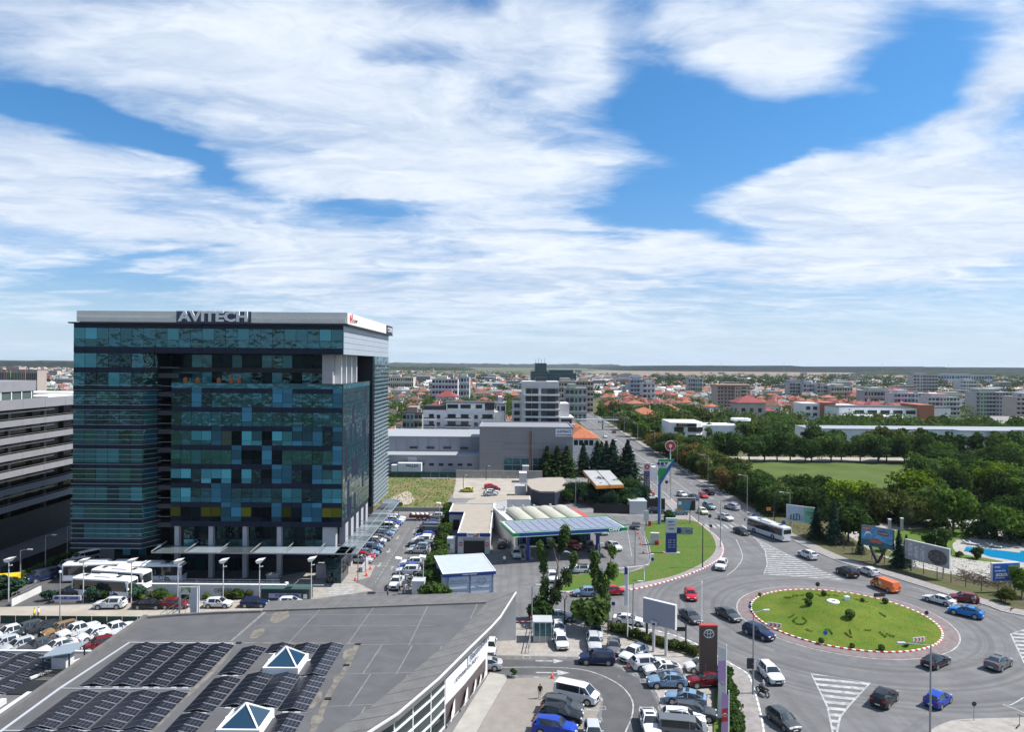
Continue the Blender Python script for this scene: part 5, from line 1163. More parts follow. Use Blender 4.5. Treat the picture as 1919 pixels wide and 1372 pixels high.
def bar_frame(w_,z0,z1,d,par,mface,mside,face=None):
 f=MB();f.box(-w_/2,w_/2,0,d,z0,z1);f.build('board',[mside],par)
 f=MB();f.box(-w_/2+.08,w_/2-.08,-.03,0,z0+.08,z1-.08);return f.build('board_face',[mface],par)
bar_frame(4.7,3.7,6.95,.5,bbd,mat('blank_grey',(.27,.27,.32),.5),M['offwhite'])
for x in (-.85,.95):f=MB();f.tube((x,.25,0),(x,.25,3.8),.2,.2,10);f.build('post',[M['metal_pale']],bbd)
f=MB();f.box(-1.0,-.1,-.35,-.05,3.6,4.3);f.build('control_box',[M['metal_pale']],bbd);f=MB();f.box(-.75,-.35,-.38,-.35,3.8,4.1);f.build('vent',[M['dark']],bbd)
def flagpole(px,py,hgt,label,mcol_,z0,z1,wd=.75,dx_=1,emblem=True):
 o=thing('banner_flag',label,'flag',(*G(px,py),0));f=MB();f.tube((0,0,0),(0,0,hgt),.08,.05);f.build('pole',[M['white']],o)
 f=MB();n=12
 for i in range(n):
  za,zb=z0+(z1-z0)*i/n,z0+(z1-z0)*(i+1)/n;ya,yb=.12*math.sin(i*.8),.12*math.sin((i+1)*.8);m_=mcol_[min(len(mcol_)-1,int(i/n*len(mcol_)))]
  q=[(.06*dx_,0,za),(wd*dx_,ya,za-.12),(wd*dx_,yb,zb-.12+(.0 if i<n-1 else .4)),(.06*dx_,0,zb)]
  f.mesh(q,[(0,1,2,3)],m_)
 fm=[M['offwhite'],mat('flag_pink',(.45,.27,.46),.7) if 'flag_pink' not in bpy.data.materials else bpy.data.materials['flag_pink'],M['red'],M['blue_deep']]
 f.build('flag',fm,o)
 if emblem:e=MB();toyota(e,(.4*dx_,-.16,(z0+z1)/2),.26);e.build('emblem',[M['metal_pale']],o)
 return o
flagpole(1360,1361,8.6,'tall banner flag in white, pink and white in front of the hedge',[0,0,0,1,1,0],.9,8.1,.85,-1)
flagpole(1365,1400,5.6,'low pink tipped banner flag cut by the bottom edge',[1,2,1],1.2,5.2,.7,-1)
flagpole(1176,1197,10.0,'slim white banner flag with a blue top at the street kerb',[0,0,0,0,0,3],4.6,9.8,.5,-1,False)
wpol=thing('flagpole','bare white flag pole rising behind the brown totem','pole',(*G(1314,1232),0));f=MB();f.tube((0,0,0),(0,0,9.8),.09,.06);f.build('pole',[M['white']],wpol);f=MB();f.lathe([(0,9.95),(.1,9.85),(0,9.78)],8);f.build('finial',[M['white']],wpol)
booth=thing('gate_booth','grey glass gate booth with a pale flat roof beside the two white hatchbacks','booth',(*G(1017,1206),0))
f=MB();f.box(-1.35,1.35,0,2.6,2.75,2.9);f.build('roof',[M['metal_pale']],booth);f=MB();f.box(-1.2,1.2,.1,2.5,.0,.9);f.build('base',[M['metal_grey']],booth);f=MB();f.box(-1.18,1.18,.12,2.48,.9,2.75);f.build('glazing',[PM['r']],booth)
for x,y in ((-1.2,.1),(-.4,.1),(.4,.1),(1.2,.1),(1.2,1.3),(1.2,2.5),(-1.2,2.5)):f=MB();f.box(x-.04,x+.04,y-.04,y+.04,0,2.75);f.build('post',[M['metal_pale']],booth)
bar=thing('gate_barrier','long red and white gate boom across the lot entrance left of the booth','barrier',(*G(997,1178),0));f=MB();f.box(-.2,.2,-.2,.2,0,1.1);f.build('housing',[M['white']],bar)
for k in range(10):f=MB();f.bar((-.2-k*.46,0,.95),(-.66-k*.46,0,.95),.07);f.build('boom_section',[M['red'] if k%2 else M['white']],bar)
f=MB();f.box(-4.9,-4.65,-.15,.15,0,1.0);f.build('rest_post',[M['red']],bar)
ff=thing('lot_fence','low metal fence along the left side of the gate booth','fence');f=MB();a,c=G(990,1226),G(1000,1178);f.bar((*a,1.2),(*c,1.2),.08);f.bar((*a,.6),(*c,.6),.06);f.build('rail',[M['metal_grey']],ff)
for k in range(6):f=MB();t=k/5;f.bar((a[0]+(c[0]-a[0])*t,a[1]+(c[1]-a[1])*t,0),(a[0]+(c[0]-a[0])*t,a[1]+(c[1]-a[1])*t,1.25),.07);f.build('fence_post',[M['metal_grey']],ff)
def rdisc(px,py,hh,label,r=.38,mm=None,name='round_sign',cat='road sign',back=False,z=0.1):
 o=thing(name,label,cat,(*G(px,py),0));f=MB();f.tube((0,0,0),(0,0,hh),.04);f.build('post',[M['metal_grey']],o);f=MB();f.tube((0,-.05,hh),(0,-.02,hh),r,r,16);f.build('sign_plate',[mm or M['dark']],o);return o
def arm_lamp(px,py,hgt,label,arm=2.0,ang=180,group=None,mt=None,two=False):
 o=thing('street_lamp',label,'street lamp',(*G(px,py),0),R(ang),group);mt=mt or M['metal_grey']
 f=MB();f.tube((0,0,0),(0,0,hgt),.12,.07,8);f.build('pole',[mt],o)
 for s in ((1,-1) if two else (1,)):
  f=MB();f.tube((0,0,hgt-.05),(s*arm,0,hgt+.18),.05,.045,6);f.build('lamp_arm',[mt],o);f=MB();f.box(min(s*arm,s*(arm+.8)),max(s*arm,s*(arm+.8)),-.16,.16,hgt+.1,hgt+.26);f.build('lamp_head',[M['metal_pale']],o)
 return o
arm_lamp(996.5,1180,6.2,'thin lamp post with a hooked top beside the gate booth carrying a red round sign',.5,0)
rs=thing('round_sign','red round no entry sign on the lamp post by the gate booth','road sign',(G(996.5,1180)[0],G(996.5,1180)[1],0));f=MB();f.tube((0,-.2,1.75),(0,-.17,1.75),.36,.36,16);f.build('sign_plate',[M['red']],rs);f=MB();f.box(-.24,.24,-.215,-.2,1.69,1.81);f.build('sign_bar',[M['white']],rs)
arm_lamp(1186,1194,7.6,'grey street lamp behind the blue topped banner flag',.6,0);arm_lamp(1411,1302,9.5,'tall street lamp with a dark board at the near kerb by the motorcyclist',1.2,10)
arm_lamp(1743,1390,9.8,'tall street lamp with a long arm standing in front of the blue hatchback',2.6,180)
arm_lamp(1258,1224,1.0,'x',.1,0) if False else None
bd=thing('hanging_board','dark board hung on the street lamp post at the near kerb','sign',(*G(1411,1302),0));f=MB();f.box(-.75,.05,-.12,-.02,3.0,4.2);f.build('board_face',[M['dark']],bd);f=MB();f.box(-.1,.1,-.14,.14,3.5,3.6);f.build('clamp',[M['metal_grey']],bd)
for i,(px,py,hh,l) in enumerate([(1058,1172,4.3,'left of the round bush'),(1139,1190,4.3,'right of the round bush'),(1285,1224,4.2,'beside the bin behind the slanting row')]):
 o=thing('forked_post','dark fence post with a forked top '+l,'post',(*G(px,py),0),0,'forked fence posts behind the lot');f=MB();f.bar((0,0,0),(0,0,hh*.85),.16);f.build('post',[M['dark']],o);f=MB();f.bar((0,0,hh*.84),(-.35,0,hh),.09);f.bar((0,0,hh*.84),(.35,0,hh),.09);f.build('fork',[M['dark']],o)
o=thing('pipe_post','dark thick post behind the left leg of the blank billboard','post',(*G(1212,1201),0));f=MB();f.bar((0,0,0),(0,0,3.4),.28);f.build('post',[M['dark']],o)
o=thing('small_board','small black notice board on two thin legs beside the blank billboard','sign',(*G(1277,1214),0));f=MB();f.box(-.65,.65,-.05,.05,2.2,2.75);f.build('board_face',[M['black']],o);f=MB();f.bar((-.6,0,0),(-.6,0,2.5),.05);f.bar((.6,0,0),(.6,0,2.5),.05);f.build('leg',[M['metal_grey']],o)
o=thing('litter_bin','dark litter bin at the foot of the forked post','bin',(*G(1282,1218),.1));f=MB();f.lathe([(.22,0),(.28,.8),(.3,.85),(.2,1.0),(0,1.02)],10);f.build('body',[M['dark']],o)
rdisc(1149,1170,3.0,'yield and blue direction signs on one post by the parked pearl saloon',.3,M['blue_deep'])
o=thing('planter_shrub','small potted conifer at the showroom corner beside the footpath','potted plant',(*G(963,1271),.02));f=MB();f.lathe([(0,0),(.3,0),(.34,.35),(.28,.36),(0,.34)],10);f.build('pot',[M['concrete']],o)
# --- petrol station
SA=R(14.3);SO=(0.64,133.7)
st=thing('petrol_canopy','petrol station canopy with a blue and green edge and solar panels on top','canopy',(*SO,0),SA)
f=MB();f.box(0,23,0,10.6,5.3,5.95);f.build('roof',[M['offwhite']],st)
f=MB();f.box(.0,23.0,-.12,0,5.3,6.1);f.box(-.12,0,-.12,10.7,5.3,6.1);f.box(23,23.12,-.12,10.7,5.3,6.1);f.box(0,23,10.6,10.72,5.3,6.1);f.build('fascia',[M['green_plain']],st)
f=MB();f.box(1.1,21.9,-.2,-.12,5.42,5.98);f.build('blue_band',[M['blue_deep']],st);f=MB();f.box(-.2,23.2,-.22,-.12,5.24,5.34);f.box(-.22,-.12,-.2,10.8,5.24,5.34);f.box(-.22,23.2,-.2,-.12,6.0,6.1);f.box(-.22,-.12,-.2,10.8,6.0,6.1);f.build('edge_trim',[mat('mint_trim',(.35,.62,.52),.5)],st)
letters('OMV',.8,(20.3,-.27,5.7),M['white'],st,0,2.4,.03,.03)
M['solar_blue']=mat('solar_blue',(.20,.22,.285),.3,spec=.6)
for i in range(13):
 for j in range(6):
  f=MB();x0,y0=.6+i*1.68+(.15 if i>6 else 0),.5+j*1.6
  if (i,j)==(0,0):sp_=MB();sp_.box(0,1.5,0,1.42,0,.06);spm=sp_.data('solar_panel',[M['solar_blue']])
  o=link('solar_panel',spm,st);o.location=(x0,y0,6.0+.03*((i+j)%2));o.rotation_euler=(R(2),0,0)
f=MB();
for x in (3.5,18):f.box(x-.3,x+.3,2.4,3.0,.05,5.3);f.box(x-.3,x+.3,7.6,8.2,.05,5.3)
f.build('column',[M['blue_deep']],st)
for x,n_ in ((3.5,'left'),(18,'right')):
 for k,yy_ in enumerate((3.2,7.0)):
  c,s=math.cos(SA),math.sin(SA);wx,wy=SO[0]+x*c-yy_*s,SO[1]+x*s+yy_*c
  p=thing('fuel_pump',f'grey blue fuel pump under the {n_} half of the canopy, {"nearer" if k == 0 else "farther"} one','fuel pump',(wx,wy,.05),SA);f=MB();f.box(-.6,.6,-.3,.3,.15,1.9);f.build('body',[M['metal_grey']],p);f=MB();f.box(-.45,.45,-.34,-.3,1.2,1.75);f.build('display',[M['black']],p);f=MB();f.tube((.65,-.2,.8),(.75,-.2,1.5),.05);f.build('nozzle',[M['black']],p);f=MB();f.box(-1.2,1.2,-.6,.6,0,.15);f.build('plinth',[M['concrete']],p)
shop=thing('station_shop','petrol station shop with four cream barrel vaulted roof bays','shop',(*SO,0),SA)
f=MB();f.box(3.0,20.3,12.2,28.5,0,4.4);f.build('wall',[M['offwhite']],shop);f=MB();f.box(2.7,3.0,11.6,30,0,4.9);f.box(3.0,20.3,28.5,28.8,0,4.9);f.build('parapet',[M['offwhite']],shop)
M['cream_roof']=mat('cream_roof',(.42,.405,.33),.7,noise=.1,nscale=.5)
for k in range(4):
 x0=4.8+k*3.7;f=MB();n=10;P=[(x0+1.85-1.8*math.cos(math.pi*i/n),4.6+1.0*math.sin(math.pi*i/n)) for i in range(n+1)]
 for a,c in zip(P,P[1:]):f.face([(a[0],12.8,a[1]),(c[0],12.8,c[1]),(c[0],26.4,c[1]),(a[0],26.4,a[1])][::-1])
 f.face([(x,12.8,z) for x,z in P][::-1]);f.build('vault_roof',[M['cream_roof']],shop)
 f=MB();
 for a,c in zip(P,P[1:]):f.bar((a[0],12.75,a[1]+.02),(c[0],12.75,c[1]+.02),.12)
 f.build('vault_rim',[mat('cream_rim',(.42,.40,.28),.6) if k==0 else bpy.data.materials['cream_rim']],shop)
f=MB();
for k in range(9):f.face([(20.5+.1,13+k*1.7,4.6),(23.2,13+k*1.7,3.6),(23.2,14.6+k*1.7,3.6),(20.6,14.6+k*1.7,4.6)])
f.build('red_awning',[M['red']],shop)
for x,y in ((5,28),(7,28.2),(9.4,27.9),(12,28),(16,28.1)):f=MB();f.tube((x,y,4.4),(x,y,5.5),.3,.25,8);f.build('roof_vent',[M['metal_pale']],shop)
f=MB();f.box(4,19.5,12.08,12.2,.3,2.9);f.build('shop_window',[PM['d']],shop)
cwash=thing('car_wash','car wash hall with a beige flat roof, blue edge and a dark entrance','car wash')
f=MB();f.prism([(-10.6,141.2),(-4.2,141.2),(-4.2,171.8),(-14.1,171.8),(-14.1,161.5),(-10.6,161.5)],0,3.9);f.build('wall',[M['offwhite']],cwash)
M['beige_roof']=mat('beige_roof',(.33,.285,.235),.85,noise=.1,nscale=.5)
f=MB();f.prism([(-10.4,141.4),(-4.4,141.4),(-4.4,171.6),(-13.9,171.6),(-13.9,161.7),(-10.4,161.7)],3.92,4.0);f.build('roof',[M['beige_roof']],cwash)
for q in ((-10.75,-4.05,141.05,141.2),(-14.25,-10.6,161.35,161.5)):f=MB();f.box(*q,3.55,4.2);f.build('blue_band',[M['blue_deep']],cwash)
f=MB();strip(f,[(-10.6,141.2),(-4.2,141.2),(-4.2,171.8),(-14.1,171.8),(-14.1,161.5),(-10.6,161.5)],.2,3.9,0,True,4.18);f.build('roof_trim',[M['white']],cwash)
f=MB();f.box(-9.4,-5.2,141.1,141.2,.03,2.9);f.build('entrance_opening',[M['black']],cwash)
f=MB();f.box(-9.5,-5.1,141.0,141.1,2.7,3.05);f.build('roller_box',[M['metal_grey']],cwash)
f=MB();f.box(-8.8,-6.2,140.95,141.05,3.45,4.25);f.build('sign_panel',[M['white']],cwash);letters('TopWash',.36,(-7.9,140.92,3.95),M['blue_deep'],cwash,0,1.3,.01)
f=MB();
for k,m_ in enumerate((0,1,2)):f.mesh([(-7.6+k*.3,140.92-k*.004,3.5),(-7.25+k*.3,140.92-k*.004,3.5),(-6.35+k*.1,140.92-k*.004,4.2),(-6.6+k*.1,140.92-k*.004,4.2)],[(0,1,2,3)],m_)
f.build('sign_stripe',[M['blue_deep'],mat('stripe_yellow',(.6,.4,.03),.5),M['red']],cwash)
for x,l in ((-10.0,'left'),(-4.7,'right')):
 f=MB();f.tube((x,141.15,2.0),(x,141.08,2.0),.4,.4,16);o=f.build('no_entry_sign',[M['red']],cwash);f=MB();f.box(x-.28,x+.28,141.04,141.08,1.93,2.07);f.build('sign_bar',[M['white']],o)
f=MB();f.box(-13.2,-11.8,161.3,161.5,.03,2.4);f.build('door',[M['black']],cwash)
vend=thing('vending_cabin','narrow pale cabin standing left of the car wash front','cabin',(-12.0,141.4,0));f=MB();f.box(-.8,.8,0,2.2,0,3.0);f.build('body',[M['metal_pale']],vend);f=MB();f.box(-.1,.5,-.05,0,1.0,1.9);f.build('notice',[M['white']],vend)
ann=thing('annex_building','low curved building with a beige roof joining the car wash and the shop','annex');f=MB();arc=[(-11,173),(-10.4,177),(-8.5,180.5),(-5,183),(0,184),(5,184),(5,178.5),(-1,178),(-3.8,175.5),(-4.3,172.2),(-11,172.2)]
f.prism(arc,0,3.8);f.build('wall',[M['offwhite']],ann);f=MB();f.prism([(x*.97-.1,178+(y-178)*.96) for x,y in arc],3.82,3.9);f.build('roof',[M['beige_roof']],ann)
kio=thing('wash_kiosk','pale self wash kiosk with a blue roof edge and a heart drawn on its front','kiosk',(-11.05,115.2,0),R(13.5))
f=MB();f.box(.3,8.6,.3,11,0,3.2);f.build('wall',[mat('pale_blue_wall',(.36,.42,.50),.6)],kio);f=MB();f.box(0,8.9,0,11.2,3.1,3.6,0,1);f.build('roof',[M['blue_deep'],mat('roof_sheet_white',(.40,.44,.47),.6,noise=.06,nscale=.6)],kio)
f=MB();strip(f,[(.05,.05),(8.85,.05),(8.85,11.15),(.05,11.15)],.18,3.6,0,True,3.68);f.build('roof_trim',[M['white']],kio)
for k,(a,c) in enumerate(((1.0,4.4),(4.7,8.3))):f=MB();f.box(a,c,.2,.3,.1,3.0);f.build('front_panel',[mat('front_panel_white',(.52,.58,.66),.5) if k==0 else bpy.data.materials['front_panel_white']],kio)
f=MB()
for x in (.95,4.55,8.35):f.box(x-.08,x+.08,.1,.2,0,3.1)
for z in (1.9,1.0):f.box(.9,8.4,.12,.2,z-.03,z+.03)
f.build('front_frame',[mat('steel_blue',(.14,.2,.28),.5)],kio)
hp=[(.0,-.7),(-.75,.1),(-.8,.5),(-.45,.75),(0,.4),(.45,.75),(.8,.5),(.75,.1)];f=MB()
for a,c in zip(hp,hp[1:]+hp[:1]):f.bar((6.6+a[0]*.85,.1,1.95+a[1]*.8),(6.6+c[0]*.85,.1,1.95+c[1]*.8),.06)
f.build('heart_outline',[bpy.data.materials['steel_blue']],kio);letters('SPALA & TE RELAX',.4,(2.7,.1,2.3),bpy.data.materials['steel_blue'],kio,0,2.8);letters('TOP WASH',.45,(2.9,.1,.55),bpy.data.materials['steel_blue'],kio,0,2.6);letters('Curatare interioara',.3,(4.45,-.03,3.35),M['white'],kio,0,2.4)
py=thing('tall_pylon_sign','very tall blue pylon topped by a green and white triangular sign','pylon sign',(*G(1234.5,984),0))
pY=G(1234.5,984)[1];k_=pY/F   # metres per photo pixel at the pylon
f=MB();zt=(984-907)*k_;f.box(-1.5*k_,1.5*k_,-.3,.3,0,zt);f.bar((0,0,zt-.2),(27*k_,0,(984-864)*k_),.62,.5);f.build('mast',[mat('mast_blue',(.02,.11,.40),.4)],py)
f=MB();f.box(1.5*k_,4*k_,-.2,.25,0,zt);f.build('mast_edge',[M['metal_pale']],py)
T=lambda x,y:((x-1234.5)*k_,(984-y)*k_)
def tri(pts,y0,y1,m_,name):f=MB();q=[T(*p) for p in pts];f.mesh([(x,y0,z) for x,z in q]+[(x,y1,z) for x,z in q],[tuple(range(len(q)))[::-1],tuple(range(len(q),2*len(q)))]+[(i,(i+1)%len(q),len(q)+(i+1)%len(q),len(q)+i) for i in range(len(q))]);return f.build(name,[m_],py)
tri([(1233,861),(1263,861),(1234,904),(1233,904)],-.12,.2,M['green_plain'],'sign_body');tri([(1233.4,865.5),(1257.5,865.5),(1248,877.5),(1233.4,877.5)],-.18,-.12,M['white'],'sign_face')
letters('OMV',1.05,(T(1241,0)[0],-.24,T(0,874.5)[1]),bpy.data.materials['letter_grey'],py,0,13*k_);f=MB()
def omv(f,c,s_,y):
 f.face([(c[0]-1.0*s_+.42*s_*math.cos(t*.45),y,c[1]+.36*s_*math.sin(t*.45)) for t in range(14)][::1]);f.box(c[0]-.45*s_,c[0]+.35*s_,y-.01,y,c[1]-.36*s_,c[1]+.36*s_);f.face([(c[0]+.45*s_,y,c[1]+.36*s_),(c[0]+1.45*s_,y,c[1]+.36*s_),(c[0]+.95*s_,y,c[1]-.38*s_)][::-1])
omv(f,(T(1241,0)[0]-.1,T(0,869)[1]),.95,-.24);f.build('emblem',[M['blue_deep']],py)
pr=thing('price_pylon','white and blue fuel price pylon standing in the middle of the lawn','pylon sign',(*G(1257.5,1038),.17));pk=G(1257.5,1038)[1]/F;H_=64*pk;wv_=20*pk
f=MB();f.box(-wv_/2,wv_/2,-.25,.25,0,H_-26*pk);f.build('price_panel',[M['blue_deep']],pr);f=MB();f.box(-wv_/2,wv_/2,-.26,.26,H_-26*pk,H_);f.build('top_panel',[M['offwhite']],pr);f=MB();f.box(-wv_/2,wv_/2,-.27,.27,H_,H_+.12);f.build('cap',[bpy.data.materials['mint_trim']],pr)
f=MB();omv(f,(0-.1,H_-5.5*pk),.42,-.29);f.build('emblem',[M['blue_deep']],pr);letters('OMV',.55,(0,-.3,H_-11.5*pk),bpy.data.materials['letter_grey'],pr,0,1.35);f=MB();oval(f,(0,-.3,H_-18.5*pk),.6,.16,.1,axis='y',depth=.02);f.build('oval_mark',[M['dark']],pr)
f=MB();f.box(-1.6,1.8,-.6,.6,-.1,.08);f.build('plinth',[M['concrete']],pr)
for k,(a,c) in enumerate((('Maxx 95','7.29'),('95','6.89'),('Diesel','7.05'),('GPL','3.79'))):letters(a,.3,(-.35,-.28,2.6-k*.48),M['white'],pr,0,.7);letters(c,.3,(.5,-.28,2.6-k*.48),M['white'],pr,0,.45)
o=thing('gas_bottle_cage','white cabinet with red gas bottles at the forecourt edge of the lawn','cabinet',(*G(1227,1022),.1),R(-8));f=MB();f.box(-.9,.9,-.3,.5,0,2.5);f.build('cabinet',[M['offwhite']],o)
for k in range(3):f=MB();f.tube((.1+k*.3,-.5,0),(.1+k*.3,-.5,1.0),.14,.12,8);f.build('gas_bottle',[M['red']],o)
o=thing('screen_totem','small white and blue totem at the corner where lawn and forecourt meet','totem sign',(*G(1222.5,1055),.1));f=MB();f.box(-.3,.3,-.15,.15,0,1.6);f.build('body',[M['white']],o);f=MB();f.box(-.25,.25,-.18,-.15,.3,.9);f.build('panel',[M['blue_deep']],o)
o=thing('advert_panel','low blue and white advertising panel lying on the lawn right of the price pylon','panel',(*G(1281,1004),.17),R(-3));f=MB();f.box(-2,2,-.05,.05,.2,1.6);f.build('board',[M['blue_deep']],o);f=MB();f.box(-.6,1.9,-.08,-.05,.3,1.5);f.build('picture',[mat('pic_grey',(.35,.38,.44),.6,noise=.8,nscale=2.2)],o)
o=thing('air_station','grey tilted sign stand beside the dark saloon at the lawn corner','sign',(*G(1211,987),.1));f=MB();f.box(-.6,.6,-.1,.1,1.2,3.6);f.build('board',[M['offwhite']],o);f=MB();f.box(-.15,.15,-.1,.1,0,1.2);f.build('leg',[M['metal_grey']],o);f=MB();f.box(.5,1.1,-.3,.3,0,1.2);f.build('red_bin',[M['red']],o)
def billboard(px,py,w_,z0,z1,label,rz,legs,mface,d=.25,frame=None,cat='billboard',name='billboard'):
 o=thing(name,label,cat,(*G(px,py),.1),R(rz));f=MB();f.box(-w_/2,w_/2,0,d,z0,z1);f.build('board',[frame or M['metal_grey']],o);f=MB();f.box(-w_/2+.12,w_/2-.12,-.04,0,z0+.12,z1-.12);f.build('poster',[mface],o)
 for x in legs:f=MB();f.bar((x,d/2,0),(x,d/2,z0),.22);f.build('leg',[M['metal_grey']],o)
 return o
def shape(par,pts,m,y=-.05,name='poster_print'):f=MB();A=sum(pts[i][0]*pts[(i+1)%len(pts)][1]-pts[(i+1)%len(pts)][0]*pts[i][1] for i in range(len(pts)));pts=pts if A>0 else pts[::-1];f.face([(x,y,z) for x,z in pts]);return f.build(name,[m],par)
o=billboard(1286,983,4.5,3.1,6.3,'small advertising board with an orange headline above the tip of the lawn',0,[.9],mat('poster_teal',(.10,.24,.33),.6,noise=.2,nscale=.8),frame=M['offwhite'])
shape(o,[(-2.1,5.75),(2.1,5.75),(2.1,6.18),(-2.1,6.18)],mat('poster_headline',(.35,.13,.05),.6));shape(o,[(.7,3.25),(2.1,3.25),(2.1,5.6),(1.3,5.6),(1.0,4.5)],M['black']);shape(o,[(-2.0,3.25),(-1.1,3.25),(-1.2,4.1),(-1.9,4.1)],mat('poster_orange',(.45,.2,.04),.6));shape(o,[(-2.0,4.6),(-1.2,4.6),(-1.2,5.4),(-2.0,5.4)],M['white'],-.06)
letters('SERVICE & PRODUSE',.36,(0,-.07,5.96),M['dark'],o,0,3.9)
o=thing('disc_pylon','high pole with a large red disc and white centre above the avenue trees','pylon sign',(*G(1256,905),0));dk=G(1256,905)[1]/F;z_=(905-836)*dk
def disc(par,r,z,y=0):
 f=MB();f.tube((0,y,z),(0,y+.3,z),r,r,28);f.build('disc',[M['red']],par);f=MB();f.tube((0,y-.06,z),(0,y,z),r*.34,r*.34,16);f.build('disc_centre',[mat('disc_cream',(.75,.68,.55),.5) if 'disc_cream' not in bpy.data.materials else bpy.data.materials['disc_cream']],par)
 f=MB();oval(f,(0,y-.04,z),r*1.02,r*1.02,r*.09,axis='y',depth=.3);f.build('disc_rim',[M['white']],par)
 f=MB()
 for k in range(12):t=2*math.pi*k/12;f.bar((r*.42*math.cos(t),y-.015,z+r*.42*math.sin(t)),(r*.9*math.cos(t),y-.015,z+r*.9*math.sin(t)),.05,.02)
 f.build('disc_petal_line',[mat('disc_dark_red',(.35,.02,.02),.5) if 'disc_dark_red' not in bpy.data.materials else bpy.data.materials['disc_dark_red']],par)
disc(o,9.6*dk,z_);f=MB();f.tube((0,.15,0),(0,.15,z_),.25,.2,8);f.build('pole',[M['metal_pale']],o)
o=thing('price_board','dark fuel price board crowned by a small red disc beside the white flags','pylon sign',(*G(1212,917),0));dk=G(1212,917)[1]/F
f=MB();f.box(-5.8*dk,5.8*dk,-.2,.2,.2,26*dk);f.build('price_panel',[mat('price_dark',(.05,.055,.08),.5)],o);f=MB();f.box(-6*dk,6*dk,-.22,.22,34*dk,49*dk);f.build('top_panel',[M['offwhite']],o);f=MB();f.box(-5.8*dk,5.8*dk,-.2,.2,26.3*dk,33.7*dk);f.build('middle_panel',[mat('price_violet',(.10,.10,.2),.5)],o)
f=MB();f.tube((0,-.3,42*dk),(0,-.22,42*dk),4.6*dk,4.6*dk,20);f.build('disc',[M['red']],o);f=MB();f.tube((0,-.34,42*dk),(0,-.3,42*dk),1.6*dk,1.6*dk,12);f.build('disc_centre',[bpy.data.materials['disc_cream']],o)
for k,a in enumerate(('7,19','7,39','6,99','7,25','3,75')):letters(a,.7,(0,-.22,(22-k*4.4)*dk),M['metal_pale'],o,0,1.4)
for k,(x,l) in enumerate(((1223,'left'),(1228,'middle'),(1231.5,'right'))):
 o=thing('banner_flag',f'tall white banner flag, {l} one of the group beside the dark price board','flag',(*G(x,922),0),0,'white flags beside the price board');f=MB();f.tube((0,0,0),(0,0,46*dk),.08,.05);f.build('pole',[M['white']],o);f=MB();f.box(-.9,-.08,-.02,.02,20*dk,45*dk);f.build('flag',[M['white']],o)
M['hall_c']=mat('canopy_grey',(.36,.36,.35),.7,noise=.15,nscale=.5)
c2=thing('second_canopy','white flat canopy with an orange edge beside the spruces','canopy');cp=GP([(1092,882),(1143,882),(1169,909),(1117,911)],6);f=MB();f.prism(cp,5.2,6.0);f.build('fascia',[mat('fascia_orange',(.55,.22,.04),.5)],c2);f=MB();f.prism([(p[0]+(sum(q[0] for q in cp)/4-p[0])*.03,p[1]+(sum(q[1] for q in cp)/4-p[1])*.03) for p in cp],6.0,6.1);f.build('roof',[M['hall_c']],c2)
f=MB();strip(f,[((cp[0][0]+cp[1][0])/2,cp[0][1]),((cp[2][0]+cp[3][0])/2,cp[3][1])],.3,6.12);f.build('roof_gutter',[M['dark']],c2)
for p in cp:f=MB();x,y=p[0]+(sum(q[0] for q in cp)/4-p[0])*.3,p[1]+(sum(q[1] for q in cp)/4-p[1])*.3;f.bar((x,y,0),(x,y,5.2),.4);f.build('column',[M['metal_grey']],c2)
ro=thing('round_restaurant','dark walled round ended building with a flat beige roof','restaurant');arc=GP([(990,899),(1008,896),(1030,895),(1055,895),(1062,905),(1058,915),(1040,921),(1012,921),(996,916),(988,908)],4)
f=MB();f.prism(arc,0,3.6);f.build('wall',[mat('navy_wall',(.02,.025,.045),.6)],ro);f=MB();f.prism(arc,3.6,4.0);f.build('roof',[M['beige_roof']],ro)
x,y=G(1008,938);f=MB();f.box(x-.5,x+.5,y+1.2,y+1.5,.03,2.2);f.build('door',[M['white']],ro);f=MB();f.box(x+2,x+6,y+.6,y+1.0,.03,1.2);f.build('counter',[M['white']],ro)
def box_thing(name,cat,label,px,py,w_,d,h,m,rz=0,top=None,group=None):
 o=thing(name,label,cat,(*G(px,py),0),R(rz),group);f=MB();f.box(-w_/2,w_/2,0,d,.02,h);f.build('body',[m],o);f=MB();f.box(-w_/2-.06,w_/2+.06,-.06,d+.06,h,h+.12);f.build('roof',[top or m],o);return o
box_thing('container','container','pale grey container beside the round restaurant',975,930,3.2,3,2.8,M['metal_pale']);box_thing('container','container','white tall container behind the pale grey one',980,905,2.4,4,3.0,M['offwhite'])
box_thing('cabin','cabin','small white cabin with a flat roof beside the motorcycles',783,1115,2.0,2.2,2.1,M['offwhite'],0,M['metal_pale'])
box_thing('garage','garage','light grey garage with a white door beside the dark fence',1196,964,4.4,4.5,3.2,M['metal_pale']);
fx=thing('dark_fence','long dark fence of panels behind the shrubs at the station exit','fence')
for i in range(16):px=1112+i*4.6;a=G(px,962+i*.1);f=MB();f.box(a[0],a[0]+.78,a[1],a[1]+.08,0,2.4);f.build('fence_panel',[M['black']],fx)
for i in range(8):px=1210+i*4.4;a=G(px,956);f=MB();f.box(a[0],a[0]+.76,a[1],a[1]+.08,0,3.0);f.build('fence_panel',[M['black']],fx)
yw=thing('yard_wall','pale concrete wall at the back of the concrete yard','wall')
for i in range(10):x0=-18.5+i*2.9;f=MB();f.box(x0+.03,x0+2.87,241.4-6,241.8-6,0,2.6);f.build('wall_panel',[M['pale_paving']],yw)
gn=thing('netting_fence','dark green netting fence between the vacant lot and the warehouse yard','fence')
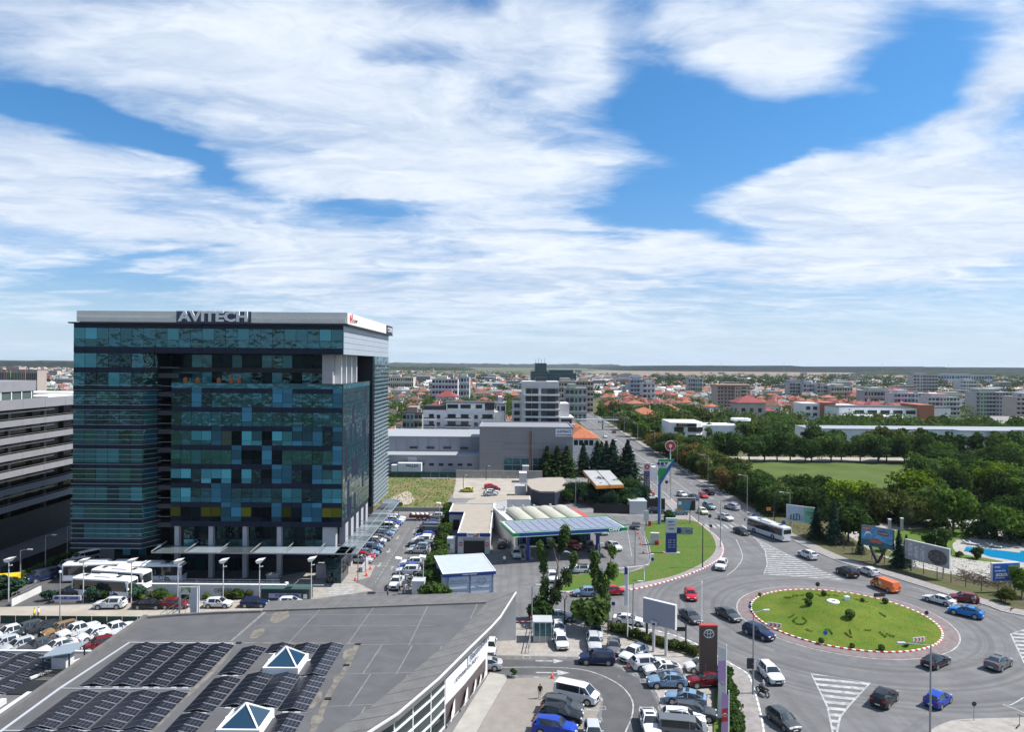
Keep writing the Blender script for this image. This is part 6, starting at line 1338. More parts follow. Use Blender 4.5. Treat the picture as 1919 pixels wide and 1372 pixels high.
for i in range(13):x0=-56+i*2.9;f=MB();f.box(x0,x0+2.85,236,236.1,0,1.9);f.build('netting_panel',[mat('netting_green',(.03,.085,.07),.8,noise=.3,nscale=.8) if i==0 else bpy.data.materials['netting_green']],gn)
lw=thing('low_wall','low pale wall between the office car park and the vacant lot','wall');f=MB();f.box(-31,-9.5,181.3,181.6,0,1.1);f.build('wall',[M['concrete']],lw)
rr2=random.Random(5)
for i in range(14):
 px=800+i*5.2;o=thing('pallet_stack',['wrapped white pallet stack','orange tinted pallet stack','dark pallet stack','brown pallet stack'][(0 if 3<=i<=7 else 1 if i<3 else 2 if i%2 else 3)]+' by the warehouse wall','pallets',(*G(px,886),0),0,'pallet stacks along the warehouse');m_=[M['white'],mat('pallet_orange',(.4,.16,.09),.8) if 'pallet_orange' not in bpy.data.materials else bpy.data.materials['pallet_orange'],M['dark'],M['wood']][(0 if 3<=i<=7 else 1 if i<3 else 2 if i%2 else 3)]
 f=MB();f.box(-.5,.5,-.5,.5,.15,1.2+rr2.random()*1.0);f.build('load',[m_],o);f=MB();f.box(-.6,.6,-.6,.6,0,.15);f.build('pallet',[M['wood']],o)
box_thing('site_cabin','cabin','small white cabin partly behind the dark trees in the yard',985,893,2.2,3,3.4,M['offwhite'])
for i,(px,py,l) in enumerate([(868,920,'thin dark lamp post between the yellow and the red cars'),(911,900,'thin dark post in the middle of the concrete yard')]):arm_lamp(px,py,4.5,l,.5,0,mt=M['dark'])
arm_lamp(1078.5,945,6.5,'grey lamp post behind the red awning of the station',.5,0)
# --- roundabout signs, lamps along the kerbs
def chev(px,py,label,rz,n=3):
 x,y=G(px,py,.6);z=mound(x,y) if math.hypot(x-RC[0],y-RC[1])<RI else .1
 o=thing('chevron_sign',label,'road sign',(x,y,z),R(rz));f=MB();f.box(-.95,.95,-.03,.03,.35,.95);f.build('sign_plate',[M['white']],o)
 for k in range(n):x0=-.75+k*.55;f=MB();f.face([(x0,-.04,.38),(x0+.22,-.04,.38),(x0+.42,-.04,.65),(x0+.2,-.04,.65)]);f.face([(x0+.2,-.04,.65),(x0+.42,-.04,.65),(x0+.22,-.04,.92),(x0,-.04,.92)]);f.build('chevron',[M['red']],o)
 f=MB();f.bar((-.7,.05,0),(-.7,.05,.6),.06);f.bar((.7,.05,0),(.7,.05,.6),.06);f.build('leg',[M['metal_grey']],o)
chev(1452,1174,'red and white chevron sign on the left side of the roundabout lawn',-25);chev(1722,1203,'red and white chevron sign on the right side of the roundabout lawn',12)
def msign(px,py,label,hh=1.2,r=.3,m=None,rz=0):x,y=G(px,py,.5);z=mound(x,y) if math.hypot(x-RC[0],y-RC[1])<RI else .1;o=thing('round_sign',label,'road sign',(x,y,z),R(rz));f=MB();f.tube((0,0,0),(0,0,hh),.035);f.build('post',[M['metal_grey']],o);f=MB();f.tube((0,-.05,hh),(0,-.02,hh),r,r,14);f.build('sign_plate',[m or M['dark']],o)
M['sign_blue']=mat('sign_blue',(.02,.12,.45),.4)
msign(1546.5,1198,'blue round arrow sign at the near edge of the roundabout lawn',1.1,.32,M['sign_blue']);msign(1405,1142,'blue round sign at the left edge of the roundabout lawn',.8,.28,M['sign_blue'])
msign(1532,1106,'grey back of a round sign on the far edge of the roundabout',1.2,.38);msign(1736,1158,'grey back of a round sign at the right edge of the roundabout',1.0,.32)
o=thing('dark_board','dark back of a chevron board at the far edge of the roundabout lawn','road sign',(*G(1648,1126),.1),R(8));f=MB();f.box(-1.0,1.0,-.04,.04,.5,1.1);f.build('sign_plate',[M['dark']],o);f=MB();f.bar((-.7,0,0),(-.7,0,.6),.06);f.bar((.7,0,0),(.7,0,.6),.06);f.build('leg',[M['metal_grey']],o)
rdisc(1825,1353,1.9,'grey back of a round sign on the sandy corner at the bottom right',.26);
o=thing('kick_scooter','dark kick scooter leaning at the bottom right corner','scooter',(*G(1908,1366),.13),R(40));f=MB();f.bar((-.5,0,.12),(.4,0,.12),.12,.05);f.bar((.4,0,.12),(.55,0,1.1),.04);f.bar((.55,-.25,1.1),(.55,.25,1.1),.04);f.build('frame',[M['dark']],o)
for x in (-.5,.45):f=MB();f.tube((x,-.03,.1),(x,.03,.1),.1,.1,12);f.build('wheel',[M['tyre']],o)
x,y=G(1561,1130,1.5);z=mound(x,y);f=MB();f.lathe([(.36,.1),(.4,.2),(.85,.22),(.95,.1),(1.0,-.2)],20);f.lathe([(.0,.1),(.36,.12)],20,1);f.lathe([(1.15,-.1),(1.9,-.14),(2.1,-.3)],20,1);o=f.build('stone_ring',[M['white'],M['earth']],smooth=True);o.location=(x,y,z);tag(o,'white stone ring on top of the roundabout mound','stone ring')
x,y=G(1587,1129,1.3);f=MB();f.prism([(-.4,-.3),(.35,-.35),(.45,.3),(-.3,.35)],0,.6);f.box(-.2,.2,-.2,.15,.6,.72);o=f.build('stone_block',[M['white']]);o.location=(x,y,mound(x,y));tag(o,'small white block right of the stone ring on the mound','block')
GLp='tall lamps along the avenue kerb'
for px,py,hh,ang,l in [(1350,1027,10,180,'tall street lamp at the lawn side kerb opposite the black saloon'),(1309.5,981,10,180,'tall street lamp at the lawn side kerb beside the small advertising board'),(1257,936,9,180,'tall street lamp at the avenue kerb behind the blue pylon mast'),(1400,960,9.5,180,'tall street lamp on the tree side pavement of the avenue'),(1480,1003,9.5,180,'tall street lamp left of the green and grey billboard')]:arm_lamp(px,py,hh,l,1.6,ang,GLp)
for i in range(6):arm_lamp(0,0,9.5,'tall lamp beside the avenue, '+['level with the dark price board','just beyond the second canopy','level with the spruces','in front of the footbridge','right behind the footbridge','farthest up the avenue'][i],1.6,180,GLp).location=(62.9,225+i*42,0)
arm_lamp(1316.5,1066,8.2,'slender lamp post at the near tip of the petrol station lawn',.25,0,mt=M['dark']);arm_lamp(1190,1060,6.8,'lamp post beside the coned off bay with a white lamp head',.4,0);arm_lamp(1207,1090,2.6,'white goal shaped barrier post at the lawn edge',.01,0,mt=M['white'])
arm_lamp(1069,1096,5.5,'white lamp post with a square head between the poplars',.5,180,mt=M['white']);arm_lamp(1121,1072,5.0,'thin lamp post at the forecourt edge between the poplars',.3,0)
o=thing('lawn_rail','white horizontal rail along the forecourt edge of the lawn','rail');a,c=G(1153,1078),G(1205,1072);f=MB();f.bar((*a,1.1),(*c,1.1),.1);f.build('rail',[M['white']],o);f=MB();[f.bar((a[0]+(c[0]-a[0])*t,a[1]+(c[1]-a[1])*t,0),(a[0]+(c[0]-a[0])*t,a[1]+(c[1]-a[1])*t,1.1),.08) for t in (0,.5,1)];f.build('rail_post',[M['white']],o)
msign(1330,985,'stack of dark round signs at the avenue pavement beside the lawn tip',2.6,.42);msign(1332,996,'lower dark round sign at the pavement beside the lawn tip',1.6,.38);msign(1249,920,'dark triangular warning signs at the avenue kerb behind the blue pylon',3.0,.5)
msign(1412,985,'blue square sign on the far pavement in front of the coach',2.6,.5,M['sign_blue']);msign(1468,1000,'white and blue sign beside the rear of the billboard posts',2.8,.5,M['sign_blue'])
tri_=thing('signal_mast','dark sign gantry at the right of the coach with an orange plate','sign mast',(*G(1451,990),.1));f=MB();f.bar((0,0,0),(0,0,7),.16);f.bar((0,0,6.8),(1.8,0,6.9),.1);f.build('post',[M['dark']],tri_);f=MB();f.box(-1.9,-.8,-.05,.05,4.0,4.8);f.build('plate',[bpy.data.materials['fascia_orange']],tri_)
# --- billboards on the right
GB='billboards along the fence'
o=billboard(1500,1006,7.4,3.0,6.6,'billboard with a green panel and a drawn grey building',-37,[-2.4,2.6],mat('poster_pale',(.36,.46,.54),.6,noise=.15,nscale=.5),frame=M['offwhite']);shape(o,[(.8,3.1),(3.55,3.1),(3.55,6.5),(.8,6.5)],mat('poster_green',(.16,.38,.26),.6));shape(o,[(-3.2,3.5),(-2.4,4.6),(-.6,4.9),(.4,4.4),(.5,3.6),(-1.5,3.3)],mat('poster_slate',(.10,.15,.22),.6,noise=.7,nscale=3),-.055)
o.scale=(.84,1,1.02)
for k in range(5):shape(o,[(-3+k*.75,3.6),(-2.75+k*.75,3.6),(-2.75+k*.75,4.7),(-3+k*.75,4.6)],mat('poster_lightgrey',(.45,.5,.55),.6) if k==0 else bpy.data.materials['poster_lightgrey'],-.06)
letters('LOCUINTE NOI',.42,(2.2,-.07,5.4),M['dark'],o,0,2.0);letters('DE VANZARE',.34,(2.2,-.07,4.9),M['dark'],o,0,1.6)
o=billboard(1643,1056.5,7.0,3.6,8.2,'colourful billboard with a red roofed holiday picture on V shaped dark legs',-50,[],mat('poster_sky',(.10,.34,.60),.5,noise=.5,nscale=.5,dist=1),d=.5,frame=M['dark'])
shape(o,[(-3.3,3.8),(3.3,3.8),(3.3,4.7),(.5,5.1),(-3.3,5.0)],mat('poster_sea',(.03,.14,.17),.5,noise=.5,nscale=1));shape(o,[(-1.6,4.6),(.9,4.5),(1.1,5.1),(.2,5.7),(-1.2,5.5)],mat('poster_roofs',(.5,.15,.10),.6,noise=.5,nscale=3),-.055);shape(o,[(-3.3,7.3),(-1.4,7.2),(-1.4,7.9),(-3.3,8.0)],M['red'],-.06);shape(o,[(.2,6.6),(2.5,6.5),(2.5,7.4),(.2,7.5)],mat('poster_brown',(.16,.05,.04),.5),-.06);shape(o,[(-2.9,5.6),(-2.4,6.9),(-1.6,7.0),(-1.0,6.2),(-1.5,6.6),(-2.3,6.4)],M['white'],-.06)
letters('VACANTA',.5,(-2.35,-.08,7.6),M['white'],o,0,1.6);letters('TE ASTEAPTA',.42,(1.35,-.08,7.0),M['white'],o,0,2.0)
o.scale=(.86,1,.84)
f=MB();f.bar((0,.3,.0),(-1.7,.3,3.7),.5,.4);f.bar((.1,.3,.0),(1.8,.3,3.7),.5,.4);f.build('leg',[M['dark']],o)
o=billboard(1736,1079,10.6,2.3,6.2,'large grey billboard showing an oval drawing, standing over the fence',-62,[-3.6,3.8],mat('poster_grey',(.33,.34,.36),.6,noise=.2,nscale=.5),d=.35,frame=M['offwhite'])
o.scale=(.78,1,.92)
shape(o,[(2.6+2.3*math.cos(t*.42),4.0+1.5*math.sin(t*.42)) for t in range(15)],mat('poster_photo',(.12,.12,.12),.6,noise=.8,nscale=2.2),-.06)
for k in range(3):shape(o,[(-4.4+k*1.5,3.0-k*.1),(-3.5+k*1.5,2.9-k*.1),(-3.4+k*1.5,5.6),(-4.3+k*1.5,5.8)],mat('poster_tower',(.60,.61,.63),.6,noise=.6,nscale=3) if k==0 else bpy.data.materials['poster_tower'],-.055)
o=billboard(1885,1113,5.2,2.0,5.1,'blue billboard with a white script word at the pool car park',8,[1.0,1.9],M['sign_blue'],d=.4,frame=M['offwhite']);shape(o,[(.4,2.5),(2.6,2.5),(2.6,4.75),(.4,4.75)],mat('poster_city',(.25,.34,.40),.6,noise=.7,nscale=2));
letters('INTOARCE-TE',.38,(-1.2,-.08,3.75),M['white'],o,0,1.9);letters('acasa',.95,(-.9,-.08,3.2),M['white'],o,0,2.2,.01);letters('0219 250 202',.3,(-1.2,-.08,2.6),M['white'],o,0,1.8);letters('NORD',.4,(-1.7,-.08,4.4),M['white'],o,0,1.0)
ln=resample(off[18:] and [(p[0]+4.4,p[1]+2.4) for p in off[14:]],2.6);fe=thing('wire_fence','rusty wire fence with thin posts between the verge and the garden','fence')
pm_=MB();pm_.bar((0,0,0),(0,0,2.1),.09);pmesh=pm_.data('fence_post',[mat('rust',(.09,.06,.045),.8)])
for p in ln[:60]:q=link('fence_post',pmesh,fe);q.location=(p[0],p[1],.1)
f=MB()
for a,c in zip(ln[:59],ln[1:60]):
 for z in (.5,1.1,1.7,2.1):f.bar((*a,z),(*c,z),.025)
f.build('wire',[bpy.data.materials['rust']],fe)
for i,(px,py) in enumerate([(1815,1022),(1826,1024),(1858,1027),(1868,1029)]):
 o=thing('sun_lounger',['white lounger at the left end of the pool','white lounger second from the left by the pool','white tall chair behind the pool','white chair right of the tall one behind the pool'][i],'lounger',(*G(px,py),.19),R(150),'white loungers by the pool');f=MB();f.box(-.9,.4,-.3,.3,.3,.38);f.build('seat',[M['white']],o);f=MB();f.bar((.4,0,.34),(1.0,0,.8),.6,.06);f.build('backrest',[M['white']],o)
 for x in (-.8,.3):f=MB();f.box(x-.04,x+.04,-.28,.28,0,.3);f.build('leg',[M['white']],o)
for i,px in enumerate((1667,1690)):o=thing('gate_pillar',f'white {"left" if i == 0 else "right"} pillar of the garden gate behind the billboards','pillar',(*G(px,999-i*2),.15));f=MB();f.box(-.25,.25,-.25,.25,0,2.9);f.build('shaft',[M['hall_c']],o);f=MB();f.box(-.33,.33,-.33,.33,2.9,3.05);f.build('cap',[M['white']],o)
gw=thing('garden_wall','dark low wall behind the garden paving under the wood','wall');
for i in range(26):a=G(1590+i*14,976);f=MB();f.box(a[0],a[0]+2.2,a[1]+.5,a[1]+.8,.1,1.3);f.build('wall_panel',[M['pier'] if i%9==4 else bpy.data.materials['dark_base']],gw)
pile=MB();r3=random.Random(11)
for k in range(300):
 t=r3.random();x,y=G(1797+t*90,1082+t*20+r3.uniform(-6,6));z=.15+r3.random()*1.1;a=r3.random()*6.3;pile.bar((x,y,z),(x+.9*math.cos(a),y+.9*math.sin(a),z+r3.uniform(-.4,.5)),.06)
tag(pile.build('brushwood',[mat('twigs',(.10,.075,.055),.9)]),kind='stuff')
o=thing('yellow_awning','bright yellow awning at the left edge beside the ivy fence','awning',(*G(8,1112),0),R(20));f=MB();f.box(-2.2,1.6,0,2.5,.6,2.6);f.build('cover',[mat('awning_yellow',(.75,.45,.01),.6)],o);f=MB();f.box(-2.1,1.5,.1,2.4,0,.6);f.build('frame',[M['dark']],o)
yb=thing('yard_wall','white sloping wall with a grey railing at the yard entrance on the left','wall');a,c=G(22,1138),G(73,1112);f=MB();f.prism([a,c,(c[0]+.2,c[1]+.3),(a[0]-.3,a[1]+.2)],0,1.1);f.build('wall',[M['offwhite']],yb);f=MB()
for z in (1.5,2.0):f.bar((*a,z),(*c,z),.05)
for k in range(7):t=k/6;f.bar((a[0]+(c[0]-a[0])*t,a[1]+(c[1]-a[1])*t,1.1),(a[0]+(c[0]-a[0])*t,a[1]+(c[1]-a[1])*t,2.0),.05)
f.build('railing',[M['metal_grey']],yb)
wf=thing('dark_screen_fence','tall dark screen fence along the service strip on the left','fence');A_,B_=G(-60,1112),G(150,1028)
for i in range(14):
 t0,t1=i/14,(i+.97)/14;a=(A_[0]+(B_[0]-A_[0])*t0,A_[1]+(B_[1]-A_[1])*t0);c=(A_[0]+(B_[0]-A_[0])*t1,A_[1]+(B_[1]-A_[1])*t1);f=MB();f.prism([a,c,(c[0]-.1,c[1]+.1),(a[0]-.1,a[1]+.1)],0,2.2);f.build('screen_panel',[M['black'] if 4<i<10 else bpy.data.materials['dark_base']],wf)
for i,(px,py,hh) in enumerate([(85,1072,6.5),(126,1052,6.5),(38,1092,5.5)]):arm_lamp(px,py,hh,['tall grey lamp post left of the silver van','tall grey lamp post nearest the glass office corner','thin lamp post above the yellow awning'][i],1.2,0,'grey lamps along the screen fence')
# --- people
M['skin']=mat('skin',(.42,.25,.17),.6)
def person(px,py,label,top,bottom,ang,pose='walk',world=None,z=.03,hair=(.02,.015,.01)):
 x,y=world or G(px,py);o=thing('person',label,'person',(x,y,z),R(ang))
 V_=[(0,0,.95),(0,0,1.15),(0,0,1.42),(0,0,1.52),(.02,0,1.62),(.02,0,1.72)]
 sw=.22 if pose=='walk' else .03
 L={'hipL':(0,.09,.9),'kL':(.10+sw*.3,.10,.5),'aL':(sw,.10,.09),'tL':(sw+.17,.10,.04),'hipR':(0,-.09,.9),'kR':(.02,-.10,.5),'aR':(-sw,-.10,.10),'tR':(-sw+.15,-.10,.04),'shL':(0,.19,1.40),'eL':(-.06,.25,1.13),'wL':(.04 if pose=='walk' else .1,.25,.88),'hL':(.07,.25,.78),'shR':(0,-.19,1.40),'eR':(-.02,-.25,1.13),'wR':(.10,-.25,.89),'hR':(.13,-.25,.79)}
 if pose=='ride':L.update({'kL':(.42,.16,.92),'aL':(.30,.18,.42),'tL':(.46,.18,.38),'kR':(.42,-.16,.92),'aR':(.30,-.18,.42),'tR':(.46,-.18,.38),'eL':(.2,.28,1.2),'wL':(.42,.26,1.08),'hL':(.5,.26,1.06),'eR':(.2,-.28,1.2),'wR':(.42,-.26,1.08),'hR':(.5,-.26,1.06)})
 names=list(L);vs=V_+[L[n] for n in names];ix={n:6+i for i,n in enumerate(names)}
 es=[(0,1),(1,2),(2,3),(3,4),(4,5),(0,ix['hipL']),(ix['hipL'],ix['kL']),(ix['kL'],ix['aL']),(ix['aL'],ix['tL']),(0,ix['hipR']),(ix['hipR'],ix['kR']),(ix['kR'],ix['aR']),(ix['aR'],ix['tR']),(2,ix['shL']),(ix['shL'],ix['eL']),(ix['eL'],ix['wL']),(ix['wL'],ix['hL']),(2,ix['shR']),(ix['shR'],ix['eR']),(ix['eR'],ix['wR']),(ix['wR'],ix['hR'])]
 rad=[.15,.14,.16,.06,.095,.085]+[{'hip':.10,'k':.065,'a':.045,'t':.04,'sh':.075,'e':.048,'w':.034,'h':.042}[n[:-1]] for n in names]
 me=bpy.data.meshes.new('body');me.from_pydata(vs,es,[]);ob=bpy.data.objects.new('body',me);sc.collection.objects.link(ob)
 md=ob.modifiers.new('s','SKIN');sk=me.skin_vertices[0].data
 for i,r_ in enumerate(rad):sk[i].radius=(r_,r_*(1.15 if i in (0,1,2) else 1))
 sk[0].use_root=True;ms=ob.modifiers.new('u','SUBSURF');ms.levels=ms.render_levels=1
 me2=bpy.data.meshes.new_from_object(ob.evaluated_get(bpy.context.evaluated_depsgraph_get()));bpy.data.objects.remove(ob)
 me2.name='body';mt,mb2=mat('cloth_top',top,.85),mat('cloth_bottom',bottom,.85);sh_=mat('shoe',(.02,.02,.02),.6);hr=mat('hair',hair,.8);me2.materials.clear()
 for m_ in (M['skin'],mt,mb2,sh_,hr):me2.materials.append(m_)
 for p in me2.polygons:
  c=p.center;p.material_index=4 if (c.z>1.66 or (c.z>1.56 and c.x<-.01)) else 0 if c.z>1.5 else (3 if c.z<.1 else 2 if (c.z<.93 and abs(c.y)<.2) else (0 if c.z<1.1 and abs(c.y)>.2 and pose!='ride' else 1));p.use_smooth=True
  if pose=='ride':p.material_index=4 if c.z>1.56 else 0 if c.z>1.5 else 3 if c.z<.48 else 2 if c.z<1.0 else 1
 link('body',me2,o)
 for s in (1,-1):  # hands:palm,four fingers and a thumb
  h=Vector(L['hL' if s>0 else 'hR']);f=MB();f.bar(h+Vector((0,0,.05)),h-Vector((0,0,.04)),.07,.03)
  for k,ln_ in enumerate((.07,.08,.075,.06)):f.bar(h+Vector((-.03+k*.02,0,-.035)),h+Vector((-.028+k*.02,-s*.012,-.035-ln_)),.015)
  f.bar(h+Vector((.035,0,.0)),h+Vector((.06,-s*.01,-.05)),.016);f.build('hand',[M['skin']],o)
 return o
person(1012,1311,'person in a black T-shirt and light shorts walking across the tan yard',(.012,.012,.013),(.38,.34,.28),95)
person(945,1058,'person in a white shirt walking beside the white hatchback on the forecourt',(.75,.75,.72),(.05,.05,.06),100)
person(64,1162,'person in a yellow vest standing on the cream road at the dark green fence',(.6,.65,.02),(.05,.05,.1),20,'stand')
person(72,1160,'person in a white top standing next to the one in the yellow vest',(.75,.72,.7),(.2,.05,.05),200,'stand')
person(618,1096,'person in dark clothes standing at the entrance crossing of the office',(.02,.02,.025),(.2,.03,.03),270,'stand')
person(726,1118,'person in black standing at the entrance left of the white pickup',(.015,.015,.018),(.015,.015,.018),0,'stand')
person(749,1116,'person in dark clothes between the pickup and the motorcycles',(.015,.015,.02),(.02,.02,.02),30,'stand')
person(759,1114,'person in a blue and white top beside the white cabin',(.25,.35,.6),(.5,.5,.5),190,'stand')
person(1046,1030,'person in black standing behind the cars under the petrol canopy',(.02,.02,.02),(.02,.02,.02),0,'stand')
gx,gy=G(1429,1303);person(0,0,'person in a white helmet and grey jacket riding the motorcycle at the near kerb',(.25,.26,.27),(.03,.03,.04),115,'ride',(gx+.05,gy-.1),.05,(.6,.6,.6))
gx,gy=G(1826,1137);person(0,0,'person in a pale shirt riding the bicycle on the pavement',(.5,.42,.36),(.1,.08,.07),160,'ride',(gx+.12,gy-.05),.16)
# --- foliage
def leaf_mat(name,k=1.0):
 m=bpy.data.materials.new(name);m.use_nodes=True;t=NT(m.node_tree)
 oi=t.add('ShaderNodeObjectInfo');geo=t.add('ShaderNodeNewGeometry')
 f=t.smooth(t.noise(geo.outputs['Position'],.55,5,.7),.3,.7)
 c=t.mix(f,t.vmath('SCALE',oi.outputs['Color'],.75),t.vmath('SCALE',oi.outputs['Color'],1.6))
 rv=t.math('MULTIPLY_ADD',oi.outputs['Random'],.35,.82);c=t.vmath('SCALE',c,rv)
 d=t.add('ShaderNodeBsdfDiffuse');t.lk(c,d.inputs[0]);tr=t.add('ShaderNodeBsdfTranslucent');t.lk(t.vmath('MULTIPLY',c,(1.1,1.15,.5)),tr.inputs[0])
 x=t.add('ShaderNodeMixShader');x.inputs[0].default_value=.3;t.lk(d.outputs[0],x.inputs[1]);t.lk(tr.outputs[0],x.inputs[2])
 o=t.add('ShaderNodeOutputMaterial');t.lk(x.outputs[0],o.inputs[0]);return m
M['leaf']=leaf_mat('leaf');M['bark']=mat('bark',(.11,.09,.07),.9,noise=.3,nscale=4);M['bark_pale']=mat('pale_bark',(.22,.19,.16),.9,noise=.3,nscale=4)
def leaf_quads(P,N,size,seed,flat_=.6):
 """numpy: one quad per point"""
 g=np.random.default_rng(seed);n=len(P)
 r=g.normal(size=(n,3));nn=N+r*flat_;nn /= np.linalg.norm(nn,axis=1)[:,None]
 a=np.cross(nn,g.normal(size=(n,3)));a /= np.linalg.norm(a,axis=1)[:,None];b=np.cross(nn,a)
 s=size*g.uniform(.55,1.25,(n,1));a*=s;b*=s*g.uniform(.6,1.0,(n,1))
 v=np.stack([P-a-b*.6,P+a*.4-b,P+a+b*.5,P-a*.5+b],1).reshape(-1,3);return v
def mesh_quads(name,v,mats):
 n=len(v) // 4;me=bpy.data.meshes.new(name);me.vertices.add(n*4);me.vertices.foreach_set('co',v.astype(np.float32).ravel());me.loops.add(n*4);me.loops.foreach_set('vertex_index',np.arange(n*4,dtype=np.int32))
 me.polygons.add(n);me.polygons.foreach_set('loop_start',np.arange(0,n*4,4,dtype=np.int32));me.polygons.foreach_set('loop_total',np.full(n,4,dtype=np.int32))
 for m in mats:me.materials.append(m)
 me.update(calc_edges=True);me.validate();return me
def crown(seed,rx,rz_,zc,n,size,lobes=12,up=.35):
 """leaf points on the skins of many uneven lobes"""
 g=np.random.default_rng(seed);P=[];Nn=[]
 c=g.normal(size=(lobes,3));c /= np.linalg.norm(c,axis=1)[:,None];c*=g.uniform(.25,.78,(lobes,1));c[:,2]=c[:,2]*.9+up*.2;r=g.uniform(.26,.5,lobes)
 w_=r**2;w_ /= w_.sum();k=g.choice(lobes,n,p=w_)
 d=g.normal(size=(n,3));d /= np.linalg.norm(d,axis=1)[:,None];d[:,2]=np.abs(d[:,2])*np.where(g.random(n)<.38,-1,1)
 rad=r[k][:,None]*g.uniform(.62,1.1,(n,1));q=c[k]+d*rad;
 q=q*np.array([rx,rx,rz_])+np.array([0,0,zc]);return leaf_quads(q,d,size,seed+1)
def trunk(h,r,zc,seed,m,lean=0):
 b=MB();g=random.Random(seed);top=Vector((lean+g.uniform(-.2,.2),g.uniform(-.2,.2),zc));mid=Vector((top.x*.4,top.y*.4,zc*.5))
 b.tube((0,0,-.2),mid,r,r*.75,7);b.tube(mid,top,r*.75,r*.35,6)
 for k in range(5):
  a=g.random()*6.28;l=h*g.uniform(.16,.27);s=mid.lerp(top,g.uniform(.1,.9));b.tube(s,s+Vector((math.cos(a)*l,math.sin(a)*l,l*g.uniform(.5,1.0))),r*.35,r*.1,5)
 return b.data('trunk',[m])
PROTO={}
def tree_proto(key,v,tk):
 PROTO[key]=(mesh_quads('crown',v,[M['leaf']]),tk)
for i in range(5):tree_proto(('round',i),crown(10+i,4.3+.4*(i%3),4.2,4.9,3200,.30,20+2*i,.2),trunk(9,.24,6,i,M['bark']))
for i in range(4):tree_proto(('far',i),crown(30+i,4.4,4.0,4.6,700,.60,15+i,.2),trunk(9,.26,5,40+i,M['bark']))
for i in range(3):tree_proto(('bush',i),crown(50+i,1.15,.95,.85,800,.15,9+i,.8),trunk(1.2,.07,.7,50+i,M['bark']))
for i in range(2):tree_proto(('ball',i),leaf_quads(*(lambda d:(d*np.array([.62,.62,.6])+np.array([0,0,.62]),d))((lambda x:x/np.linalg.norm(x,axis=1)[:,None])(np.random.default_rng(60+i).normal(size=(900,3)))),.07,61,.5),trunk(.6,.04,.4,60,M['bark']))
def conifer(seed,h,r,n,size):
 g=np.random.default_rng(seed);t=g.random(n)**.62;tier=np.floor(t*17)/17;z=h*(.06+.94*(1-t)) ;a=g.random(n)*6.283
 fr=(t-tier)*17;rad=r*(tier*.92+.06)*(.55+.45*fr)*(1+.3*np.sin(a*5+tier*40)+.15*np.sin(a*11+tier*90))*g.uniform(.35,1.05,n)
 P=np.stack([rad*np.cos(a),rad*np.sin(a),z-rad*.18],1);N=np.stack([np.cos(a)*.5,np.sin(a)*.5,np.full(n,.9)],1);return leaf_quads(P,N,size,seed,.35)
for i in range(3):tree_proto(('spruce',i),conifer(70+i,10,2.7,2600,.24),trunk(10,.2,8,70,M['bark']))
def column_crown(seed,h,r,n,size,gaps):
 g=np.random.default_rng(seed);P=[];c=[(g.uniform(-1,1)*r*.9,g.uniform(-1,1)*r*.9,z+g.uniform(-.3,.3),g.uniform(.45,1.15)*r) for z in np.linspace(h*.28,h*.97,gaps)]
 k=g.integers(0,len(c),n);C=np.array(c)[k];d=g.normal(size=(n,3));d /= np.linalg.norm(d,axis=1)[:,None]
 return leaf_quads(C[:,:3]+d*C[:,3:]*g.uniform(.5,1.1,(n,1))*np.array([1,1,1.15]),d,size,seed)
tree_proto(('poplar',0),column_crown(80,9.5,.72,1500,.18,12),trunk(4,.2,8.6,81,M['bark_pale']))
tree_proto(('poplar',1),column_crown(84,8.5,.70,1100,.18,8),trunk(4,.17,7.6,85,M['bark_pale'],.7))
GC=dict(dark=(.036,.066,.022),mid=(.056,.092,.029),olive=(.078,.092,.03),bright=(.105,.155,.018),blue=(.035,.07,.045),rust=(.14,.10,.04),spruce=(.020,.045,.030),pale=(.10,.13,.06),lush=(.064,.108,.024))
tr_=random.Random(21)
def tree(kind,x,y,s,label,group,col,z=0.0,name=None,cat=None,i=None,sx=None):
 n_={'round':5,'far':4,'bush':3,'ball':2,'spruce':3,'poplar':2}[kind];i=tr_.randrange(n_) if i is None else i;cr_,tk=PROTO[(kind,i)]
 nm=name or {'round':'broadleaf_tree','far':'broadleaf_tree','bush':'shrub','ball':'clipped_shrub','spruce':'spruce_tree','poplar':'poplar_tree'}[kind]
 ct=cat or {'bush':'shrub','ball':'shrub'}.get(kind,'tree');o=thing(nm,label,ct,(x,y,z),tr_.random()*6.28,group);s2=s*(sx or tr_.uniform(.9,1.12));o.scale=(s2,s2,s)
 c=link('crown',cr_,o);v=tr_.uniform(.85,1.15);c.color=(*(q*v for q in GC[col]),1);link('trunk' if ct=='tree' else 'stem',tk,o);return o
ORD='first second third fourth fifth sixth seventh eighth ninth tenth eleventh twelfth thirteenth fourteenth fifteenth sixteenth seventeenth eighteenth nineteenth twentieth'.split()
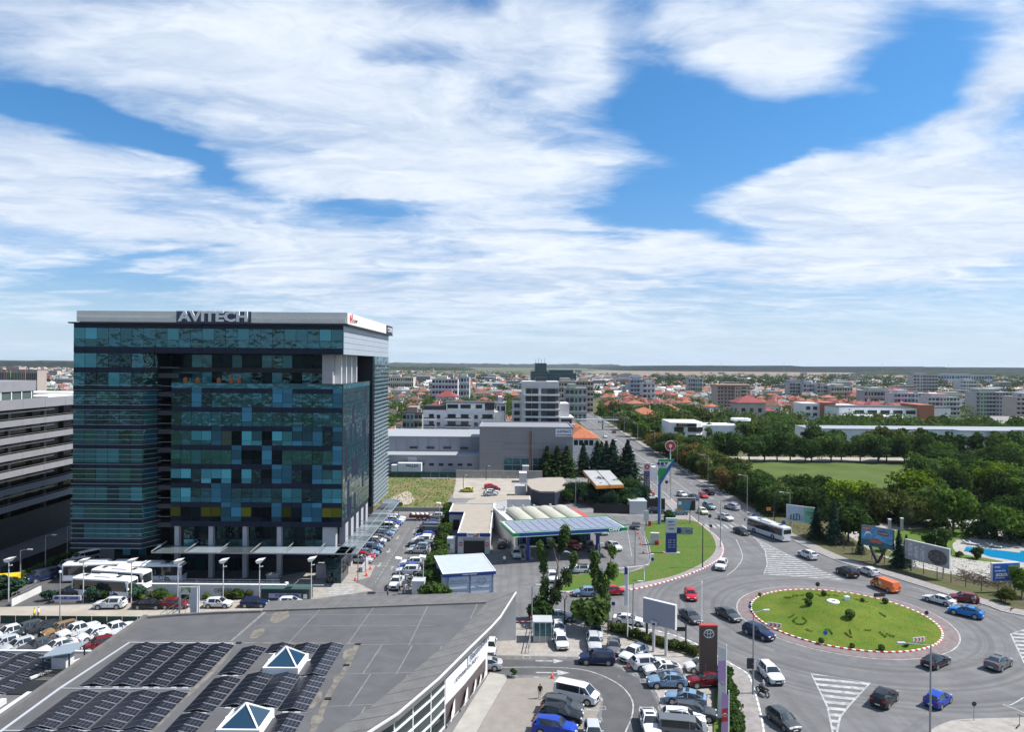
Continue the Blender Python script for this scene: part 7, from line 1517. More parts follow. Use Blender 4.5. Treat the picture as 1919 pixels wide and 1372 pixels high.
def scatter(kind,poly,n,smin,smax,label,group,cols,mind=4.0,z=0.0,**k):
 xs,ys=[p[0] for p in poly],[p[1] for p in poly];pts=[];tries=0
 while len(pts)<n and tries<n*60:
  tries+=1;x,y=tr_.uniform(min(xs),max(xs)),tr_.uniform(min(ys),max(ys));ins=False
  for a in range(len(poly)):
   p,q=poly[a],poly[a-1]
   if (p[1]>y)!=(q[1]>y) and x<(q[0]-p[0])*(y-p[1])/(q[1]-p[1])+p[0]:ins=not ins
  if ins and all((x-a)**2+(y-b_)**2>mind**2 for a,b_ in pts):
   pts.append((x,y));col=tr_.choice(cols);s_=tr_.uniform(smin,smax);fy,fx=(y-min(ys))/(max(ys)-min(ys)),(x-min(xs))/(max(xs)-min(xs))
   lb=label[col] if isinstance(label,dict) else label;q=(s_-smin)/(smax-smin)
   lb=('tall ' if q>.66 else 'small ' if q<.33 else '')+lb+', '+('front' if fy<.33 else 'back' if fy>.66 else 'middle')+(' left' if fx<.33 else ' right' if fx>.66 else ' centre');tree(kind,x,y,s_,lb,group,col,z,**k)
 return pts
GW='trees of the wood right of the field'
scatter('round',[(98,168),(104,150),(150,152),(230,160),(230,270),(150,275),(148,250),(122,212),(108,190)],105,.85,1.35,{'dark':'dark green broadleaf tree in the wood right of the field','mid':'mid green broadleaf tree in the wood right of the field','olive':'olive toned broadleaf tree in the wood right of the field','bright':'bright yellow green tree standing out in the wood','lush':'fresh green broadleaf tree in the wood'},GW,['dark','dark','mid','mid','olive','lush'],5.2)
tree('round',*G(1600,972),1.25,'bright yellow green tree at the near corner of the field',None,'bright',i=1);tree('round',*G(1720,972),1.35,'large bright green tree in front of the wood',None,'bright',i=2);tree('round',*G(1865,940),1.3,'yellow green round tree in the middle of the wood',None,'bright',i=0)
scatter('round',[(64.5,205),(74,205),(78,330),(64.5,330)],42,.72,1.05,{'dark':'dark tree of the belt along the avenue','olive':'olive tree of the belt along the avenue','rust':'reddish brown tree of the belt along the avenue'},'tree belt along the avenue',['dark','olive','dark','rust','olive'],3.9)
scatter('round',[(66,178),(78,176),(98,166),(99,178),(74,206),(66,204)],26,.72,1.0,{'dark':'dark tree of the row between the billboards and the field','mid':'mid green tree of the row between the billboards and the field','olive':'olive tree of the row between the billboards and the field'},'trees behind the green billboard',['dark','dark','mid','olive'],3.8)
scatter('round',[(72,280),(165,280),(165,286),(72,286)],18,1.1,1.4,{'dark':'dark round tree of the row behind the field','mid':'mid green round tree of the row behind the field'},'tree row behind the field',['dark','mid','dark'],5)
scatter('far',[(66,345),(128,350),(120,400),(140,520),(66,560)],74,.85,1.35,{'mid':'mid green tree in the copse right of the avenue','olive':'olive tree in the copse right of the avenue','lush':'fresh green tree in the copse right of the avenue','pale':'pale green tree in the copse right of the avenue'},'copse right of the avenue',['mid','olive','lush','pale','mid'],6.5)
scatter('far',[(170,300),(300,290),(360,330),(300,350),(170,335)],24,.95,1.3,{'dark':'dark tree before the long white school wing','mid':'mid green tree before the long white school wing'},'trees before the school wing',['dark','mid'],8)
scatter('far',[(120,302),(215,302),(215,336),(120,336)],14,1.0,1.35,{'dark':'dark full tree between field and school wing','mid':'mid green full tree between field and school wing','olive':'olive full tree between field and school wing'},'trees between the field and the school wing',['dark','mid','olive'],7)
scatter('far',[(120,430),(190,425),(330,430),(430,480),(430,540),(330,440)],34,.7,1.2,{'mid':'mid green tree in front of the white school','olive':'olive tree in front of the white school'},'trees around the white school',['mid','olive'],8)
sp=[(1119,893,1.3,'tallest spruce at the left of the group behind the second canopy'),(1136,890,1.25,'spruce left of the avenue end of the spruce group'),(1148,894,1.35,'broad spruce in the middle of the group above the second canopy'),(1176,899,1.4,'lone large spruce nearest the avenue'),(1093,888,1.15,'spruce beside the warehouse corner'),(1127,880,1.1,'small spruce behind the others in the group')]
for px,py,s,l in sp:tree('spruce',*G(px,py),s*.95,l,'spruces beside the second canopy','spruce',sx=s*1.3)
th=[(1025,893),(1044,893),(1062,893)]
for i,(px,py) in enumerate(th):tree('spruce',*G(px,py),1.05,['left','middle','right'][i]+' one of the three dense conical evergreens before the grey hall','conical evergreens before the grey hall','dark',name='conifer_tree',sx=1.9)
scatter('round',GP([(1056,936),(1204,934),(1204,958),(1070,948)]),20,.5,.78,{'dark':'dark dense shrub tree beside the round restaurant','spruce':'blackish evergreen beside the round restaurant'},'dark trees between the two stations',['dark','spruce'],2.6)
for i in range(26):
 t=i/25;px=846-34*t**1.0;py=955+140*t;x,y=G(px,py);tree('bush',x+tr_.uniform(-.4,.4),y,1.15+.4*tr_.random(),'dense green hedge shrub of the office car park, '+(ORD[i] if i<13 else ORD[25-i])+(' from its far end' if i<13 else ' from its near end'),'hedge along the office car park',['mid','dark','lush'][i%3],z=0)
tree('bush',*G(806,1128),1.9,'big round green shrub at the front of the hedge left of the kiosk',None,'mid');tree('bush',*G(830,1130),1.6,'green shrub with reddish leaves against the kiosk wall',None,'lush');tree('bush',*G(822,1098),1.7,'dark shrub in the shade beside the kiosk',None,'dark')
scatter('bush',GP([(720,950),(752,950),(752,958),(720,958)]),6,.8,1.2,'low green bush at the edge of the vacant lot','bushes at the edge of the vacant lot',['lush','mid'],1.2)
def poplar(base,clumps,label,col,seed):
 g=np.random.default_rng(seed);x0,y0=G(*base);k=y0/F;P=[];Nn=[];b=MB();o=thing('poplar_tree',label,'tree',(x0,y0,0),0,'poplars at the forecourt kerb');prev=Vector((0,0,0));rr_=.2
 for limb in clumps:
  prev=Vector((0,0,0));rr_=.2
  for px,py,r in limb:
   q=Vector(((px-base[0])*k,g.uniform(-.5,.5),(base[1]-py)*k));b.tube(prev,q,rr_,rr_*.72,6);prev=q;rr_*=.72
   n=int(r*r*3.2)
   if n:
    d=g.normal(size=(n,3));d /= np.linalg.norm(d,axis=1)[:,None];P.append(np.array(q)+d*r*k*g.uniform(.35,1.1,(n,1))*np.array([.85,.85,1.25]));Nn.append(d)
 c=link('crown',mesh_quads('crown',leaf_quads(np.concatenate(P),np.concatenate(Nn),.17,seed),[M['leaf']]),o);c.color=(*GC[col],1);b.build('trunk',[M['bark_pale']],o)
poplar((1025,1160),[[(1022,1110,9),(1020,1092,10),(1018,1066,10),(1015,1040,12),(1010,1022,8)],[(1024,1140,0),(1010,1137,17)],[(1021,1115,0),(1016,1108,9),(1018,1055,7)]],'tall poplar with leafy left stem and dark low clump left of the first flag pole','mid',1)
poplar((1026,1161),[[(1034,1135,0),(1040,1115,14),(1046,1098,10),(1045,1060,0),(1050,1030,8),(1056,1012,12),(1058,1000,12)],[(1040,1118,0),(1062,1082,14),(1070,1062,6),(1074,1047,11)],[(1045,1060,0),(1034,1018,7)]],'leaning poplar with bare forked limbs right of the leafy stem','mid',2)
poplar((1114,1165),[[(1113,1130,0),(1115,1095,9),(1112,1067,12),(1113,1047,12),(1114,1040,8)],[(1113,1115,0),(1123,1088,15),(1128,1104,12)]],'slim poplar rising out of the round bush','mid',3)
poplar((1131,1164),[[(1132,1140,14),(1133,1122,13),(1130,1108,10)],[(1133,1120,0),(1137,1095,7),(1140,1074,7),(1147,1034,10)],[(1137,1095,0),(1148,1072,13),(1141,1060,6)]],'leafy poplar right of the slim one above the round bush','lush',4)
tree('bush',*G(1010,1166),2.1,'dark shrub at the foot of the leaning poplar',None,'dark');tree('bush',*G(1112,1183),2.9,'large round dark green bush behind the silver SUVs',None,'mid',i=0)
for i in range(22):t=i/21;px,py=1146+160*t,1184+46*t;tree('bush',*G(px,py+tr_.uniform(-2,2)),.55+.2*tr_.random(),'low ground cover shrub behind the slanting car row, '+(ORD[i] if i<11 else ORD[21-i])+(' from the round bush' if i<11 else ' from the brown sign'),'low shrubs behind the car row',['olive','mid','dark'][i%3],z=.15)
for i in range(20):t=i/19;px,py=1357+22*t,1275+110*t;tree('bush',*G(px,py),.95,'dark green hedge shrub beside the banner flags, '+ORD[i]+' from its far end','hedge beside the banner flags',['dark','mid'][i%2],z=.1)
for px,py,s,c,l in [(93,1126,1.1,'blue','blue grey conifer shrub left of the company sign'),(175,1128,1.25,'blue','blue grey shrub before the minicoach'),(197,1126,.9,'mid','green shrub right of the blue grey one before the minicoach'),(234,1124,.8,'mid','green shrub before the coach door'),(256,1124,1.3,'blue','blue grey cypress beside the coach front'),(10,1120,1.9,'blue','grey green bush at the left edge under the awning'),(27,1112,1.3,'lush','small green bush beside the awning')]:tree('bush',*G(px,py),s,l,None,c,sx=s*.8)
gps=[(267,1125),(286,1124),(303,1122),(318,1124),(341,1121),(352,1123),(387,1123),(426,1122),(441,1122),(455,1123),(467,1122)]
for i,(px,py) in enumerate(gps):tree('bush',*G(px,py),.55+.25*(i%3),'small yellow green shrub before the white ramp wall, '+ORD[i]+' from the left','shrubs before the ramp wall',['bright','olive','lush'][i%3])
for i in range(14):t=i/13;x,y=G(20+130*t,1100-62*t);tree('bush',x,y,1.0,'ivy covered shrub along the screen fence, '+ORD[i]+' from the yellow awning','ivy along the screen fence','mid')
for px,py,k,s,c,l in [(1563,1020,'spruce',.95,'spruce','pine standing right of the green billboard'),(1530,1012,'spruce',.8,'spruce','small dark pine beneath the green billboard'),(1590,1016,'round',.9,'dark','dark dense tree behind the holiday billboard'),(1572,1010,'round',1.1,'dark','tall dark tree between the two left billboards'),(1612,1040,'spruce',.5,'spruce','small spruce left of the V shaped billboard legs'),(1684,1065,'spruce',.72,'spruce','dark spruce left of the large grey billboard'),(1698,1062,'spruce',.6,'spruce','second dark spruce at the edge of the grey billboard'),(1700,992,'round',.58,'pale','young pale tree with a thin trunk on the garden paving'),(1739,992,'bush',1.1,'mid','left one of the clipped shrubs on the garden paving'),(1754,992,'bush',1.25,'mid','middle one of the clipped shrubs on the garden paving'),(1766,992,'bush',1.35,'dark','right one of the clipped shrubs on the garden paving'),(1803,992,'bush',.9,'lush','small bush beside the garden lawn corner'),(1762,1030,'bush',2.4,'mid','big round bush on the lawn above the grey billboard'),(1742,1026,'bush',1.6,'mid','round bush beside the big one on the garden lawn'),(1845,1012,'bush',2.4,'dark','spreading dark bush beyond the pool chairs'),(1868,1008,'round',1.0,'dark','dark wide tree beyond the pool'),(1905,1012,'round',1.15,'dark','dark wide tree at the right edge beyond the pool'),(1831,1049,'bush',1.3,'mid','small palm like plant at the pool edge'),(1779,1041,'bush',.6,'dark','tiny dark bush at the garden lawn tip'),(1797,1045,'bush',.7,'olive','reddish small bush at the near lawn strip'),(1884,1130,'bush',1.5,'olive','olive bush at the fence near the cyclist'),(1915,1120,'round',.55,'lush','bright leafy tree at the right edge by the blue billboard'),(1900,1090,'bush',1.4,'mid','green bush behind the blue billboard'),(1655,1035,'bush',1.2,'mid','green bush beyond the V shaped legs'),(1300,1235,'bush',.01,'mid','x')]:
 if l!='x':tree(k,*G(px,py),s,l,None,c,z=.12)
tree('bush',*G(1252,978),1.5,'dark round bush behind the price pylon',None,'dark');tree('bush',*G(963,1270),.42,'small conifer in the pot at the showroom corner',None,'dark',z=.35)
for k,(px,py,s) in enumerate([(1517,1129,1.1),(1544,1124,.95),(1515,1141,1.1),(1659,1132,1.0),(1616,1140,.7),(1593,1162,1.35),(1539,1205,.85),(1652,1218,.8),(1597,1213,.6),(1698,1212,.6),(1424,1116,.6),(1409,1146,.3),(1406,1130,.4)]):
 hz=1.0 if k in (0,1,2,5) else .3;x,y=G(px,py,hz);tree('ball',x,y,s*.8,['round clipped shrub left of the stone ring','round clipped shrub above the stone ring','round clipped shrub nearest below the stone ring on the left','round clipped shrub at the far right lawn edge by the dark board','small clipped shrub right of the white block','largest clipped shrub in the middle of the mound','clipped shrub beside the blue arrow sign','clipped shrub at the near edge right of the arrow sign','small clipped shrub right of the blue arrow sign','small clipped shrub by the right chevron sign','spiky shrub at the far left lawn edge','tiny shrub at the left lawn edge','tiny shrub above the blue left sign'][k],'clipped shrubs on the roundabout','dark',z=mound(x,y) if math.hypot(x-RC[0],y-RC[1])<RI else .1)
def tufts(segs,dens,size,col,name):
 P=[];g=np.random.default_rng(5)
 for (a,c) in segs:
  n=int(math.hypot(c[0]-a[0],(c[1]-a[1])*2)*dens)
  for _ in range(max(n,3)):
   t=g.random();px,py=a[0]+(c[0]-a[0])*t+g.normal()*.5,a[1]+(c[1]-a[1])*t+g.normal()*.25;x,y=G(px,py,.9);x,y=G(px,py,mound(x,y));P.append((x,y,mound(x,y)+.08+.1*g.random()))
 P=np.array(P);v=leaf_quads(P,np.tile([0,0,1.0],(len(P),1)),size,9,.8);o=link(name,mesh_quads(name,v,[M['leaf']]));o.color=(*col,1);tag(o,kind='stuff')
tufts([((1485,1116),(1497,1118)),((1500,1117),(1508,1119)),((1512,1116),(1522,1118)),((1530,1117),(1540,1119)),((1545,1117),(1555,1120)),((1560,1118),(1570,1121)),((1582,1119),(1595,1123)),((1603,1126),(1622,1130)),((1612,1126),(1628,1128)),((1470,1120),(1488,1119))],5,.12,(.30,.31,.04),'yellow_planting')
tufts([((1478,1160),(1489,1155)),((1486,1165),(1492,1172)),((1492,1172),(1505,1173)),((1505,1173),(1512,1166)),((1512,1166),(1504,1160)),((1494,1160),(1486,1166)),((1510,1182),(1522,1187)),((1545,1182),(1555,1183)),((1555,1183),(1560,1192)),((1583,1187),(1592,1196)),((1592,1196),(1598,1198)),((1592,1182),(1595,1192)),((1620,1183),(1632,1184)),((1648,1186),(1660,1197)),((1660,1190),(1676,1196)),((1470,1119),(1480,1123)),((1648,1150),(1660,1158))],3,.085,(.085,.135,.02),'planted_letters')
def grass(name,inside,bbox,n,size,col,hz=lambda x,y:.17):
 g=np.random.default_rng(3);x=g.uniform(bbox[0],bbox[1],n);y=g.uniform(bbox[2],bbox[3],n);k=np.array([inside(a,b_) for a,b_ in zip(x,y)]);x,y=x[k],y[k]
 P=np.stack([x,y,np.array([hz(a,b_) for a,b_ in zip(x,y)])+size*.3],1);v=leaf_quads(P,np.stack([g.normal(size=len(x)),g.normal(size=len(x)),np.full(len(x),.6)],1),size,4,.3);o=link(name,mesh_quads(name,v,[M['leaf']]));o.color=(*col,1);tag(o,kind='stuff')
def inpoly(poly):
 A=np.array(poly)
 def f(x,y):
  a,b_=A,np.roll(A,1,0);c=(a[:,1]>y)!=(b_[:,1]>y);xx=(b_[:,0]-a[:,0])*(y-a[:,1])/(b_[:,1]-a[:,1]+1e-12)+a[:,0];return bool((c & (x<xx)).sum()%2)
 return f
grass('lawn_grass',inpoly(LAWN),(8,46,110,176),16000,.055,(.075,.16,.018))
grass('mound_grass',lambda x,y:math.hypot(x-RC[0],y-RC[1])<RI-.3,(37,64,93,120),14000,.045,(.125,.165,.024),mound)
grass('vacant_lot_weeds',inpoly(wl),(-50,-10,178,240),5200,.2,(.16,.17,.05),lambda x,y:.05)
grass('verge_weeds',lambda x,y:y<172 and x>66 and inpoly([(66,172),(66,150),(90,118),(104,108),(112,116),(84,150)])(x,y),(66,112,105,172),9000,.12,(.10,.12,.03),lambda x,y:.13)
def under(name,poly,n,size,col,R_=1.8):
 xs,ys=[p[0] for p in poly],[p[1] for p in poly];f=inpoly(poly);pts=[]
 while len(pts)<n:
  x,y=tr_.uniform(min(xs),max(xs)),tr_.uniform(min(ys),max(ys))
  if f(x,y):pts.append((x,y))
 g=np.random.default_rng(8);per=90;P=np.repeat(np.array([(x,y,.1) for x,y in pts]),per,0);d=g.normal(size=(n*per,3));d /= np.linalg.norm(d,axis=1)[:,None];d[:,2]=np.abs(d[:,2]);q=P+d*R_*g.uniform(.6,1.15,(n*per,1));o=link(name,mesh_quads(name,leaf_quads(q,d,size,6),[M['leaf']]));o.color=(*col,1);tag(o,kind='stuff')
under('wood_undergrowth',[(100,166),(106,150),(150,150),(235,158),(235,272),(150,277),(148,252),(120,212)],620,.34,(.035,.06,.02),2.2)
under('belt_undergrowth',[(65,178),(98,164),(99,178),(75,206),(78,335),(65,335)],260,.3,(.045,.065,.025),2.0)
under('copse_undergrowth',[(66,338),(128,342),(120,400),(140,520),(66,560)],330,.5,(.05,.08,.025),2.8)
under('school_undergrowth',[(72,297),(170,298),(300,288),(360,328),(240,326),(170,338),(72,338)],300,.45,(.05,.075,.03),2.0)
# --- buildings of the middle distance
def win(parent,x,y,z,w_,h_,m,axis='y',name='window',d=.06):
 k=('w',round(w_,2),round(h_,2),m.name,axis)
 if k not in _pm:
  q=MB()
  if axis=='y':q.box(-w_/2,w_/2,-d,.0,0,h_)
  else:q.box(0,d,-w_/2,w_/2,0,h_)
  _pm[k]=q.data(name,[m])
 o=link(name,_pm[k],parent);o.location=(x,y,z);return o
M['win']=mat('window_dark',(.02,.025,.03),.15,spec=.7);M['grey_hall']=mat('grey_hall',(.235,.235,.245),.6,noise=.06,nscale=.15);M['hall_pale']=mat('pale_hall',(.29,.30,.335),.6,noise=.1,nscale=.12)
M['tile']=mat('clay_tiles',rough=.85,objcol=True,noise=.25,nscale=.5);M['wallc']=mat('house_wall',rough=.9,objcol=True,noise=.1,nscale=.3)
wh=thing('warehouse','long pale grey warehouse with a lean-to and small windows behind the vacant lot','warehouse')
f=MB();f.box(-75,-11.2,256,285,0,11.4);f.build('wall',[M['hall_pale']],wh);f=MB();f.box(-75,-11.2,246,256,0,5.9);f.build('lean_to',[M['hall_pale']],wh);f=MB();f.box(-75.2,-11.2,245.8,256,5.9,6.3);f.box(-75.2,-11.2,255.8,285,11.4,11.8);f.build('roof',[mat('hall_roof',(.30,.31,.33),.6)],wh)
f=MB();f.box(-75,-11.3,245.9,246,0,5.8);
for k in range(4):win(wh,-35.5+k*6.1,255.75,7.3,2.9,.75,M['win'])
for k in range(9):win(wh,-41+k*3.3,245.9,2.6,1.6,.8,M['win'])
win(wh,-34.5,245.9,3.0,3.2,2.6,mat('roller_door',(.45,.46,.48),.5),name='roller_door')
for k in range(16):f=MB();f.box(-73+k*3.9,-72.9+k*3.9,255.7,255.8,6.4,11.3);f.build('wall_joint',[M['grey_hall']],wh)
gh=thing('grey_hall','big grey clad hall with a white company board at its top right corner','hall');GX0,GX1,GY=-11.0,21.2,243.0
for k in range(13):f=MB();f.box(GX0,GX1,GY,GY+22,.02+k*1.26,1.24+k*1.26);f.build('cladding_strip',[M['grey_hall']],gh)
f=MB();f.box(GX0+.1,GX1-.1,GY+.1,GY+21.9,0,15.6);f.build('core',[M['grey_hall']],gh);f=MB();strip(f,[(GX0,GY),(GX1,GY),(GX1,GY+22),(GX0,GY+22)],.5,16.3,0,True,16.7);f.build('parapet',[M['hall_pale']],gh)
f=MB();f.box(15.2,21.0,GY-.3,GY,13.4,16.0);f.build('sign_panel',[M['white']],gh);letters('AUSTRACT',1.15,(18.1,GY-.34,15.1),M['blue_deep'],gh,0,5.0,.03);letters('STO TIR CETIN BUSINESS',.6,(18.1,GY-.34,13.95),M['blue_deep'],gh,0,5.2,.02)
f=MB();f.box(-2.6,20.8,GY-.12,GY,.3,5.9);f.build('glazing',[PM['r']],gh);
for k in range(9):f=MB();f.box(-2.6+k*2.9,-2.45+k*2.9,GY-.2,GY-.12,.3,5.9);f.build('mullion',[M['grey_hall']],gh)
for z in (3.4,5.9,.3):f=MB();f.box(-2.8,20.9,GY-.22,GY-.1,z,z+.18);f.build('mullion',[M['hall_pale']],gh)
f=MB();f.box(-2.8,21.2,GY-.25,GY,9.0,10.8);f.build('cladding_band',[mat('hall_band',(.21,.21,.22),.5)],gh)
f=MB();f.box(6.2,6.9,GY-.5,GY-.1,0,15);f.build('rust_beam',[mat('rust_beam',(.20,.11,.07),.8)],gh);f=MB();f.box(7.2,7.45,GY-.4,GY-.1,0,15.5);f.build('down_pipe',[M['hall_pale']],gh)
def hip(b,x0,x1,y0,y1,z,h,m=0,ov=.5):
 x0,x1,y0,y1=x0-ov,x1+ov,y0-ov,y1+ov;w_,d_=x1-x0,y1-y0;r_=min(w_,d_)/2
 if w_>=d_:a,c=(x0+r_,(y0+y1)/2,z+h),(x1-r_,(y0+y1)/2,z+h)
 else:a,c=((x0+x1)/2,y0+r_,z+h),((x0+x1)/2,y1-r_,z+h)
 v=[(x0,y0,z),(x1,y0,z),(x1,y1,z),(x0,y1,z),a,c];b.mesh(v,[(0,1,5,4),(1,2,5),(2,3,4,5),(3,0,4)] if w_>=d_ else [(0,1,4),(1,2,5,4),(2,3,5),(3,0,4,5)],m);b.mesh(v[:4],[(3,2,1,0)],m)
def gable(b,x0,x1,y0,y1,z,h,m=0,mw=1,ov=.5):
 ym=(y0+y1)/2;v=[(x0-ov,y0-ov,z),(x1+ov,y0-ov,z),(x1+ov,y1+ov,z),(x0-ov,y1+ov,z),(x0-ov,ym,z+h),(x1+ov,ym,z+h)];b.mesh(v,[(0,1,5,4),(2,3,4,5),(3,2,1,0)],m);b.mesh([(x0,y0,z),(x0,y1,z),(x0,ym,z+h-.3),(x1,y0,z),(x1,y1,z),(x1,ym,z+h-.3)],[(0,2,1),(3,4,5)],mw)
M['tile_o']=mat('orange_tiles',(.42,.13,.055),.85,noise=.25,nscale=.8);M['tile_r']=mat('red_tiles',(.36,.05,.045),.8,noise=.22,nscale=.8)
o=thing('tiled_house','white house with a hipped orange tile roof right of the grey hall','house');f=MB();f.box(21.6,32,262,280,0,11);f.build('wall',[M['white']],o);f=MB();hip(f,21.6,32,262,280,11,3.4,0,.8);f.build('roof',[M['tile_o']],o)
for k in range(4):win(o,24.0+k*1.9,261.95,8.3,1.5,1.9,M['win'])
for k in range(3):win(o,32.05,266+k*4,7.4,2,2,M['win'],'x')
ap=thing('apartment_block','white apartment block with balconies and a dark set back top floor','apartment block');AX0,AX1,AY=-36.2,-7.0,289
f=MB();f.box(AX0,AX1,AY,AY+14,0,19.2);f.box(AX1,AX1+4,AY+3,AY+16,0,18.4);f.build('wall',[M['offwhite']],ap);f=MB();f.box(-27,-11,AY+1.2,AY+12,19.2,22.2);f.build('penthouse',[M['white']],ap);f=MB();f.box(-28,-10,AY+.5,AY+12.6,22.2,22.5);f.build('roof',[M['dark']],ap)
f=MB();f.box(-36,-27.4,AY+.3,AY+12,19.2,20.9);f.box(-10.5,-7.2,AY+.6,AY+12,19.2,22.4);f.build('dark_penthouse',[mat('dark_clad',(.035,.03,.035),.7)],ap)
for x,w_ in ((-24.3,4.4),(-19,4.2),(-13.5,2.6)):win(ap,x,AY+1.18,19.9,w_,1.6,M['win'])
for k in range(6):
 z=15.3-3.0*k
 for x,w_ in ((-32.9,2.0),(-30,1.4),(-24.6,3.4),(-19.2,3.2),(-14.6,1.5),(-9.9,4.2)):win(ap,x,AY,z+.4,w_,1.9 if w_>1.6 else 1.6,M['win'])
 for x0,x1 in ((-36,-31.2),(-27.3,-16.6),(-12.6,-7.2)):
  if x0==-12.6 and k>0:continue
  f=MB();f.box(x0,x1,AY-1.2,AY,z-.25,z);f.box(x0,x1,AY-1.25,AY-1.15,z,z+.35 if k else z+.5);f.build('balcony',[M['white']],ap);f=MB();f.box(x0,x1,AY-1.22,AY-1.18,z+.35,z+.95);f.build('balcony_rail',[M['dark']],ap)
tw2=thing('apartment_tower','nine storey apartment tower with dark front and white balcony bands','apartment tower');TX0,TX1,TY=4.2,19.6,292
f=MB();f.box(TX0,TX1,TY,TY+16,0,29.4);f.box(0.2,TX0,TY+4,TY+14,0,22.5);f.build('wall',[M['offwhite']],tw2);f=MB();f.box(TX0+8.0,TX1-.2,TY-.1,TY,0,28.3);f.build('dark_front',[mat('front_grey',(.07,.07,.085),.6)],tw2);f=MB();f.box(TX0,TX1,TY-.3,TY+16,29.0,31.2);f.build('roof_band',[M['offwhite']],tw2);f=MB();f.box(10,14.5,TY+4,TY+9,31.2,32.8);f.build('lift_house',[M['dark']],tw2)
f=MB();f.box(19.6,25.8,TY-2,TY+16,0,16.5);f.box(19.6,24,TY+2,TY+16,16.5,22);f.build('side_wing',[M['offwhite']],tw2)
for k in range(9):
 z=26.0-3.02*k
 for x,w_ in ((7.0,2.4),(9.7,2.6),(16.4,3.3)):win(tw2,x,TY-.1,z,w_,2.3,M['win'])
 f=MB();f.box(TX0+.8,TX1+.4,TY-1.4,TY-.1,z-.72,z-.05);f.build('balcony_band',[M['white']],tw2)
 if z<20:win(tw2,2.2,TY+3.95,z,2.4,1.8,M['win'])
 if z<15:win(tw2,22.6,TY-2.0,z,4.4,2.0,M['win']);f=MB();f.box(19.7,26.2,TY-3.0,TY-2,z-.5,z-.1);f.build('balcony_band',[M['white']],tw2)
go=thing('office_building','distant dark teal glass office with a taller left tower','office building');f=MB();f.box(19,36,700,735,0,32);f.box(36.5,64,700,735,0,30.5);f.box(37.5,61,702,733,30.5,33.5);f.box(23,34.5,702,733,32,40);f.build('glazing',[mat('far_teal_glass',(.02,.075,.085),.2,spec=.6)],go)
for k in range(10):f=MB();f.box(18.9,64.1,699.8,700,2+k*3.4,2.5+k*3.4);f.build('floor_band',[mat('far_band',(.04,.07,.08),.5)],go)
for k,x in enumerate((24,27,30,33)):f=MB();f.tube((x,715,40),(x,715,44+k%2),.15);f.build('antenna',[M['dark']],go)
def block(name,label,x0,x1,y0,d,h,wallc,floors,nw,bands=True,roof=None,group=None,cat='apartment block',pent=None,m=None):
 o=thing(name,label,cat,group=group);f=MB();f.box(x0,x1,y0,y0+d,0,h);q=f.build('wall',[m or M['wallc']],o);q.color=(*wallc,1);fh=h/floors;sp_=(x1-x0)/nw
 f=MB();f.box(x0-.3,x1+.3,y0-.3,y0+d+.3,h,h+.4);q=f.build('roof',[M['wallc']],o);q.color=(*(roof or (.3,.3,.3)),1)
 if pent:f=MB();f.box(*pent,h+.4,h+3.2);q=f.build('penthouse',[M['wallc']],o);q.color=(*wallc,1)
 g_=random.Random(int(x0*7+y0));L_=x1-x0;a=x0+L_*g_.uniform(.05,.3);f=MB();f.box(a,a+L_*g_.uniform(.3,.6),y0+2,y0+d-2,h+.4,h+2.9);q=f.build('penthouse',[M['wallc']],o);q.color=(*(c*g_.uniform(.8,1.15) for c in wallc),1)
 for k in range(3):a=x0+L_*g_.uniform(.1,.85);f=MB();f.box(a,a+1.6,y0+4,y0+6,h+.4,h+1.6+g_.random());f.build('roof_unit',[M['hall_pale']],o)
 wt_=[g_.choice([.4,.55,.8,.8]) for _ in range(nw)]
 for j in range(nw):
  if wt_[j]<.45 and nw>4:f=MB();f.box(x0+sp_*j,x0+sp_*(j+1),y0-.9,y0,.2,h-.2);q=f.build('stair_bay',[M['wallc']],o);q.color=(*(c*g_.choice([.7,1.15]) for c in wallc),1)
 for k in range(floors):
  for j in range(nw):win(o,x0+sp_*(j+.5),y0-(.95 if wt_[j]<.45 and nw>4 else 0),k*fh+fh*.32,sp_*wt_[j],fh*.48,M['win'])
  if bands:f=MB();f.box(x0+sp_*.1,x1-sp_*.1,y0-1.1,y0,k*fh+fh*.02,k*fh+fh*.28);q=f.build('balcony_band',[M['wallc']],o);q.color=(*(min(1,c*1.25) for c in wallc),1)
 return o
pt=thing('apartment_tower','peach coloured apartment tower with balconies standing among red roofs','apartment tower');
for nm,bx,c in (('wall',(170,184,583,600,0,22.3),(.42,.34,.29)),('wall',(184,197,581,598,0,21.8),(.52,.40,.30)),('roof',(169,198,580,601,22.3,23.1),(.40,.26,.17))):f=MB();f.box(*bx);q=f.build(nm,[M['wallc']],pt);q.color=(*c,1)
for k in range(7):
 z=1.6+k*2.95
 for x in (171.5,174,177,180,182.6):win(pt,x,583,z,1.5,1.5,M['win'])
 for x in (185.4,187.4,195.4):win(pt,x,581,z,1.1,1.4,M['win'])
 f=MB();f.box(188.8,194,579.3,581,z-.6,z+.3);q=f.build('balcony',[M['wallc']],pt);q.color=(.55,.45,.38,1);win(pt,191.4,581,z+.3,4.2,1.4,M['win'])
 f=MB();f.box(172,182.5,581.6,583,z-.6,z+.1);q=f.build('balcony',[M['wallc']],pt);q.color=(.38,.33,.31,1)
cu=thing('curved_office','white two storey office with a rounded corner and a black sign at the copse','office building');arc=[(78,352)]+[(78+13.5+2.5*math.sin(a) ,346-2.5*math.cos(a)+2) for a in [0,.5,1.0,1.57]]+[(94,366),(78,366)]
f=MB();f.prism([(78,345),(90,343),(93,345),(94.5,349),(94.5,366),(78,366)],0,10.4);f.build('wall',[M['white']],cu)
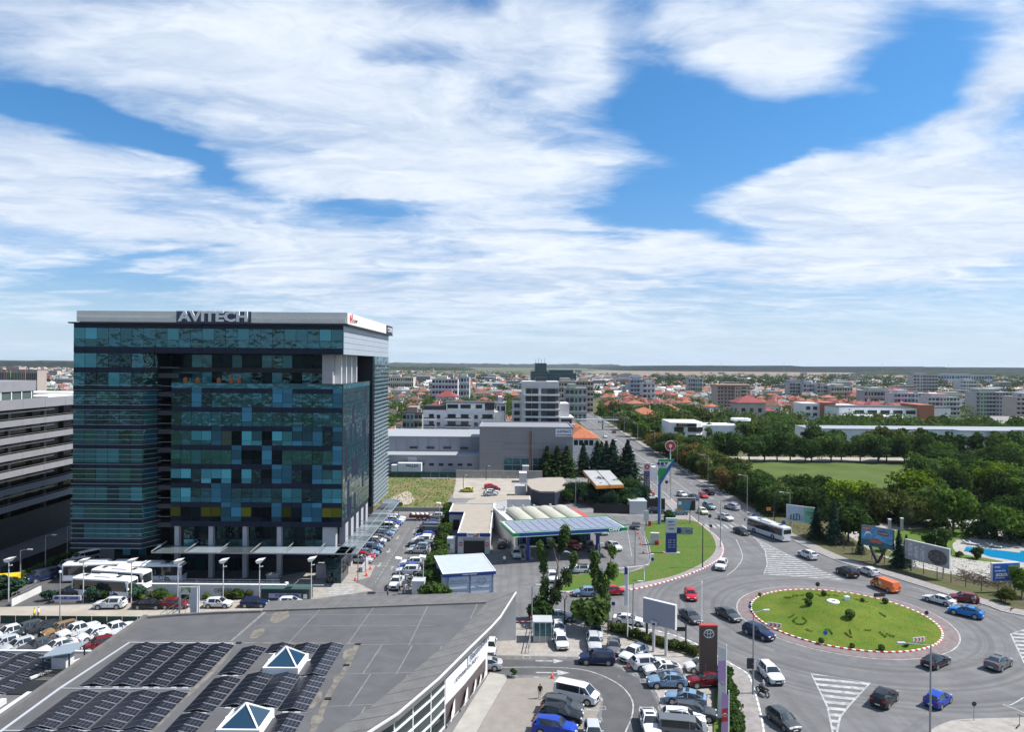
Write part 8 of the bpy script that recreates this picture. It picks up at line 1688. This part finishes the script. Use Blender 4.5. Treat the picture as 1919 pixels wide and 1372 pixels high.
for z in (2.2,6.0):f=MB();f.prism([(79.6,344.3),(84,343.6),(84,343.9),(79.6,344.6)],z,z+2.3);f.build('window',[M['win']],cu);f=MB();f.prism([(86,343.3),(90,342.6),(93.2,344.6),(94.8,348.8),(94.3,348.8),(92.8,345.2),(89.9,343.4),(86,343.9)],z,z+2.3);f.build('window',[M['win']],cu)
f=MB();f.prism([(80.5,343.7),(90,342.3),(90,342.7),(80.5,344.1)],8.6,10.0);f.build('sign_panel',[M['black']],cu);letters('FITY',1.3,(83.5,342.9,9.3),mat('sign_gold',(.5,.35,.03),.5),cu,-.14,4.0,.03)
f=MB();f.box(94.5,120,352,368,0,8.6);f.build('side_wing',[M['white']],cu)
f=MB();f.tube((119,366,0),(119,366,11.2),5,5,24);f.build('round_tower',[M['white']],cu);f=MB();f.tube((119,366,7.6),(119,366,10),5.05,5.05,24);f.build('ring_window',[M['win']],cu)
sw=thing('school_wing','long low white building with few windows behind the wood','school');f=MB();f.box(145,262,342,360,0,8.0);f.box(214,240,336,342,0,8.0);f.build('wall',[M['white']],sw);f=MB();f.box(144.6,262.4,341.6,360.4,8.0,8.3);f.box(213.6,240.4,335.6,341.6,8.0,8.4);f.build('roof',[M['hall_pale']],sw)
for x in (150,153,158,172,175,182,216,226,229,236):win(sw,x,342 if x<214 else 336,3.2,2.2,2.2,M['win'])
f=MB();f.prism([(240,330),(330,300),(345,330),(262,350)],0,7.6);f.build('angled_wing',[M['hall_pale']],sw);f=MB();strip(f,[(240,329.8),(330,299.8)],.5,7.6,0,z2=8.3);f.build('dark_edge',[M['dark']],sw)
for k in range(4):f=MB();x=300+k*8;f.box(x,x+1.6,318,320,7.6,9.2);f.build('roof_unit',[M['metal_pale']],sw)
sc_=thing('school','large white school with two terracotta stair towers and a flat roof','school');f=MB();f.box(222,298,478,500,0,11.0);f.box(210,221.5,506,525,0,12.0);f.box(230,246,484,515,0,11.3);f.prism([(222,466),(250,460),(266,477),(222,477)],0,6.2);f.build('wall',[M['white']],sc_)
M['terra']=mat('terracotta',(.38,.13,.07),.8)
for q in ((221.6,230,500,515,0,13.0),(275,285,475,498,0,13.2)):f=MB();f.box(*q);f.build('stair_tower',[M['terra']],sc_)
f=MB();f=MB();f.box(221.6,298.4,477.6,500.4,11.0,11.4);f.build('roof',[M['dark']],sc_)
for k in range(5):
 x=236+k*8.7
 if x<272:win(sc_,x,478,6.6,6.4,2.5,M['win']);win(sc_,x,478,2.6,6.4,1.6,M['win'])
for x in (213,218):win(sc_,x,506,7.4,3,2.4,M['win']);win(sc_,x,506,3.0,3,2.2,M['win'])
sh=thing('farm_shed','low shed with a grey gabled roof at the right edge beyond the wood','shed');f=MB();f.box(306,400,440,462,0,3.4);f.build('wall',[M['pale_paving']],sh);f=MB();gable(f,306,400,440,462,3.4,4.2,0,0);f.build('roof',[mat('shed_roof',(.22,.20,.19),.8)],sh)
fb_=thing('footbridge','steel footbridge crossing the avenue among the trees','footbridge');f=MB();f.box(38,72,416,419,5.6,6.1);f.bar((38,416,7.4),(72,416,7.4),.2)
f.build('deck',[M['metal_pale']],fb_)
for x in (40,54,70):f=MB();f.box(x-.4,x+.4,417,418,0,5.6);f.build('pier',[M['metal_grey']],fb_)
def far_block(px0,px1,ytop,Y,label,c,floors,nw,roof=None,d=14,cat='apartment block',group=None,bands=True,pent=None):
 k=Y/F;x0,x1=(px0-959.5)*k,(px1-959.5)*k;hor=684+.00785*((px0+px1)/2-960);h=CH-(ytop-hor)*k
 return block('apartment_block',label,x0,x1,Y,d,max(h,4),c,floors,nw,bands,roof,group,cat)
wt,gy_,bg_=(.50,.50,.51),(.34,.34,.35),(.46,.40,.33)
for a in [(755,792,775,330,'old grey low block left of the white apartment block',(.30,.28,.26),4,5,(.08,.055,.05)),(810,858,711,640,'pale apartment block with dark windows above the white one',wt,5,8,None),(858,880,707,680,'narrow white block in the distance behind the green belt',wt,4,4,None),(728,775,707,900,'long cream block near the horizon right of the glass office',(.5,.48,.4),3,12,None),(1046,1080,716,520,'grey beige stepped block right of the dark tower',bg_,6,6,None),(1080,1112,715,560,'beige apartment block with terraces beside the avenue',bg_,6,6,None),(1060,1100,728,480,'low grey block below the beige terraced one',gy_,4,5,None),
          (1182,1205,712,760,'blue grey cubic block among the red roofs',(.30,.36,.42),5,4,None),(1205,1228,719,700,'white low block with dark bands beside the blue grey one',wt,4,3,None),(1290,1316,710,900,'grey block with a small tower in the suburb',gy_,4,6,None),(1480,1506,718,800,'first grey block of the long row above the school',gy_,5,5,None),(1506,1532,720,790,'second grey block of the long row above the school',(.42,.42,.44),4,5,None),(1532,1558,723,780,'third block of the long row, with blue windows',(.40,.40,.43),4,5,None),(1558,1598,726,770,'beige end block of the long row above the school',bg_,3,8,None),
          (1712,1758,703,900,'tall pale grey apartment block with balconies at the far right',(.40,.40,.38),7,8,None),(1620,1668,733,620,'white terraced block behind the school on the left',gy_,3,8,None),(1675,1740,738,590,'long white terraced apartment block behind the school',wt,4,10,None),(1740,1800,745,560,'white stepped block right behind the school',wt,4,9,None),(1755,1822,741,660,'cream block with wide windows behind the white stepped one',bg_,3,10,None),(1830,1902,736,560,'large grey round roofed apartment block at the right',gy_,6,12,None),(1905,1960,745,480,'pink grey apartment block cut by the right edge',(.46,.38,.35),6,6,None),(1800,1830,714,880,'white block with terraces near the right edge',wt,5,6,None),(1758,1860,703,1500,'very long pale blue industrial hall near the far wood',(.45,.5,.56),2,20,None),
          (930,948,757,300,'small white side house beside the apartment block',wt,4,2,None)]:
 far_block(*a[:8],roof=a[8],cat='apartment block')
for a in [(0,70,693.5,700,'long row of low houses with brown roofs behind the penthouse on the left',(.36,.30,.27),2,20,(.26,.11,.09))]:far_block(*a[:8],roof=a[8],bands=False,cat='terrace')
# --- suburb: houses as things near, one mass beyond
hr_=random.Random(99)
def house_meshes(seed):
 g=random.Random(seed);w_,d_,h=g.uniform(8,13),g.uniform(8,12),g.choice([4.2,6.2,6.4,7.0]);W_=MB();W_.box(-w_/2,w_/2,-d_/2,d_/2,0,h);ext=g.random()<.6
 if ext:W_.box(w_/2,w_/2+3.5,-d_/2+1.5,d_/2-1,0,h*.6)
 Rf=MB();rh=g.uniform(2.2,3.8)
 (hip(Rf,-w_/2,w_/2,-d_/2,d_/2,h,rh,0,.6) if g.random()<.6 else gable(Rf,-w_/2,w_/2,-d_/2,d_/2,h,rh,0,0))
 if ext:hip(Rf,w_/2+.1,w_/2+3.6,-d_/2+1.5,d_/2-1,h*.6,1.2,0,.3)
 Wn=MB();fl=2 if h>5 else 1
 for k in range(fl):
  for j in range(3):
   for s in (-1,1):x=(-1+j)*w_*.3;z=1.0+k*2.9;Wn.box(x-.6,x+.6,s*d_/2-.03,s*d_/2+.03,z,z+1.3)
  for j in range(2):
   for s in (-1,1):y=(-.5+j)*d_*.5;z=1.0+k*2.9;Wn.box(s*w_/2-.03,s*w_/2+.03,y-.6,y+.6,z,z+1.3)
 C_=MB();C_.box(w_*.2,w_*.2+.7,.3,1.0,h+rh*.4,h+rh+.7)
 return W_.data('wall',[M['wallc']]),Rf.data('roof',[M['tile']]),Wn,C_.data('chimney',[M['wallc']]),g
HM=[]
for i in range(8):a=house_meshes(i);HM.append((a[0],a[1],a[2].data('windows',[M['win']]),a[3]))
WC=[(.62,.60,.56),(.58,.52,.42),(.55,.55,.56),(.62,.56,.46),(.48,.42,.36),(.50,.34,.26)]
RCOL={'orange':(.36,.12,.055),'red':(.30,.075,.052),'crimson':(.25,.05,.052),'brown':(.17,.085,.06),'grey':(.20,.20,.21),'dark':(.07,.055,.055)}
def house(x,y,rc,label,group,s=1.0,i=None,rz=None):
 i=hr_.randrange(8) if i is None else i;a=HM[i];o=thing('suburban_house',label,'house',(x,y,0),hr_.choice([0,.1,-.15,1.57,1.7,.5,-.6]) if rz is None else rz,group);o.scale=(s,s,s)
 for nm,me in zip(('wall','roof','window_set','chimney'),a):
  if nm=='window_set':
   q=link('window',me,o);q['kind']='stuff'
  else:q=link(nm,me,o)
  q.color=(*(RCOL[rc] if nm=='roof' else hr_.choice(WC)),1)
 return o
AVOID=[(36,74,0,5000),(-60,34,225,345),(60,145,330,372),(140,360,290,372),(190,365,455,530),(160,205,570,610),(300,405,435,470),(0,90,690,745)]
def ok(x,y,pad=6):
 return all(not (a-pad<x<b_+pad and c-pad<y<d-0+pad) for a,b_,c,d in AVOID)
cells=[]
def district(x0,x1,y0,y1,n,cols,label,group,mind=14,s=(.9,1.2)):
 k=0;t=0
 while k<n and t<n*40:
  t+=1;x,y=hr_.uniform(x0,x1),hr_.uniform(y0,y1)
  if not ok(x,y) or any(abs(x-a)<mind and abs(y-b_)<mind for a,b_ in cells):continue
  cells.append((x,y));rc=hr_.choice(cols);house(x,y,rc,label.format(rc)+', '+('nearest' if y<y0+(y1-y0)*.3 else 'farthest' if y>y0+(y1-y0)*.7 else 'middle')+' rows, '+('left' if x<x0+(x1-x0)*.35 else 'right' if x>x0+(x1-x0)*.65 else 'centre'),group,hr_.uniform(*s));k+=1
district(-66,0,312,400,15,['orange','orange','red','brown'],'house with {} tile roof behind the white apartment block','tiled houses behind the white apartment block',12)
district(-12,34,315,420,7,['orange'],'house with {} tile roof left of the dark tower','tiled houses left of the tower',12)
district(76,130,560,760,16,['red','orange','crimson'],'house with {} roof beyond the copse','houses beyond the copse',13,(.9,1.2))
district(130,330,540,800,60,['red','crimson','orange','grey','brown'],'house with {} roof around the peach tower','houses around the peach tower',12,(.85,1.2))
district(205,310,535,620,14,['red','orange','red'],'house with {} roof right behind the white school','houses right behind the school',12,(1.0,1.3))
district(-190,36,430,800,74,['red','grey','orange','dark','crimson','brown'],'house with {} roof in the suburb left of the avenue','suburb houses left of the avenue',15,(1.0,1.4))
district(330,640,560,900,60,['red','grey','crimson','orange','grey'],'house with {} roof in the suburb on the right','suburb houses on the right',16,(1.0,1.5))
district(-700,-330,520,900,26,['red','orange','grey','brown'],'house with {} roof left of the glass office','houses left of the glass office',18,(1.0,1.4))
house(-246,334+30,'orange','large cream house with orange roof just behind the banded building',None,1.7,1,0);house(-228,352+30,'orange','orange roofed house beside the large cream one',None,1.3,3,0);house(-300,400,'red','red roofed house at the left edge behind the penthouse',None,1.6,0,0)
house(160,478,'crimson','cream villa with a pinkish red hipped roof left of the peach tower',None,2.0,4,0);house(88,470,'orange','long house with bright orange roof at the avenue copse',None,1.5,2,0)
for i,(x,y) in enumerate(((255,545),(268,552),(281,548))):house(x,y,'crimson',['left','middle','right'][i]+' one of three crimson gables behind the school roof','crimson gables behind the school',1.6,5,1.57)
far=MB();fm=[mat(n_,c,.9) for n_,c in (('far_wall_white',(.55,.54,.52)),('far_wall_cream',(.46,.41,.34)),('far_wall_grey',(.34,.34,.35)),('far_roof_red',(.26,.075,.055)),('far_roof_orange',(.28,.12,.075)),('far_roof_grey',(.24,.24,.25)),('far_roof_brown',(.14,.08,.065)),('far_window',(.03,.035,.04)))]
cnt=0
while cnt<4200:
 y=760*math.exp(hr_.random()*1.55);x=hr_.uniform(-.78,.8)*y
 if y>2400 and -.25<x/y<.9 and hr_.random()<.85:continue
 if y>1900 and x/y>.16 and hr_.random()<.75:continue
 if not ok(x,y):continue
 big=hr_.random()<.05;w_,d_,h=(hr_.uniform(14,30),hr_.uniform(12,18),hr_.uniform(8,17)) if big else (hr_.uniform(8,14),hr_.uniform(8,13),hr_.uniform(4,7.5));a=hr_.randrange(3);cnt+=1
 far.box(x,x+w_,y,y+d_,0,h,a)
 if big:
  far.box(x-.4,x+w_+.4,y-.4,y+d_+.4,h,h+.5,5 if hr_.random()<.6 else 0)
  for z in np.arange(1.5,h-1,3):far.box(x+1,x+w_-1,y-.1,y,z,z+1.2,7)
 else:
  rm=hr_.choice([3,4,5,5,6,5,0]);(hip if hr_.random()<.6 else gable)(far,x,x+w_,y,y+d_,h,hr_.uniform(2,3.6),rm,*([] if True else []))
  far.box(x+1.5,x+3,y-.1,y,h-2.4,h-1,7);far.box(x+w_-3,x+w_-1.5,y-.1,y,h-2.4,h-1,7)
tag(far.build('far_houses',fm),kind='stuff')
def tree_mass(name,pts,leaf,per,col,R_=4.2):
 g=np.random.default_rng(17);n=len(pts);P=np.repeat(np.array([(x,y,0) for x,y,s in pts]),per,0);S_=np.repeat(np.array([s for *_,s in pts]),per)[:,None]
 d=g.normal(size=(n*per,3));d /= np.linalg.norm(d,axis=1)[:,None];d[:,2]=np.abs(d[:,2])*np.where(g.random(n*per)<.3,-.6,1)
 wob=1+.22*np.sin(d[:,:1]*5+P[:,:1])*np.cos(d[:,1:2]*6+P[:,1:2]);q=P+(d*wob*g.uniform(.7,1.05,(n*per,1))*np.array([R_,R_,R_*.9])+np.array([0,0,R_*1.05]))*S_
 s2=np.repeat(np.array([s for *_,s in pts]),per)[:,None];v=leaf_quads(q,d,leaf,5,.5);o=link(name,mesh_quads(name,v,[M['leaf']]));o.color=(*col,1);return tag(o,kind='stuff')
def spread(n,ymin,ymax,cond=lambda x,y:True,smin=.7,smax=1.5,xr=(-.8,.82)):
 out=[]
 while len(out)<n:
  y=ymin*math.exp(hr_.random()*math.log(ymax/ymin));x=hr_.uniform(*xr)*y
  if not ok(x,y,2) or not cond(x,y):continue
  if any(abs(x-a)<6 and abs(y-b_)<6 for a,b_ in cells):continue
  out.append((x,y,hr_.uniform(smin,smax)))
 return out
clump=lambda sx,th_:(lambda x,y:math.sin(x/sx+1.3*math.sin(y/sx/1.7))*math.cos(y/sx*.8+x/sx*.35)>th_)
tree_mass('suburb_trees',spread(1500,330,900,clump(30,-.5),.7,1.35),.62,110,(.05,.085,.026))
tree_mass('suburb_trees_pale',spread(480,330,1000,clump(24,-.2),.6,1.2),.62,120,(.085,.115,.04))
tree_mass('far_trees',spread(2700,850,3200,lambda x,y:clump(90,-.4)(x,y) and not (y>2300 and .1<x/y<.5),0.8,1.7),1.15,42,(.040,.068,.026))
tree_mass('green_belt',[(hr_.uniform(-75,25),hr_.uniform(425,560),hr_.uniform(.9,1.5)) for _ in range(120)],.62,150,(.042,.080,.024))
tree_mass('far_green_belt',[(x,y,s*1.3) for x,y,s in spread(420,1100,2400,lambda x,y:x/y>.2,1.0,2.0,(.2,.82))],1.5,44,(.04,.065,.028))
def ridge(name,x0,x1,y,depth,h,col,n=200):
 b=MB();g=np.random.default_rng(int(abs(x0))+3);P=[]
 for i in range(n+1):
  x=x0+(x1-x0)*i/n;hh=h*(1+.07*math.sin(i*.37)+.05*math.sin(i*1.3+1)+.05*g.normal());e=min(1,i/12,(n-i)/12);P.append((x,hh*(e**.6)))
 for (xa,ha),(xb,hb) in zip(P,P[1:]):
  b.face([(xa,y,0),(xb,y,0),(xb,y+12,hb*.85),(xa,y+12,ha*.85)]);b.face([(xa,y+12,ha*.85),(xb,y+12,hb*.85),(xb,y+60,hb),(xa,y+60,ha)]);b.face([(xa,y+60,ha),(xb,y+60,hb),(xb,y+depth,hb*.9),(xa,y+depth,ha*.9)])
 return tag(b.build(name,[mat(name+'_green',col,.95,noise=.5,nscale=.03,detail=8,spec=0)]),kind='stuff')
ridge('far_wood',820,7500,5300,2500,42,(.012,.026,.024));ridge('left_wood',-8200,-1300,4200,1500,39,(.04,.06,.028));ridge('horizon_hills',-5200,1700,9000,3000,52,(.06,.08,.05));ridge('middle_wood',-1900,-250,4300,700,22,(.04,.06,.03));ridge('right_wood',1900,4200,3700,300,22,(.04,.06,.028),120)
flat('far_field',[(430,2900),(2100,2700),(3300,4300),(3000,5500),(700,5500),(380,3900)],.3,mat('far_field_soil',(.23,.175,.13),.95,noise=.15,nscale=.004,spec=.1))
flat('far_field',[(1500,2300),(1950,2100),(2050,2700),(1640,2900)],.25,bpy.data.materials['far_field_soil'])
flat('sport_field',[(68,480),(98,480),(98,540),(68,540)],.2,M['grass_field'])
for k,x in enumerate((980,1390,2050,2600)):
 o=thing('lattice_mast',['thin mast above the far field','thin lattice mast beyond the blocks','thin mast above the far wood on the right','second thin mast above the far wood'][k],'mast',(x,3300+k*300,0));f=MB();f.bar((0,0,0),(0,0,62),.9);f.bar((-3,0,40),(3,0,40),.6);f.build('mast',[M['metal_grey']],o)
# --- behind the camera: what the glass reflects
ridge('reflected_wood',-2500,2500,-900,-200,16,(.05,.09,.03));
bk=[(hr_.uniform(-260,120),hr_.uniform(-220,-40),hr_.uniform(.9,1.6)) for _ in range(120)]
tree_mass('park_trees',bk,.7,60,(.05,.10,.03))
bm=MB()
for _ in range(46):
 x,y,w_,h=hr_.uniform(-420,260),hr_.uniform(-600,-60),hr_.uniform(10,30),hr_.uniform(5,15);bm.box(x,x+w_,y,y+14,0,h,hr_.randrange(3),5)
 for z in np.arange(1.5,h-1,3):bm.box(x+1,x+w_-1,y+14,y+14.1,z,z+1.2,7)
tag(bm.build('opposite_houses',fm),kind='stuff')
# --- haze: one closed box of thin pale air
hb_=MB();hb_.box(-14800,14800,-2900,13500,-1,75);hz=hb_.build('haze',[])
hm=bpy.data.materials.new('haze_air');hm.use_nodes=True;t=NT(hm.node_tree);v=t.add('ShaderNodeVolumePrincipled');v.inputs['Color'].default_value=(.82,.90,1,1);v.inputs['Density'].default_value=3.4e-5;v.inputs['Anisotropy'].default_value=.2
o_=t.add('ShaderNodeOutputMaterial');t.lk(v.outputs[0],o_.inputs['Volume']);hz.data.materials.append(hm);tag(hz,kind='stuff')
